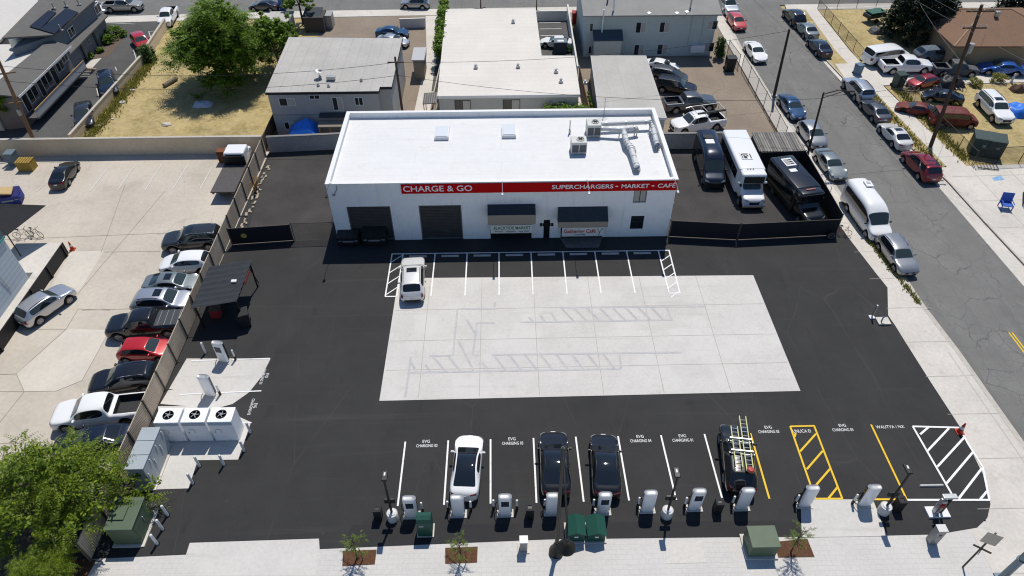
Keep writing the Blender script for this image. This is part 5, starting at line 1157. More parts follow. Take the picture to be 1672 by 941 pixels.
# ---------------------------------------------------------------- charging posts
CHW=M('charger_white',(.84,.85,.86),rough=.35,coat=.3); CHT=M('charger_top',(.34,.35,.36),rough=.45,metal=.3); CHD=M('charger_dark_side',(.02,.022,.025),rough=.3,coat=.5); SCR=M('charger_screen',(.015,.02,.03),rough=.08)
BOLW=M('bollard_white',(.72,.72,.70),rough=.5,var=.06,scale=5)
overlay(SCR,'noise',(.09,.11,.13),.7,(5,5,5),lo=.5,hi=.6)
def charger_proto(screen):
    t=thing('charging_post','x','charging post',(0,0,0),0,'white charging posts')
    def ring(w,d,n=28,p=3.2): return [(math.copysign(abs(math.cos(a))**(2/p),math.cos(a))*w/2,math.copysign(abs(math.sin(a))**(2/p),math.sin(a))*d/2) for a in [2*math.pi*i/n for i in range(n)]]
    n=28; prof=[(.03,.70,.30),(.12,.76,.36),(.5,.79,.40),(1.9,.79,.40),(2.0,.78,.395),(2.02,.76,.38)]
    vs=[];fs=[]
    for z,w,d in prof: vs+=[(x,y,z) for x,y in ring(w,d)]
    for i in range(len(prof)-1):
        for k in range(n): fs.append((i*n+k,i*n+(k+1)%n,(i+1)*n+(k+1)%n,(i+1)*n+k))
    fs+=[tuple(reversed(range(n)))]
    MB().add(vs,fs).build('housing',CHW,t,smooth=40)
    vs=[(x,y,2.021) for x,y in ring(.76,.38)]+[(x,y,1.985) for x,y in ring(.64,.27)]+[(x,y,1.98) for x,y in ring(.3,.1)]
    fs=[(i*n+k,i*n+(k+1)%n,(i+1)*n+(k+1)%n,(i+1)*n+k) for i in range(2) for k in range(n)]+[tuple(range(2*n,3*n))]
    MB().add(vs,fs).build('top_cap',CHT,t,smooth=60)
    MB().rbox((0,.175,1.02),(.64,.10,1.8),.04).build('rear_panel',CHD,t)
    for s_ in (-1,1): MB().rbox((s_*.388,.05,1.05),(.04,.18,1.7),.015).build('side_strip',CHD,t)
    if screen:
        sc_=MB().rbox((0,-.198,1.42),(.46,.02,.56),.008).build('screen',SCR,t); MB().box((0,-.212,1.42),(.36,.006,.40)).build('display',M('display_dim',(.03,.045,.06),rough=.06),sc_)
    MB().rbox((0,.0,.02),(1.0,.55,.05),.02).build('plinth',WALKC,t)
    MB().tube([(-.42,.1,1.2),(-.55,.2,.9),(-.6,.22,.4),(-.5,.2,.12),(-.42,.12,.3)],.03,6).build('cable',DKM,t)
    return t
cs=charger_proto(True); cp_=charger_proto(False); kS,kP=tree_of(cs),tree_of(cp_); first={0:1,1:1}
def put_charger(px,py,screen,label,rz=0):
    p=G(px,py); k=1 if screen else 0; src=cs if screen else cp_
    if first[k]: o=src; first[k]=0; o.location=(p.x,p.y,.03); o.rotation_euler.z=rz; o['label']=label
    else: o=dup(src,(p.x,p.y,.03),rz,label,kS if screen else kP)
    return o
bol=thing('bollard','x','bollard',(0,0,0),0,'slim white bollards beside the charging posts'); MB().cyl((0,0,.2),(0,0,1.05),.07).lathe([(.07,1.05),(.05,1.09),(.01,1.1)],(0,0,0),12).build('post',BOLW,bol,smooth=40); MB().cyl((0,0,0),(0,0,.45),.085).build('sleeve',DKM,bol); kB=tree_of(bol); bfirst=[1]
pipe=thing('bollard','x','bollard',(0,0,0),0,'white bollards guarding the cabinets'); MB().cyl((0,0,0),(0,0,1.12),.08,n=14).lathe([(.08,1.12),(.055,1.16),(.01,1.18)],(0,0,0),14).build('post',BOLW,pipe,smooth=40); MB().lathe([(.15,0),(.15,.02),(.02,.02)],(0,0,.0),14).build('base_flange',METAL,pipe); kPi=tree_of(pipe); pfirst=[1]
def put_bollard(px,py,label,group=None,s=1.0):
    p=G(px,py)
    if group:
        if pfirst[0]: pfirst[0]=0; o=pipe; o.location=p
        else: o=dup(pipe,p,0,None,kPi)
        o['label']=label; return o
    if bfirst[0]: bfirst[0]=0; o=bol; o.location=p
    else: o=dup(bol,p,0,None,kB)
    o['label']=label; o.scale=(s,s,s)
    if group: o['group']=group
    return o
near=['beside the tall dark green box','behind the white fastback car','before the second empty stall','half hidden by the tall curved street lamp','behind the black fastback nearer the ladder car','before the third empty stall','between short lamp post and ladder car','behind the ladder-carrying car','left of the yellow hatched aisle end','on the pale slab between the yellow lines']
CHP=[(673,842,1),(749,840,0),(825,839,1),(901,837,0),(984,836,1),(1056,833,0),(1133,830,1),(1210,829,0),(1312,825,0),(1410,824,0)]
for (px,py,s_),n_ in zip(CHP,near): put_charger(px,py,s_,('screened white charging post ' if s_ else 'plain white charging post ')+n_)
put_charger(367,590,1,'screened white charging post on the side pad, nearer the carport',R_(-90+80)); put_charger(345,645,0,'plain white charging post on the side pad, nearer the fan cabinets',R_(-8))
for px,py,n_ in ((690,836,'beside the charging post at the first empty stall'),(732,834,'left of the charging post behind the white fastback'),(769,834,'right of the charging post behind the white fastback'),(806,832,'left of the charging post at the second empty stall'),(844,832,'right of the charging post at the second empty stall'),(889,831,'left of the charging post at the curved lamp'),(968,831,'left of the charging post with the two green boxes'),(1041,828,'left of the charging post at the third empty stall'),(1117,828,'between the short lamp post and its charging post'),(1194,826,'behind the ladder-carrying car'),(1297,824,'left of the charging post at the yellow hatching'),(1391,823,'left of the charging post on the pale slab'),(385,588,'right of the side-pad charging post nearer the carport'),(360,645,'right of the side-pad charging post nearer the fan cabinets')): put_bollard(px,py,'slim white bollard '+n_)
g='white bollards guarding the cabinets'
for px,py,n_ in ((409,707,'at the right corner of the fan cabinets'),(399,737,'at the lower right corner of the fan cabinet pad'),(366,760,'below the rightmost fan cabinet'),(326,762,'at the inner corner of the cabinet pad'),(315,790,'at the lower right corner of the pale cabinet slab'),(274,842,'topmost of the three beside the dark green transformer'),(266,865,'middle of the three beside the dark green transformer'),(257,889,'lowest of the three beside the dark green transformer')): put_bollard(px,py,'white pipe bollard '+n_,g)
put_bollard(336,577,'pale bollard standing on the asphalt above the side pad',g)
# short lamp posts on round concrete bases
LP=[(642,847,632,783,'by the first charging post'),(1088,842,1097,772,'amid the charging posts, mid row'),(1441,836,1468,765,'on the asphalt beside the pale slab')]
lp0=thing('lamp_post','x','lamp post',(0,0,0),0,'short black lamp posts on round concrete bases')
MB().lathe([(.34,0),(.34,.66),(.31,.70),(.02,.70)],(0,0,0),28).build('concrete_base',M('lamp_base_concrete',(.55,.54,.51),rough=.8,var=.06,scale=5),lp0,smooth=40)
MB().lathe([(.2,.70),(.2,.75),(.1,.79),(.02,.79)],(0,0,0),16).build('flange',FRAMEW,lp0); MB().cyl((0,0,.72),(0,0,4.25),.075,.06).build('pole',DKM,lp0)
MB().rbox((0,.1,1.9),(.62,.14,.4),.03).build('control_box',DKM,lp0); hd_=MB().rbox((0,.28,4.3),(.34,.66,.14),.04).build('lamp_head',DKM,lp0); MB().box((0,.36,4.374),(.09,.2,.012)).build('sensor_panel',FRAMEW,hd_); kL=tree_of(lp0)
for i,(px,py,tx,ty,n_) in enumerate(LP):
    p=G(px,py); o=lp0 if i==0 else dup(lp0,p,0,None,kL); o.location=p; o['label']='short black lamp post on a round concrete base '+n_
# tall curved street lamp
p=G(908,902); SL=thing('street_lamp','tall black street lamp with a long arm and a bell shade near the pavement edge','street lamp',(p.x,p.y,0))
MB().lathe([(.42,0),(.42,.25),(.30,.5),(.20,.9),(.14,1.2),(.02,1.2)],(0,0,0),20).build('base',DKM,SL,smooth=40); MB().cyl((0,0,1.0),(-.1,.05,10.6),.12,.09).build('pole',DKM,SL)
MB().tube([(-.1,.05,10.3),(-.12,-.05,10.75),(-.14,-.6,10.95),(-.18,-2.2,10.9),(-.2,-3.8,10.55),(-.22,-4.35,10.15)],.05,8).build('arm',DKM,SL)
q=G(925,897,8.3)-p; MB().lathe([(.04,.75),(.12,.7),(.14,.35),(.30,.22),(.42,.0),(.40,-.02),(.02,.05)],(-.22,-4.35,9.45),24).build('lamp_shade',DKM,SL,smooth=50)
# litter bins
def litter(px,py,label):
    p=G(px,py); t=thing('litter_bin',label,'bin',(p.x,p.y,.02),0,'black square litter bins'); MB().rbox((0,0,.5),(.47,.47,1.0),.03).build('body',BINB,t)
    l_=MB(); 
    for a in ((-.18,0,.12,.48),(.18,0,.12,.48),(0,-.17,.24,.14),(0,.17,.24,.14)): l_.box((a[0],a[1],1.03),(a[2],a[3],.06))
    l_.build('lid_frame',M('bin_lid_grey',(.035,.035,.037),rough=.85,spec=.2),t); MB().box((0,0,1.008),(.24,.2,.01)).build('opening',DKM,t)
litter(619,845,'black square litter bin left of the first short lamp post'); litter(865,843,'black square litter bin left of the curved street lamp'); litter(1170,834,'black square litter bin before the ladder-carrying car'); litter(1463,831,'black square litter bin behind the rightmost short lamp post')
# green boxes
GRN=M('dark_green_plastic',(.012,.065,.045),rough=.45); TRG=M('transformer_green',(.085,.12,.075),rough=.55,var=.08,scale=2)
p=G(695,876); t=thing('waste_station','tall dark green box with a rounded top standing in front of the first charging post','utility box',(p.x,p.y+.35,.02))
vs=[]; prof=[(-.38,0),(-.38,1.5),(-.24,1.72),(0,1.8),(.24,1.72),(.38,1.5),(.38,0)]
MB().add([(-.42,y,z) for y,z in prof]+[(.42,y,z) for y,z in prof],[tuple(range(7)),tuple(range(13,6,-1))]+[(i,i+7,(i+1)%7+7,(i+1)%7) for i in range(7)]).build('housing',GRN,t); MB().box((-.15,-.392,1.25),(.26,.02,.2)).build('label_plate',M('label_grey'),t); MB().box((0,0,.03),(1.0,.85,.06)).build('plinth',WALKC,t)
for px,n_ in ((940,'nearer the curved street lamp'),(973,'farther from the curved street lamp')):
    p=G(px,884); t=thing('utility_box','dark green gabled utility box, the one of the pair '+n_,'utility box',(p.x,p.y+.5,.02),0,'gabled green boxes'); t.scale=(1.12,1.12,1.12)
    pr=[(-.45,0),(-.45,.75),(0,1.0),(.45,.75),(.45,0)]
    MB().add([(x,-.5,z) for x,z in pr]+[(x,.5,z) for x,z in pr],[tuple(range(4,-1,-1)),tuple(range(5,10))]+[(i,(i+1)%5,(i+1)%5+5,i+5) for i in range(5)]).build('housing',GRN,t)
    MB().add([(-.5,-.56,.74),(0,-.56,1.02),(0,.56,1.02),(-.5,.56,.74),(-.5,-.56,.78),(0,-.56,1.06),(0,.56,1.06),(-.5,.56,.78)],[(0,3,2,1),(4,5,6,7),(0,1,5,4),(2,3,7,6),(3,0,4,7)]).add([(.5,-.56,.74),(0,-.56,1.02),(0,.56,1.02),(.5,.56,.74),(.5,-.56,.78),(0,-.56,1.06),(0,.56,1.06),(.5,.56,.78)],[(0,1,2,3),(4,7,6,5),(0,4,5,1),(2,6,7,3),(3,7,4,0)]).build('gable_roof',GRN,t); MB().box((0,-.512,.55),(.2,.02,.12)).build('label_plate',FRAMEW,t); MB().box((0,0,.03),(1.1,1.15,.06)).build('plinth',WALKC,t)
p=G(855,902); t=thing('utility_pedestal','small white-topped metal pedestal on the pavers left of the curved street lamp','pedestal',(p.x,p.y+.2,.02)); MB().rbox((0,0,.55),(.42,.4,1.1),.02).build('housing',M('pedestal_grey',(.32,.32,.31),rough=.5,metal=.3),t); MB().rbox((0,0,1.13),(.50,.48,.06),.02).build('lid',FRAMEW,t); MB().box((0,0,.03),(.7,.6,.06)).build('plinth',WALKC,t)
def transformer(label,x0,x1,y0,y1,h,mat,rz=0,step=0):
    t=thing('transformer_box',label,'transformer',((x0+x1)/2,(y0+y1)/2,.03),rz); w,d=x1-x0,y1-y0
    MB().rbox((0,0,h/2+.08),(w,d,h),.03).build('housing',mat,t); MB().rbox((0,0,h+.10),(w+.08,d+.08,.07),.02).build('lid',mat,t); MB().box((0,0,.04),(w+.3,d+.3,.1)).build('plinth',WALKC,t)
    return t
p=G(1243,913); a=G(1221,911); b=G(1265,910); t=transformer('olive green transformer box on the pavers next to a planter',a.x,b.x,a.y,a.y+1.25,1.15,TRG); MB().box((-(b.x-a.x)/2-.012,-.1,.7),(.02,.14,.2)).build('label_plate',M('label_grey'),t)
t=transformer('large dark green transformer cabinet beside the feathery tree',-22.9,-21.35,19.75,21.75,1.75,TRG); MB().rbox((.785,.1,1.1),(.04,.06,.35),.01).build('handle',METAL,t); MB().box((-.3,0,1.92),(.9,.9,.12)).build('upper_hatch',TRG,t); MB().box((.78,-.45,.95),(.014,.8,1.4)).build('door',TRG,t)
# grey switchgear with handles
SWG=M('switchgear_grey',(.33,.37,.39),rough=.5,var=.05,scale=2)
t=thing('switchgear_cabinet','long pale grey electrical cabinet between the tan fence and the cabinet slab','cabinet',(-22.5,25.0,.04))
MB().rbox((0,0,1.05),(1.1,3.1,2.05),.02).build('housing',SWG,t); 
for i in range(3): MB().rbox((0,-1.03+1.03*i,2.13),(1.16,1.0,.06),.015).build('roof_panel',SWG,t); d_=MB().box((.558,-1.03+1.03*i,1.05),(.016,.98,1.9)).build('door',SWG,t); MB().rbox((.60,-1.4+1.03*i,1.2),(.05,.06,.5),.015).build('handle',FRAMEW,d_); MB().rbox((.60,-.72+1.03*i,1.75),(.05,.06,.4),.015).build('latch_bar',FRAMEW,d_)
MB().box((0,0,.03),(1.4,3.4,.08)).build('plinth',WALKC,t)
# three fan cabinets
CBW=M('cabinet_white',(.86,.87,.88),rough=.45,var=.03,scale=2)
FC=thing('power_cabinet','x','power cabinet',(0,0,0),0,'white power cabinets with roof fans')
MB().rbox((0,0,1.08),(1.55,1.15,2.1),.03).build('housing',CBW,FC); f=MB().lathe([(.35,0),(.35,.03),(.31,.03),(.30,.0),(.02,.0)],(0,.02,2.135),24).build('fan_grille',DKM,FC)
b=MB()
for k in range(5): b.box((math.cos(k*1.257)*.15,.02+math.sin(k*1.257)*.15,2.15),(.25,.045,.008),rz=k*1.257+.4)
b.lathe([(.08,0),(.08,.02),(.01,.02)],(0,.02,2.15),12).build('fan_blades',M('fan_grey',(.3,.31,.32),rough=.5),f)
MB().box((0,-.585,1.9),(1.50,.03,.22)).build('vent_louvre',M('louvre_blue_grey',(.42,.47,.52),rough=.6),FC); d_=MB().box((.0,-.582,.95),(1.42,.014,1.6)).build('door',CBW,FC); MB().tube([(-.45,-.60,1.35),(-.1,-.60,1.35),(-.1,-.60,.95)],.012,4).rbox((-.5,-.60,1.05),(.05,.04,.12),.01).build('handle',M('label_grey'),d_); kF=tree_of(FC)
for i,(x,n_) in enumerate(((-21.75,'nearest the grey switchgear'),(-20.05,'in the middle of the three'),(-18.35,'nearest the open asphalt'))):
    o=FC if i==0 else dup(FC,(0,0,0),0,None,kF); o.location=(x,27.45,.03); o['label']='white power cabinet with a round roof fan, '+n_
# wheel stops
WS=thing('wheel_stop','x','wheel stop',(0,0,0),0,'grey concrete wheel stops by the shop'); MB().add([(-.75,-.08,0),(.75,-.08,0),(.75,.08,0),(-.75,.08,0),(-.72,-.05,.12),(.72,-.05,.12),(.72,.05,.12),(-.72,.05,.12)],[(0,3,2,1),(4,5,6,7),(0,1,5,4),(1,2,6,5),(2,3,7,6),(3,0,4,7)]).build('block',M('wheelstop_grey',(.45,.45,.44),rough=.85,var=.1,scale=4),WS); kW=tree_of(WS)
for i in range(8):
    o=WS if i==0 else dup(WS,(0,0,0),0,None,kW); o.location=(-8.55+2.74*i+1.3,45.2,.03); o['label']='grey concrete wheel stop in shop stall, '+('under the pearl crossover','one stall right of the pearl crossover','two stalls right of the pearl crossover','left of the middle of the row','right of the middle of the row','third from the right-hand hatched strip','second from the right-hand hatched strip','next to the right-hand hatched strip')[i]
p=G(1520,794); o=dup(WS,(p.x,p.y,.03),0,'white wheel stop alone beside the corner hatching',kW); o['group']='single corner wheel stop'
# traffic cones
def cone(px,py,label,s=1.0):
    p=G(px,py); t=thing('traffic_cone',label,'traffic cone',(p.x,p.y,.03)); t.scale=(s,s,s); MB().box((0,0,.02),(.36,.36,.04)).build('base',M('cone_orange',(.5,.05,.02),rough=.5),t)
    OR=M('cone_orange'); MB().lathe([(.15,.04),(.105,.30),(.02,.30)],(0,0,0),16).build('lower_cone',OR,t); MB().lathe([(.105,.30),(.075,.46),(.02,.46)],(0,0,.001),16).build('reflective_band',FRAMEW,t); MB().lathe([(.075,.46),(.03,.72),(.01,.72)],(0,0,.002),16).build('cone_tip',OR,t)
cone(1566,706,'orange traffic cone at the corner of the white hatching',1.35); cone(119,408,'orange traffic cone at the head of the ramp',1.2); cone(56,462,'orange traffic cone on the ramp by the pale blue building corner',1.0)
# air and payment station at the corner
p=G(1529,838); t=thing('air_station','red and silver air hose station on a concrete plinth by the corner','air pump',(p.x,p.y,.02)); MB().box((0,0,.08),(1.3,.7,.16)).build('plinth',FRAMEW,t); MB().rbox((-.15,0,.85),(.34,.34,1.4),.08).build('cabinet',M('pump_silver',(.45,.44,.43),rough=.4,metal=.5),t); MB().lathe([(.16,-.05),(.2,0),(.16,.05)],(-.2,-.2,1.15),16,axis='Y').build('hose_reel',M('tool_red'),t); MB().box((.18,0,1.0),(.12,.16,1.7)).build('post',DKM,t); MB().rbox((.0,0,1.9),(.85,.34,.14),.04).build('canopy',METAL,t); MB().tube([(-.3,-.2,1.1),(-.45,-.3,.6),(-.3,-.35,.3),(-.1,-.25,.9)],.02,6).build('hose',DKM,t)
p=G(1523,889); t=thing('utility_pedestal','tall grey metal pedestal at the edge of the pavers below the air station','pedestal',(p.x,p.y+.2,.02)); MB().rbox((0,0,.75),(.5,.42,1.5),.02).build('housing',M('pedestal_grey'),t); MB().rbox((0,0,1.52),(.56,.48,.05),.015).build('lid',M('pedestal_lid',(.5,.5,.49),rough=.4,metal=.4),t); MB().box((0,-.216,1.05),(.14,.02,.16)).build('keypad',DKM,t); MB().box((0,-.214,.5),(.38,.012,.6)).build('door',M('pedestal_grey'),t)
p=G(1429,519); t=thing('tap_post','galvanised pipe post with a small tap on a pale slab by the pavement','standpipe',(p.x-.3,p.y,.02)); MB().cyl((0,0,0),(0,0,1.35),.07).build('pipe',METAL,t); MB().box((0,0,.05),(.4,.35,.1)).build('base_plate',FRAMEW,t)
p=G(1441,526); t=thing('valve_cover','small pale concrete slab with a blue tap jutting from the pavement','utility cover',(p.x,p.y,.02)); MB().box((0,0,.08),(.95,.75,.14)).build('slab',WALKC,t); MB().tube([(-.2,-.1,.15),(-.2,-.1,.6),(-.0,-.1,.7)],.05,8).build('tap',M('blue_grey_iron',(.08,.12,.2),rough=.5),t)
# signs and signal pole at the corner
t=thing('road_sign','back of a grey road sign with two plates at the corner','sign',(25.95,17.45,.0)); pole_h=4.0; MB().cyl((0,0,0),(0,0,pole_h),.05).build('pole',M('sign_pole_brown',(.10,.085,.07),rough=.6,metal=.5),t)
SB=M('sign_back',(.42,.40,.35),rough=.5,metal=.3); MB().box((.0,-.06,3.45),(.75,.02,1.0),rz=R_(-25)).build('sign_plate',SB,t); MB().box((.0,-.06,2.3),(.9,.02,.16),rz=R_(40)).box((0,-.07,2.35),(.9,.02,.16),rz=R_(-35)).build('street_name_plate',M('sign_pole_brown'),t)
p=G(1634,945); t=thing('signal_pole','thick galvanised traffic signal pole with clamp boxes at the corner','signal pole',(p.x,p.y,0)); GP=M('galvanised_pole',(.16,.21,.25),rough=.45,metal=.6,var=.1,scale=3)
MB().cyl((0,0,0),(0,0,7.2),.20,.15,n=16).build('pole',GP,t,smooth=40); MB().box((0,0,.05),(.6,.6,.1)).build('base_plate',GP,t); MB().rbox((-.22,-.05,3.6),(.22,.3,.5),.03).rbox((-.2,.1,4.6),(.2,.25,.4),.03).build('clamp_box',GP,t); MB().lathe([(.23,2.3),(.23,2.4),(.02,2.4)],(0,0,0),16).build('collar',GP,t)
# ladders on the black car
LG=M('ladder_fibreglass_lime',(.50,.52,.22),rough=.5); ALU=M('ladder_alu',(.68,.68,.67),rough=.35,metal=.6)
def ladder(label,x,y0,y1,z,base,rz,cone_=False):
    t=thing('ladder',label,'ladder',(base.x,base.y,z),rz,'ladders on the black car'); L=y1-y0
    for s_ in (-.2,.2): MB().box((x+s_,(y0+y1)/2,0),(.06,L,.08)).build('rail',LG,t)
    n=int(L/.3)
    for i in range(n): MB().cyl((x-.17,y0+.15+.3*i,0),(x+.17,y0+.15+.3*i,0),.022,n=6).build('rung',ALU,t)
    return t
cc=LADCAR.location; rzc=LADCAR.rotation_euler.z-R_(90)
ladder('lime-railed ladder reaching over the bonnet of the black car',.32,-1.7,2.35,1.90,cc,rzc); ladder('shorter lime-railed ladder on the black car roof, nearer the driver side',-.30,-1.5,1.5,1.89,cc,rzc)
t=thing('roof_rack','silver double crossbar roof rack with clamps on the black car','roof rack',(cc.x,cc.y,1.83),rzc)
for y in (.45,-.45):
    MB().box((0,y,-.03),(1.5,.10,.06)).box((0,y+.1,.16),(1.35,.07,.05)).build('crossbar',ALU,t)
    for x in (-.68,.68): MB().rbox((x,y,-.08),(.1,.16,.2),.03).build('clamp',DKM,t)
t=thing('red_lamp','round red reflector tied to the ladder end on the black car','reflector',(cc.x,cc.y,1.93),rzc); MB().lathe([(.2,0),(.22,.05),(.16,.12),(.02,.13)],(.35,-1.65,0),16).build('lens',M('tool_red'),t); MB().lathe([(.24,-.02),(.24,.02),(.02,.02)],(.35,-1.65,0),16).build('ring',WOODO,t)
# pickup rack
rp=RACKPK; t=thing('ladder_rack','silver tube ladder rack over the bed of the white pickup','ladder rack',(rp.location.x,rp.location.y,0),rp.rotation_euler.z)
fr=MB()
for y in (-.85,.85): fr.tube([(-2.7,y,1.2),(-2.7,y,2.25),(.6,y,2.3),(1.2,y,2.2)],.035,6)
for x in (-2.6,-.6,.6): fr.cyl((x,-.85,2.28),(x,.85,2.28),.035,n=6)
fr.cyl((-.6,-.85,1.25),(-.6,-.85,2.28),.03).cyl((-.6,.85,1.25),(-.6,.85,2.28),.03); fr.build('frame',METAL,t); MB().rbox((-.9,.9,2.42),(3.2,.25,.12),.03).build('tube_carrier',DKM,t)
# flatbed truck at the end of the tan fence
p=G(396,265); FT=thing('flatbed_truck','white-cabbed flatbed truck with a bare dark deck parked by the tan fence','truck',(-25.9,57.0,0),R_(90))
MB().rbox((2.1,0,1.55),(1.7,1.95,1.5),.15,seg=3).build('cab',P_['white'],FT); MB().box((1.245,0,1.75),(.02,1.6,.7)).build('rear_window',GLASS,FT); MB().rbox((3.25,0,1.2),(1.1,1.8,.75),.15,seg=3).build('bonnet',P_['white'],FT); MB().box((2.97,0,1.95),(.03,1.6,.55),ry=.4).build('windscreen',GLASS,FT)
MB().rbox((-1.2,0,1.05),(4.5,2.25,.12),.02).build('deck',M('deck_dark',(.075,.07,.068),rough=.7,var=.15,scale=4),FT); MB().box((1.1,0,1.55),(.08,2.1,1.0)).build('headboard',DKM,FT); MB().box((-.8,0,.75),(5,.8,.3)).build('chassis',DKM,FT)
for x in (2.9,-2.0):
    for y in (-.85,.85):
        w_=link('wheel',PROTO['pickup']['wheel'],FT,(x,y,.41)); pmat(w_,TYRE)
        if y<0: w_.rotation_euler.z=math.pi
        r_=link('rim',PROTO['pickup']['rim'],w_); pmat(r_,RIM)
for y in (-.9,.9): MB().rbox((-3.4,y,.9),(.08,.2,.12),.02).build('taillight',TLAMP,FT)
for y in (-1.15,1.15): MB().rbox((2.75,y,1.8),(.1,.2,.35),.03).build('door_mirror',P_['white'],FT)
# minibuses
def minibus(label,col,roofc,front,rear,L,H,placard,capcol):
    a,b=G(*front,.9),G(*rear,H); d=a-b; c=(a+b)/2; t=thing('minibus',label,'minibus',(c.x,c.y,0),math.atan2(d.y,d.x),'minibuses beside the shop'); W=2.4
    pm=P_[col]; bl=L-2.3
    bm=bmesh.new(); bmesh.ops.create_cube(bm,size=1)
    for v in bm.verts: v.co=Vector((v.co.x*bl,v.co.y*W,v.co.z*(H-.5)))
    up=[e for e in bm.edges if e.verts[0].co.z>0 or e.verts[1].co.z>0]; bmesh.ops.bevel(bm,geom=up,offset=.22,segments=4,profile=.5,affect='EDGES')
    m_=MB().bm(bm,Matrix.Translation((-L/2+bl/2,0,.5+(H-.5)/2))); m_.build('body',pm,t,smooth=35)
    fx=-L/2+bl
    # overcab cap
    MB().rbox((fx+.3,0,H-.62),(1.1,W-.14,1.1),.2,seg=3).build('overcab_cap',pm,t,smooth=40)
    MB().box((fx+.862,0,H-.66),(.02,W-.55,.72)).build('cap_window',GLASS,t)
    for s_ in (-1,1):
        for i in range(4): MB().rbox((-L/2+.9+i*(bl-1.1)/4+.35,s_*(W/2+.004),H-1.05),((bl-1.3)/4,.02,.95),.008).build('side_window',GLASS,t)
        MB().box((-L/2+bl/2,s_*(W/2+.004),.75),(bl-.3,.02,.28)).build('skirt',pm if col=='white' else BLACKP,t)
    MB().box((-L/2-.012,0,H-1.0),(.02,W-.7,.9)).build('rear_window',GLASS,t)
    cm=car_meshes('cab'); off=L/2-1.5
    o=link('cab',cm['body'],t,(off,0,0)); pmat(o,pm)
    for n in cm['names'][1:]: link('side_window' if n.startswith('side') else n,cm[n],t,(off,0,0))
    for n,me,mt in cm['patches']:
        if not me.materials: me.materials.append(mt)
        link(n,me,t,(off,0,0))
    for q in cm['mirrors']: o=link('door_mirror',q,t,(off,0,.1)); pmat(o,pm); o.scale=(1.2,1.08,1.3)
    MB().rbox((L/2-.02,0,.55),(.2,2.1,.28),.06).build('front_bumper',CHROME if col=='white' else BLACKP,t)
    for xx in (L/2-.95,-L/2+1.9):
        for s_ in (-1,1):
            w_=link('wheel',PROTO['pickup']['wheel'],t,(xx,s_*1.05,.42)); pmat(w_,TYRE)
            if s_<0: w_.rotation_euler.z=math.pi
            r_=link('rim',PROTO['pickup']['rim'],w_); pmat(r_,RIM)
    MB().box((0,0,.5),(L-1,1.6,.4)).build('chassis',BLACKP,t)
    x,y=placard; pl=MB().rbox((x,y,H+.02),(1.25,1.0,.06),.02).build('roof_placard',FRAMEW,t)
    k=MB()
    if col=='white':
        for i in range(3): k.box((x+.32-.3*i*.0,y-.1+.0*i,H+.055),(.34,.3,.008)) if i==0 else k.box((x+.05,y+.12-.28*(i-1),H+.0551+.0003*i),(.18,.2,.008))
        k.box((x-.25,y-.05,H+.056),(.18,.55,.008)); k.box((x+.1,y+.4,H+.0565),(.8,.1,.008)); k.box((x+.1,y-.38,H+.057),(.8,.08,.008))
    else:
        for i in range(3): k.box((x+.3-.3*i,y+.22,H+.055),(.2,.34,.008))
        for i in range(4): k.box((x,y-.02-.11*i,H+.0555+.0002*i),(.9,.05,.008))
    k.build('placard_marks',DKM,pl)
    if col!='white':
        h_=MB().rbox((x+1.35,y-.25,H+.03),(.5,.7,.07),.03).build('roof_hatch',FRAMEW,t); MB().rbox((fx+.2,0,H-.02),(.16,.9,.05),.02).build('marker_lamp',M('amber_lens',(.3,.12,.1),rough=.4),t)
    else:
        for y_ in (-.5,-.25,.0): MB().rbox((fx-.0,y_,H+.0),(.14,.08,.05),.02).build('marker_lamp',DKM,t)
    return t
minibus('white minibus with a black-marked placard on its roof','white',None,(1233,334),(1199,209),9.3,3.05,(.2,-.15),None)
minibus('black minibus with a white placard and hatch on its roof','black',None,(1325,352),(1283,262),7.6,2.9,(-2.6,.1),None)
t=thing('roof_vent_unit','white vent hatch on the roof of the white camper van','vent',(0,0,0)); q=G(1418,301,2.66); t.location=(q.x,q.y,2.64); MB().rbox((0,0,.06),(.65,.9,.12),.04).build('hatch',FRAMEW,t); MB().rbox((0,.1,.14),(.3,.3,.05),.02).build('cap',METAL,t)
t=thing('roof_vent_unit','pale vent hatch on the roof of the dark navy van','vent',(0,0,0)); q=G(1159,232,2.76); t.location=(q.x,q.y,2.76); MB().rbox((0,0,.05),(.85,.8,.1),.04).build('hatch',FRAMEW,t); MB().rbox((.0,.85,.06),(1.0,.6,.12),.03).build('vent_grille',DKM,t)
# ---------------------------------------------------------------- poles and wires
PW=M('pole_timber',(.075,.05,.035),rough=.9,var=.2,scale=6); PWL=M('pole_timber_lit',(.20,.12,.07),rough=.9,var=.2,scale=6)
p=G(1264,156); t=thing('bare_pole','dark bare pole on the near pavement by the white sedan','pole',(p.x,p.y,-.0)); MB().cyl((0,0,0),(-.3,.1,7.7),.17,.12).build('pole',M('dark_brown_pole',(.03,.02,.02),rough=.6),t); MB().box((0,0,.04),(.5,.5,.08)).build('base_plate',METAL,t)
p=G(1316,263); t=thing('street_light','dark street light with a long double arm reaching over the street','street lamp',(p.x,p.y,0)); SLM=M('dark_brown_pole'); MB().cyl((0,0,0),(-.4,.2,7.4),.13,.08).build('pole',SLM,t)
tip=G(1383,150,7.6)-p; MB().tube([(-.38,.2,7.2),(tip.x*.5,tip.y*.5,7.75),(tip.x,tip.y,7.7)],.05,6).tube([(-.38,.2,6.8),(tip.x*.45,tip.y*.5,7.4),(tip.x*.8,tip.y*.8,7.65)],.035,6).build('arm',SLM,t); MB().rbox((tip.x+.3,tip.y,7.66),(.8,.32,.16),.06).build('lamp_head',SLM,t)
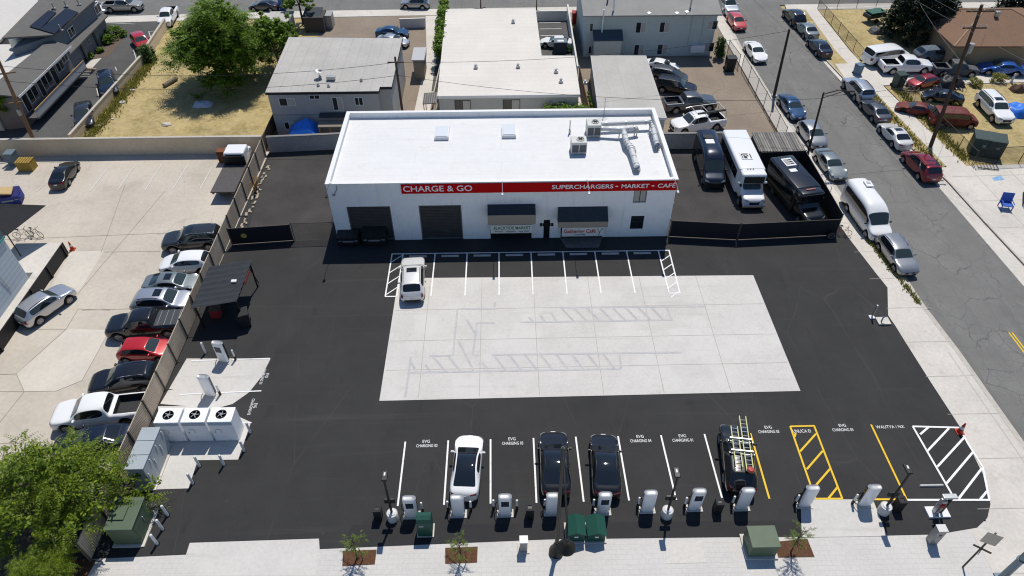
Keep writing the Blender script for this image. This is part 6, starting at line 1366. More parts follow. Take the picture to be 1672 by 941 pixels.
p=G(1519,240); UP1=thing('utility_pole','tall timber utility pole with crossarms and insulators on the far verge','utility pole',(p.x,p.y,0)); hp=14.3; tx,ty=-.9,.7
MB().cyl((0,0,0),(tx,ty,hp),.20,.14).build('pole',PW,UP1)
q=Vector((tx,ty,hp)); arms=[]
for zz,L in ((hp-.5,2.6),(hp-2.0,2.2)):
    k=zz/hp; c=Vector((tx*k,ty*k,zz)); MB().box((c.x,c.y-.16,c.z),(L,.10,.13)).build('crossarm',WOODO if 0 else PW,UP1); arms.append((c,L))
    i_=MB()
    for x in (-.45,-.2,.2,.45): i_.cyl((c.x+x*L,c.y-.16,c.z+.06),(c.x+x*L,c.y-.16,c.z+.28),.05)
    i_.build('insulators',METAL,UP1)
MB().cyl((tx*.72+.35,ty*.72,9.9),(tx*.72+.35,ty*.72,10.8),.26).build('transformer_can',M('pedestal_grey'),UP1); MB().rbox((tx*.5+.2,ty*.5-.2,7.2),(.25,.3,.6),.05).build('junction_box',DKM,UP1)
p2=G(57,234); UP2=thing('utility_pole','brown timber utility pole behind the tan wall at the left','utility pole',(p2.x,p2.y,0)); MB().cyl((0,0,0),(.5,.6,10.5),.2,.14).build('pole',PWL,UP2)
c2=Vector((.36,.44,7.6)); MB().box((c2.x,c2.y-.15,c2.z),(2.2,.1,.12),rz=.3).box((.2,.15,4.6),(1.3,.1,.1),rz=.3).build('crossarm',PWL,UP2); MB().rbox((.15,-.05,3.6),(.3,.3,.7),.05).build('junction_box',M('pedestal_grey'),UP2)
p3=G(672,178); UP3=thing('utility_pole','slim dark utility pole behind the shop near the narrow path','utility pole',(p3.x,64.0,0)); MB().cyl((0,0,0),(-.15,.3,9.0),.15,.10).build('pole',PW,UP3); MB().box((-.1,-.0,8.6),(1.6,.1,.1)).build('crossarm',PW,UP3)
WIRE=M('wire_black',(.02,.02,.02),rough=.5); WIREL=M('wire_grey',(.20,.20,.20),rough=.7)
wn=[0]
def wire(label,a,b,sag=.6,r=.018,mat=WIRE,group='overhead wires'):
    a,b=Vector(a),Vector(b); pts=[a.lerp(b,i/14)-Vector((0,0,sag*4*(i/14)*(1-i/14))) for i in range(15)]; o=MB().tube(pts,r,5).build('overhead_wire',mat); tag(o,label,'wire',group); return o
top=Vector((p.x,p.y,0))
for k,(dx,z) in enumerate(((-1.17,13.95),(1.17,13.95),(-.99,12.4),(.99,12.4))):
    A=(p.x+tx+dx,p.y+ty-.16,z); wire('thick power wire off the tall utility pole towards the far left, '+('outer upper','inner upper','outer lower','inner lower')[k],A,(p.x+dx-7.5,p.y+52,z+.5),1.0,.011,WIREL)
    wire('power wire off the tall utility pole towards the right edge, '+('outer upper','inner upper','outer lower','inner lower')[k],A,(p.x+dx+15,p.y-34,z+.2),1.0,.011,WIREL)
wire('service wire from the tall utility pole to the brown-roofed house',(p.x-.5,p.y+.4,9.5),(58,80.5,4.6),.4,.013,WIREL); wire('service wire from the tall utility pole to the chain-link yard corner',(p.x-.5,p.y+.4,9.0),(56.0,98,4.0),.5,.012,WIREL)
wire('low wire crossing the dry grass lot, nearer the tan wall',(p2.x+.2,p2.y,7.0),(p3.x,64.1,7.2),1.2,.02); wire('low wire crossing the dry grass lot, farther from the tan wall',(p2.x+.4,p2.y+.3,8.4),(p3.x,64.2,8.5),1.2,.02)
wire('wire along the rear of the shop from the slim pole to the street light, lower',(p3.x,64.1,7.2),(G(1316,263).x-.35,59.4,6.7),1.1,.018); wire('wire along the rear of the shop from the slim pole to the street light, upper',(p3.x,64.2,8.5),(31.2,72.8,7.5),1.0,.018)
wire('wire from the street light across to the tall utility pole',(G(1316,263).x-.38,59.4,7.0),(p.x-.45,p.y+.3,7.8),.5,.018)
# ---------------------------------------------------------------- loose things round the neighbours
BT=M('bright_blue_tarp',(.02,.17,.68),rough=.5,var=.2,scale=2.5,bump=.8,bscale=3)
t=thing('tarp_tent','bright blue tarp tent behind the grey block wall','tent',(-20.3,63.75,0)); bm=bmesh.new()
MB().add([(-1.5,-1.0,1.2),(1.5,-1.0,1.25),(1.5,1.0,1.5),(-1.5,1.0,1.5),(-.2,-.1,2.6),(.5,.3,2.7)],[(0,1,4),(1,5,4),(1,2,5),(2,3,5),(3,4,5),(3,0,4)]).build('canopy',BT,t)
for x,y in ((-1.4,-.9),(1.4,-.9),(1.4,.9),(-1.4,.9)): MB().cyl((x,y,0),(x,y,1.3),.03).build('post',METAL,t)
t=thing('lean_to_shelter','brown timber shelter with a flat dark roof between the blue tent and the shop','shelter',(-16.9,63.6,0)); MB().box((0,0,2.25),(3.4,1.1,.12),rx=.12).build('roof',M('tan_felt',(.22,.19,.15),rough=.9),t); MB().box((0,.85,2.75),(3.4,.8,.10),rx=.1).build('upper_roof',M('dark_felt',(.05,.06,.065),rough=.9),t)
for x in (-1.6,-.5,.6,1.6): MB().box((x,-.45,1.1),(.12,.12,2.2)).build('post',WOODO,t)
p=G(516,52); t=thing('garden_shed','small dark shed and skip behind the leafy street tree','shed',(p.x,p.y+1,0)); MB().box((0,0,1.0),(2.6,2.6,2.0)).build('wall',M('dark_boards',(.07,.065,.06),rough=.9),t); MB().box((-.3,.2,2.05),(2.3,2.8,.1),rx=.1).build('roof',M('dark_felt'),t); MB().rbox((1.7,.6,.9),(.9,1.6,1.8),.05).build('side_bin',M('pedestal_grey'),t)
p=G(686,128); t=thing('garden_shed','narrow grey shed with a pale lid roof on the path beside the slim utility pole','shed',(p.x,p.y+1.2,0)); MB().box((0,0,1.2),(1.2,3.0,2.4)).build('wall',M('shed_stone',(.28,.25,.2),rough=.9),t); MB().box((0,0,2.46),(1.5,3.4,.12)).build('roof',M('pale_lid',(.42,.43,.44),rough=.7),t)
p=G(705,160); t=thing('lean_to_shelter','small grey corrugated lean-to at the front corner of the cream house','shelter',(-7.6,69.0,0)); MB().box((0,0,2.1),(1.5,2.4,.08),ry=-.08).build('roof',CORR,t)
for x,y in ((-.65,-1.0),(.65,-1.0),(-.65,1.0),(.65,1.0)): MB().box((x,y,1.05),(.08,.08,2.1)).build('post',WOOD,t)
p=G(915,88); t=thing('dumpster','dark dumpster with white lid label in the striped lot','dumpster',(p.x,p.y+.6,0)); MB().rbox((0,0,.7),(1.6,1.3,1.4),.05).build('body',M('slate_bin',(.05,.06,.075),rough=.5),t); MB().rbox((0,.02,1.45),(1.7,1.4,.1),.03).build('lid',M('bin_grey_blue'),t); MB().box((0,-.2,1.51),(.8,.5,.02)).build('label_plate',FRAMEW,t)
p=G(455,92); t=flat_house('garage_block','small tan garage with a grey roof behind the big leafy tree',[(p.x-2.5,p.y+1.5),(p.x+.3,p.y+1.2),(p.x+.6,p.y+8),(p.x-2.2,p.y+8)],2.4,M('greige_stucco'),GREYR,.15)
def heap(name,label,cat,p,w,d,h,mat,seed=1):
    r=random.Random(seed); n=18; bm=bmesh.new(); bmesh.ops.create_grid(bm,x_segments=n,y_segments=n,size=1)
    for v in bm.verts:
        x,y=v.co.x,v.co.y; e=max(0,1-(abs(x)**2.6+abs(y)**2.6)); v.co=Vector((x*w/2,y*d/2,h*(e**.45)*(.8+.2*math.sin(x*5+seed)*math.cos(y*4+seed))+r.uniform(-.04,.04)*h))
    o=MB().bm(bm).build(name,mat,None,smooth=60,loc=p); return tag(o,label,cat)
p=G(1664,184); heap('tarp_heap','blue tarpaulin heap beside the white suv on the dry grass','tarp',Vector((p.x,p.y,0)),3.4,2.6,1.1,BT,3)
p=G(332,172); heap('tarp_heap','pale crumpled sheet and boards in the shade of the big leafy tree','debris',Vector((p.x,p.y,0)),2.2,1.3,.5,M('pale_sheet',(.45,.5,.6),rough=.7),5)
p=G(280,137); o=MB().cyl((-.5,-.9,.22),(.4,.9,.28),.25,.22,n=10).build('log','' and None,None,loc=Vector((p.x,p.y,0))); o.data.materials.append(M('grey_log',(.18,.15,.12),rough=.9)); tag(o,'short grey log lying on the dry grass lot','log')
p=G(1600,253); 
for (px,py,n_,w_) in ((1594,254,'square dark green storage bin by the wire fence, nearer the pavement',1.8),(1616,258,'dark green storage bin with a lifted lid by the wire fence, farther along',1.5)):
    q=G(px,py); t=thing('storage_bin',n_,'storage bin',(q.x+.3,q.y+.5,.02),R_(-20)); MB().rbox((0,0,.95),(w_,1.5,1.9),.06).build('body',M('dark_teal_green',(.025,.05,.047),rough=.5),t); MB().rbox((0,.1,1.95),(w_+.1,1.5,.1),.04,rx=.12).build('lid',M('dark_teal_green'),t); MB().box((.1,-.76,1.2),(.3,.02,.25)).build('label_plate',M('label_grey'),t)
p=G(1611,272); t=thing('shopping_cart','dark wire frame lying flat on the apron below the green bins','wire frame',(p.x,p.y,.05),R_(-15)); fr=MB()
for i in range(7): fr.cyl((-.9+.3*i,-.6,.06),(-.9+.3*i,.6,.06),.02,n=5)
fr.box((0,-.6,.06),(1.9,.06,.06)).box((0,.6,.06),(1.9,.06,.06)).build('frame',DKM,t)
p=G(1639,340); t=thing('folding_chair','bright blue plastic chair standing on the concrete apron','chair',(p.x,p.y,.02),R_(-12)); CB=M('chair_blue',(.03,.10,.42),rough=.5); MB().rbox((0,-.1,.5),(1.0,.8,.08),.03).build('seat',CB,t); MB().rbox((0,.38,.95),(1.0,.08,.9),.03,rx=-.2).build('backrest',CB,t)
for x in (-.45,.45):
    MB().rbox((x,-.1,.75),(.08,.8,.06),.02).build('armrest',CB,t)
    for y in (-.45,.3): MB().box((x,y,.25),(.07,.07,.5)).build('leg',CB,t)
p=G(1663,326); t=thing('wire_cage','black iron gate panel ajar at the right edge of the apron','gate',(p.x-.2,p.y-1,.02),R_(60)); fr=MB()
for i in range(12): fr.cyl((.2*i,0,.05),(.2*i,0,2.0),.02,n=5)
fr.build('bars',DKM,t); MB().box((1.1,0,2.0),(2.4,.06,.06)).box((1.1,0,.1),(2.4,.06,.06)).build('rails',DKM,t)
p=G(1424,35); t=thing('junk_trailer','green-topped trailer in the dry yard by the conifer','trailer',(p.x,p.y,0),.3); MB().rbox((0,0,.9),(2.6,1.4,.5),.05).build('body',M('trailer_dark',(.04,.05,.05),rough=.6),t); MB().rbox((.1,0,1.35),(2.4,1.5,.2),.05).build('green_cover',M('teal_cover',(.02,.10,.07),rough=.6),t)
for y in (-.7,.7): MB().lathe([(.3,-.1),(.3,.1)],(0,y,.3),16,axis='Y').build('wheel',TYRE,t)
p=G(1426,45); heap('junk_heap','grey and dark junk heap in the dry yard beside the conifer','junk',Vector((p.x,p.y-1.5,0)),2.4,1.6,.9,M('junk_grey',(.12,.12,.12),rough=.7,var=.6,scale=4),8)
p=G(1458,57); heap('tarp_heap','green netting heap at the foot of the conifer','tarp',Vector((p.x,p.y,0)),1.8,1.0,.5,M('green_net',(.03,.22,.12),rough=.8),9)
p=G(1661,148); heap('junk_heap','round planter of dry scrap near the right edge of the grass','planter',Vector((p.x,p.y,0)),1.6,1.3,.9,M('rusty_scrap',(.12,.07,.05),rough=.9,var=.4,scale=4),11)
p=G(1510,140); heap('junk_heap','black sheet thrown over scrap between the stripped cars','junk',Vector((p.x+3,p.y,0)),3.0,2.0,1.3,M('black_sheet',(.02,.022,.025),rough=.5),13)
p=G(1464,112); t=thing('motorcycle','pale motor scooter on the drive edge beside the white pickup','scooter',(p.x+5,p.y-2.2,0),.5); 
for x in (-.6,.6): MB().lathe([(.2,-.05),(.29,-.04),(.29,.04),(.2,.05)],(x,0,.29),16,axis='Y').build('wheel',TYRE,t)
MB().rbox((-.25,0,.6),(.9,.3,.35),.1).rbox((.45,0,.7),(.15,.3,.7),.05).build('body',M('pedestal_lid'),t); MB().rbox((-.25,0,.82),(.7,.28,.1),.04).build('seat',DKM,t); MB().cyl((.5,-.3,1.05),(.5,.3,1.05),.02).build('handlebar',DKM,t)

p=G(1349,318); t=thing('pipe_rail','bent pipe rail with a small round blue sign on the near pavement','rail',(p.x,p.y,.02),R_(90)); MB().tube([(-.5,0,0),(-.5,0,1.0),(-.35,0,1.15),(.35,0,1.15),(.5,0,1.0),(.5,0,0)],.03,8).build('pipe',METAL,t,smooth=60); MB().cyl((.9,0,0),(.9,0,1.7),.03).build('post',METAL,t); MB().lathe([(.3,-.01),(.3,.01)],(.9,.04,1.6),18,axis='Y').build('sign_disc',M('sign_blue',(.03,.09,.2),rough=.5),t)
# clutter in the right-hand yards
p=G(1462,103); t=thing('hoop_load','round white hoop and folded sheet in the white pickup bed on the drive','load',(p.x+1.5,p.y-2.2,.95)); MB().lathe([(.75,.0),(.8,.08),(.72,.14),(.66,.06)],(0,0,.1),24,closed=True).build('hoop',FRAMEW,t); MB().rbox((.9,0,.12),(.9,1.2,.2),.06).build('folded_sheet',M('pale_sheet',(.45,.5,.6),rough=.7),t)
q=bpy.data.objects
for o_ in [o for o in q if o.get('label')=='dark blue stripped car behind the rusted van']:
    t=thing('loose_bonnet','dark car bonnet propped upright on the stripped blue car','car panel',(o_.location.x-.9,o_.location.y+.2,.85),o_.rotation_euler.z); MB().rbox((0,0,.45),(.06,1.4,1.0),.025,ry=-.5).build('panel',P_['navy'],t)
rs=random.Random(91); 
for k,(px,py,n_) in enumerate(((1480,150,'nearest the dark green bin'),(1535,205,'in front of the rusted van'),(1560,140,'behind the stripped blue car'))):
    p=G(px,py); t=thing('pipe_stack','bundle of grey pipes and boards on the dry grass, '+n_,'scrap',(p.x,p.y,0),rs.uniform(0,1.5),'scrap pipes in the wrecks yard')
    for i in range(6): MB().cyl((-1.2+rs.uniform(-.3,.3),.14*i-.4,.08+.05*(i%3)),(1.2+rs.uniform(-.3,.3),.14*i-.4+rs.uniform(-.3,.3),.10+.05*(i%3)),.05,n=8).build('pipe',METAL if i%2 else WOOD,t)
p=G(1620,122); t=thing('garden_statue','small white garden figure post on the grass below the blue coupe','ornament',(p.x+1.2,p.y-2,0)); MB().lathe([(.22,0),(.18,.15),(.1,.3),(.16,.6),(.08,.8),(.13,.95),(.05,1.1),(.01,1.12)],(0,0,0),14).build('figure',FRAMEW,t,smooth=50)
# ---------------------------------------------------------------- plants
def leaf_mat(name,dark,mid,light,trans=.25):
    m=bpy.data.materials.new(name); m.use_nodes=True; n=m.node_tree.nodes; l=m.node_tree.links; b=n['Principled BSDF']; b.inputs['Roughness'].default_value=.55; b.inputs['Specular IOR Level'].default_value=.3
    g=n.new('ShaderNodeNewGeometry'); r=n.new('ShaderNodeValToRGB'); r.color_ramp.elements[0].color=(*dark,1); r.color_ramp.elements[1].color=(*light,1); e=r.color_ramp.elements.new(.5); e.color=(*mid,1)
    l.new(g.outputs['Random Per Island'],r.inputs[0]); l.new(r.outputs[0],b.inputs['Base Color'])
    t=n.new('ShaderNodeBsdfTranslucent'); l.new(r.outputs[0],t.inputs[0]); mx=n.new('ShaderNodeMixShader'); mx.inputs[0].default_value=trans; l.new(b.outputs[0],mx.inputs[1]); l.new(t.outputs[0],mx.inputs[2]); l.new(mx.outputs[0],n['Material Output'].inputs[0]); MATS[name]=m; return m
LFM=leaf_mat('mid_green_leaves',(.035,.085,.006),(.105,.20,.012),(.26,.38,.03),.35); LFF=leaf_mat('feathery_leaves',(.045,.085,.006),(.125,.195,.010),(.27,.34,.03),.35); LFD=leaf_mat('dark_conifer_needles',(.006,.014,.006),(.013,.028,.011),(.03,.05,.018),.1); LFH=leaf_mat('hedge_leaves',(.03,.065,.012),(.06,.12,.018),(.11,.19,.03)); LFY=leaf_mat('young_leaves',(.06,.10,.012),(.11,.18,.02),(.18,.25,.04)); LFO=leaf_mat('olive_weeds',(.16,.17,.03),(.26,.26,.05),(.38,.35,.10),.4); LFS=leaf_mat('straw_blades',(.26,.2,.09),(.38,.30,.15),(.48,.40,.22),.45)
BARK=M('tree_bark',(.09,.065,.045),rough=.9,var=.2,scale=6)
def leaf_cloud(mb,c,r,n,size,rg,droop=0,flat=.7,aspect=1.6):
    for _ in range(n):
        d=Vector((rg.gauss(0,1),rg.gauss(0,1),rg.gauss(0,1))).normalized()*(rg.random()**.45); p=c+Vector((d.x*r[0],d.y*r[1],d.z*r[2]))
        a=Vector((rg.uniform(-1,1),rg.uniform(-1,1),rg.uniform(-.5,.5)-droop)).normalized(); nrm=(Vector((d.x,d.y,d.z+flat))+Vector((rg.uniform(-.8,.8),rg.uniform(-.8,.8),rg.uniform(-.4,.4)))).normalized(); b=a.cross(nrm).normalized(); s=size*rg.uniform(.6,1.3)
        mb.add([p-a*s*aspect*.5,p+b*s*.35,p+a*s*aspect*.5,p-b*s*.35],[(0,1,2,3)])
def spray(mb,p,d,L,rg,leaf,n=7):
    "drooping twig with paired leaflets"
    d=d.normalized(); side=d.cross(Vector((0,0,1))); side=side.normalized() if side.length>.01 else Vector((1,0,0))
    for i in range(n):
        t=(i+1)/n; q=p+d*L*t-Vector((0,0,L*.35*t*t)); w=leaf*(1.1-.6*t)
        for s in (-1,1):
            o=side*s; tip=q+o*w+d*w*.5-Vector((0,0,w*.25)); mid=(q+tip)/2; bb=d*w*.22
            mb.add([q,mid-bb,tip,mid+bb],[(0,1,2,3)])
def tree(name,label,p,h,crown,mat,n_clump,leaf,seed,trunk_r=.2,kind='cloud',per=60,trunk_h=None,lobes=9,cat='tree',low=0):
    rg=random.Random(seed); t=thing(name,label,cat,p); th=trunk_h or h*.45; rx,ry,rz=crown; cz=h-rz
    tr=MB(); lean=Vector((rg.uniform(-.1,.1)*rx,rg.uniform(-.1,.1)*ry,th)); tr.tube([(0,0,-.1),(lean.x*.4,lean.y*.3,th*.5),tuple(lean)],[trunk_r*1.25,trunk_r,trunk_r*.8],10)
    cents=[]
    for i in range(lobes):
        a=2.4*i+rg.uniform(-.4,.4); k=math.sqrt((i+.5)/lobes)*rg.uniform(.72,1.18); q=Vector((math.cos(a)*rx*k*.78,math.sin(a)*ry*k*.78,cz+rz*(.72*(1-k*k)*rg.uniform(.6,1.1)+rg.uniform(-.45,.1)*k-low*k*k)))
        cents.append(q); m_=(lean+q)/2+Vector((0,0,-.1*rz)); tr.tube([tuple(lean),tuple(m_),tuple(q)],[trunk_r*.5,trunk_r*.3,trunk_r*.1],6)
    tr.build('trunk',BARK,t,smooth=60); mb=MB()
    for j in range(n_clump):
        q=cents[j%lobes] if rg.random()<.75 else rg.choice(cents); sc_=rg.uniform(.20,.42); d=Vector((rg.gauss(0,1),rg.gauss(0,1),rg.gauss(.25,.8))).normalized()
        c=q+Vector((d.x*rx*.34,d.y*ry*.34,d.z*rz*.38))*rg.uniform(.5,1.15)
        if kind=='cloud' or (kind=='mix' and j%5<3): leaf_cloud(mb,c,(rx*sc_*.42,ry*sc_*.42,rz*sc_*.38),per if kind=='cloud' else per*4,leaf*(1 if kind=='cloud' else .85),rg)
        else:
            for _ in range(per):
                dd=Vector((d.x+rg.uniform(-.8,.8),d.y+rg.uniform(-.8,.8),rg.uniform(-.25,.5))); spray(mb,c+Vector((rg.uniform(-.3,.3),rg.uniform(-.3,.3),rg.uniform(-.2,.2))),dd,rg.uniform(.6,1.2)*leaf*5,rg,leaf*.9)
    mb.build('crown',mat,t); return t
p=G(362,150); tree('broadleaf_tree','large bright green leafy tree standing in the dry grass lot',Vector((-32.0,77.0,0)),9.8,(5.7,5.2,4.9),LFM,600,.40,3,.34,'mix',10,trunk_h=3.0,lobes=24,low=.72)
p=G(415,120); tree('broadleaf_tree','lower drooping green tree behind the large tree, against the grey house',Vector((-26.4,80,0)),7.4,(2.6,3.4,3.4),LFM,130,.30,4,.2,per=40,trunk_h=2.2,lobes=9)
p=G(60,830); tree('feathery_tree','feathery light green tree beside the dark green transformer in the near left corner',Vector((-26.4,21.8,0)),5.8,(4.6,3.7,2.7),LFF,330,.21,5,.2,'mix',9,trunk_h=1.6,lobes=22,low=.45)
tree('feathery_tree','lower feathery shrub-like tree at the bottom edge of the near left corner',Vector((-25.3,17.6,0)),3.0,(1.5,1.3,1.2),LFF,110,.12,6,.10,'spray',12,trunk_h=.9,lobes=7)
p=G(0,225); tree('broadleaf_tree','rounded green tree cut by the left edge behind the tan wall',Vector((p.x-1.4,p.y+1.6,0)),5.2,(2.8,2.6,2.4),LFM,90,.24,7,.18,per=46,lobes=9)
p=G(497,45); tree('broadleaf_tree','small round street tree above the dark garden shed',Vector((p.x-.3,p.y+1.0,0)),5.2,(2.4,2.2,1.8),LFM,80,.22,8,.14,per=46,trunk_h=2.6,lobes=8)
p=G(876,16); tree('broadleaf_tree','small green bush-tree at the rear corner of the cream house',Vector((p.x,p.y,0)),3.2,(1.0,1.0,1.3),LFM,36,.2,9,.08,per=40,lobes=5)
p=G(785,12); tree('broadleaf_tree','small leafy shrub beside the far pavement behind the cream house',Vector((p.x,p.y,0)),3.0,(1.3,1.2,1.2),LFM,36,.2,10,.08,per=40,lobes=5)
def shrub(name,label,p,r,h,mat,n,leaf,seed,cat='shrub'):
    rg=random.Random(seed); t=thing(name,label,cat,p); mb=MB(); st=MB()
    for i in range(5): a=i*1.3; st.tube([(0,0,-.05),(math.cos(a)*r*.3,math.sin(a)*r*.3,h*.4),(math.cos(a)*r*.55,math.sin(a)*r*.55,h*.7)],[.04,.03,.01],5)
    st.build('stems',BARK,t)
    for i in range(n):
        a=rg.uniform(0,6.28); k=rg.random()**.5; z=rg.uniform(.15,1); w_=math.sqrt(max(0,1-(z*1.02-.35)**2/.5)); leaf_cloud(mb,Vector((math.cos(a)*r*k*w_*.8,math.sin(a)*r*k*w_*.8,h*z*.88)),(r*.25,r*.25,h*.14),34,leaf,rg)
    mb.build('foliage',mat,t); return t
p=G(243,100); shrub('round_bush','round clipped dark green bush by the driveway wall',Vector((p.x,p.y,0)),1.35,2.2,LFH,90,.14,20)
for i,(px,py,r,h,n_) in enumerate(((188,60,1.7,1.5,'broad green shrub in the porch bed, outermost'),(176,70,1.1,1.1,'green shrub in the porch bed, nearer the porch wall'),(165,85,.6,.6,'tiny shrub in the porch bed by the path'),(148,95,.6,.7,'tiny shrub at the edge of the pale path'))): p=G(px,py); shrub('bed_shrub',n_,Vector((p.x,p.y,0)),r,h,LFM,40,.16,30+i)
slab('planting_bed',[tuple(G(*q)[:2]) for q in ((150,98),(178,92),(206,58),(192,50),(170,72))],M('bed_mulch',(.12,.09,.07),rough=.95,var=.2,scale=5),z=.012)
slab('pale_path',[tuple(G(*q)[:2]) for q in ((150,98),(166,95),(150,112),(146,125),(125,128),(128,118))],WALKC,z=.014)
def hedge(label,a,b,w,h,seed,mat=LFH,n=60,leaf=.18):
    rg=random.Random(seed); a=Vector((a[0],a[1],0)); b=Vector((b[0],b[1],0)); t=thing('hedge',label,'hedge',a); d=b-a; mb=MB(); nn=Vector((-d.y,d.x,0)).normalized(); core=MB()
    for i in range(n): k=rg.random(); c=d*k+nn*rg.uniform(-w/2,w/2)*.7+Vector((0,0,h*(.25+.7*rg.random()**.6))); leaf_cloud(mb,c,(w*.35,w*.35,h*.16),44,leaf,rg)
    mb.build('foliage',mat,t)
    for i in range(max(2,int(d.length/1.2))): k=i/max(1,int(d.length/1.2)-1); core.tube([tuple(d*k),tuple(d*k+Vector((0,0,h*.7)))],[.05,.02],5)
    core.build('stems',BARK,t); return t
hedge('tall bright green hedge along the left side of the cream house',(-7.2,80),(-7.5,97.5),1.3,3.4,40,LFM,150,.22); hedge('low green hedge in front of the right end of the cream house',(4.8,66.3),(9.2,66.0),1.8,2.5,41,LFM,110,.18); hedge('narrow green planting between the cream house and the garage block',(9.9,66),(9.9,72),.5,1.2,42,LFM,30,.15)
p=G(1172,95); shrub('column_shrub','dark upright shrub at the corner of the mint apartment house',Vector((p.x,p.y,0)),.9,2.8,LFH,60,.15,43); p=G(927,85); shrub('bed_shrub','small green shrub beside the dumpster in the striped lot',Vector((p.x,p.y,0)),.6,.9,LFH,20,.13,44)
hedge('ragged shrubs behind the rear parapet of the shop near the ducts',(10.2,62.9),(16.0,62.9),.6,1.9,45,LFH,24,.16)
# conifer: tiers of drooping boughs
def conifer(label,p,h,r,seed,n=26):
    rg=random.Random(seed); t=thing('conifer_tree',label,'tree',p); MB().tube([(0,0,-.1),(.1,0,h*.5),(0,0,h)],[.4,.28,.05],10).build('trunk',BARK,t); mb=MB()
    for i in range(n*26):
        z=h*(.08+.9*(i/(n*26))); rr=r*(1-max(0,(z/h)-.1)**1.5)*rg.uniform(.55,1.0); a=rg.uniform(0,6.28); d=Vector((math.cos(a),math.sin(a),-.15)); c=Vector((d.x*rr,d.y*rr,z-rr*.12))
        leaf_cloud(mb,c*.98+Vector((0,0,0)),(.75,.75,.35),26,.3,rg,.3)
    mb.build('crown',LFD,t); return t
conifer('big dark conifer shading the yard on the right',Vector((G(1500,72).x+.3,G(1500,72).y+2.2,0)),11,4.6,50); conifer('dark conifer at the top edge behind the brown roof',Vector((70.5,92,0)),9,4.0,51,16)
p=G(1672,60); tree('broadleaf_tree','dusty green tree at the right edge beyond the brown roof',Vector((67.8,81.5,0)),6,(3,3,2.6),LFH,80,.24,52,.18,per=42,lobes=9)
# planter squares with young trees
MUL=M('bark_mulch',(.10,.048,.025),rough=.95,var=.3,scale=7,bump=.8,bscale=14)
for i,(q,base,h,n_,dry) in enumerate((([(560,900),(615,898),(612,922),(559,925)],(583,912),2.3,'leftmost',0),([(727,895),(780,893),(779,919),(727,921)],(752,915),2.4,'between the tall green box and the curved lamp',0),([(1267,885),(1318,880),(1330,910),(1268,911)],(1291,902),2.6,'next to the olive transformer box',0))):
    slab('planter_mulch',[tuple(G(*r)[:2]) for r in q],MUL,z=.026)
    b=G(*base); rg=random.Random(60+i); t=thing('young_tree','young tree in a square mulch bed, '+n_,'tree',(b.x,b.y,.03),0,'young trees in mulch squares'); tr=MB(); mb=MB(); tr.tube([(0,0,0),(.03,.05,h*.4),(.0,.1,h*.85)],[.05,.04,.015],6)
    for k in range(22):
        a=k*2.4+rg.uniform(-.6,.6); z=h*(.28+.028*k); rl_=rg.uniform(.25,1.0)*(1.05-.02*k); e=Vector((math.cos(a)*rl_,math.sin(a)*rl_,z+rg.uniform(.15,.7))); tr.tube([(0.02,.06,z),tuple(e*.5+Vector((0,0,z*.5))),tuple(e)],[.02,.014,.006],4)
        for _ in range(rg.randint(5,14)): spray(mb,Vector((.02,.06,z)).lerp(e,rg.uniform(.3,1.05)),Vector((math.cos(a)+rg.uniform(-1.2,1.2),math.sin(a)+rg.uniform(-1.2,1.2),rg.uniform(-.2,.8))),rg.uniform(.12,.26),rg,.062,5)
    tr.build('trunk',BARK,t); mb.build('crown',LFY,t)
    if i<2: MB().cyl((.35,-.1,0),(.30,-.05,1.3),.03).build('stake',WOOD,t)
slab('planter_mulch',[(-26.1,17.0),(-24.0,17.0),(-23.7,18.9),(-24.2,18.95),(-26.1,18.9)],MUL,z=.03); slab('shaded_bed',[(-33,12),(-26.2,12),(-26.2,25.5),(-33,25.5)],M('dark_soil',(.085,.07,.055),rough=.95,var=.3,scale=2),z=.024)
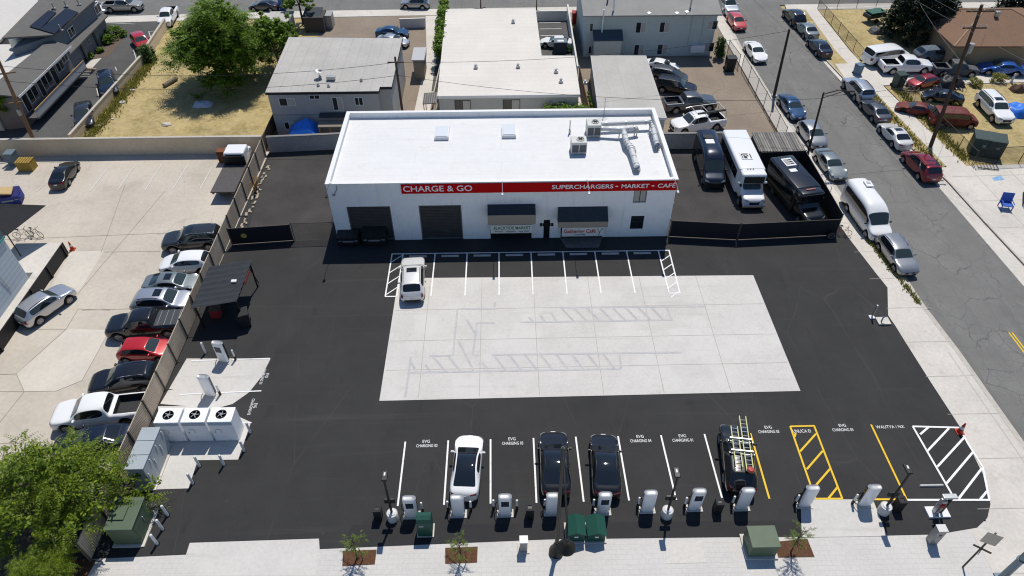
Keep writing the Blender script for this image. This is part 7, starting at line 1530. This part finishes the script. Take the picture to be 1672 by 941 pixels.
# weeds: uncountable
def tufts(name,label,pts,n,h,mat,seed,w=.6):
    rg=random.Random(seed); mb=MB()
    segs=list(zip(pts,pts[1:])); 
    for _ in range(n):
        a,b=rg.choice(segs); k=rg.random(); x=a[0]+(b[0]-a[0])*k+rg.gauss(0,w*.5); y=a[1]+(b[1]-a[1])*k+rg.gauss(0,w*.5); z=a[2] if len(a)>2 else 0
        for j in range(5):
            an=rg.uniform(0,6.28); hh=h*rg.uniform(.4,1.2); d=Vector((math.cos(an),math.sin(an),0)); s_=Vector((-d.y,d.x,0))*.035; q=Vector((x,y,z)); mb.add([q-s_,q+s_,q+d*hh*.5+Vector((0,0,hh))],[(0,1,2)])
    o=mb.build(name,mat); tag(o,label,'weeds',None,'stuff'); return o
tufts('weeds','yellow-green weeds along the foot of the low driveway wall',[(-43.6,64.5),(-43.2,83)],1500,.38,LFO,70,.9); tufts('weeds','thin weeds at the kerb beside the white camper van',[(32.9,38.5),(32.5,42),(32.0,46),(31.7,52)],420,.28,LFO,71,.25)
tufts('weeds','green tufts along the verge and fence on the far pavement',[(43.3,57.5),(42.9,66),(42.5,73)],500,.3,LFO,72,.5); tufts('weeds','grass tufts behind the fence of the dry yard',[(46.6,58.6),(46.0,73.5)],700,.35,LFO,73,.7); 0
0
for px,py,r_,h_,n_ in ((1592,140,1.0,.9,'on the grass edge below the blue coupe, nearer the utility pole'),(1630,133,1.3,1.0,'on the grass edge below the blue coupe, farther right'),(1560,172,.6,.6,'between the wrecks')):
    p=G(px,py); shrub('dry_bush','dry olive bush '+n_,Vector((p.x,p.y,0)),r_,h_,LFO,22,.14,int(px))
# pale stones on the dry lot
rg=random.Random(77)
for i,(px,py,s_) in enumerate(((216,148,.5),(200,168,.6),(272,204,.8),(160,207,.5),(184,195,.3),(330,145,.3))):
    p=G(px,py); bm=bmesh.new(); bmesh.ops.create_icosphere(bm,subdivisions=2,radius=s_*.5)
    for v in bm.verts: v.co=Vector((v.co.x*1.4,v.co.y,v.co.z*.5))*rg.uniform(.85,1.15)
    o=MB().bm(bm).build('pale_stone',M('pale_stone',(.5,.47,.42),rough=.9),None,loc=Vector((p.x,p.y,.05))); tag(o,'pale stone on the dry grass lot, '+('near the weeds at the driveway wall','beside the weedy wall, lower','large flat one in front of the tree shade','small one by the driveway wall foot','smallest one in mid grass','by the shaded sheet')[i],'stone','pale stones on the dry grass')
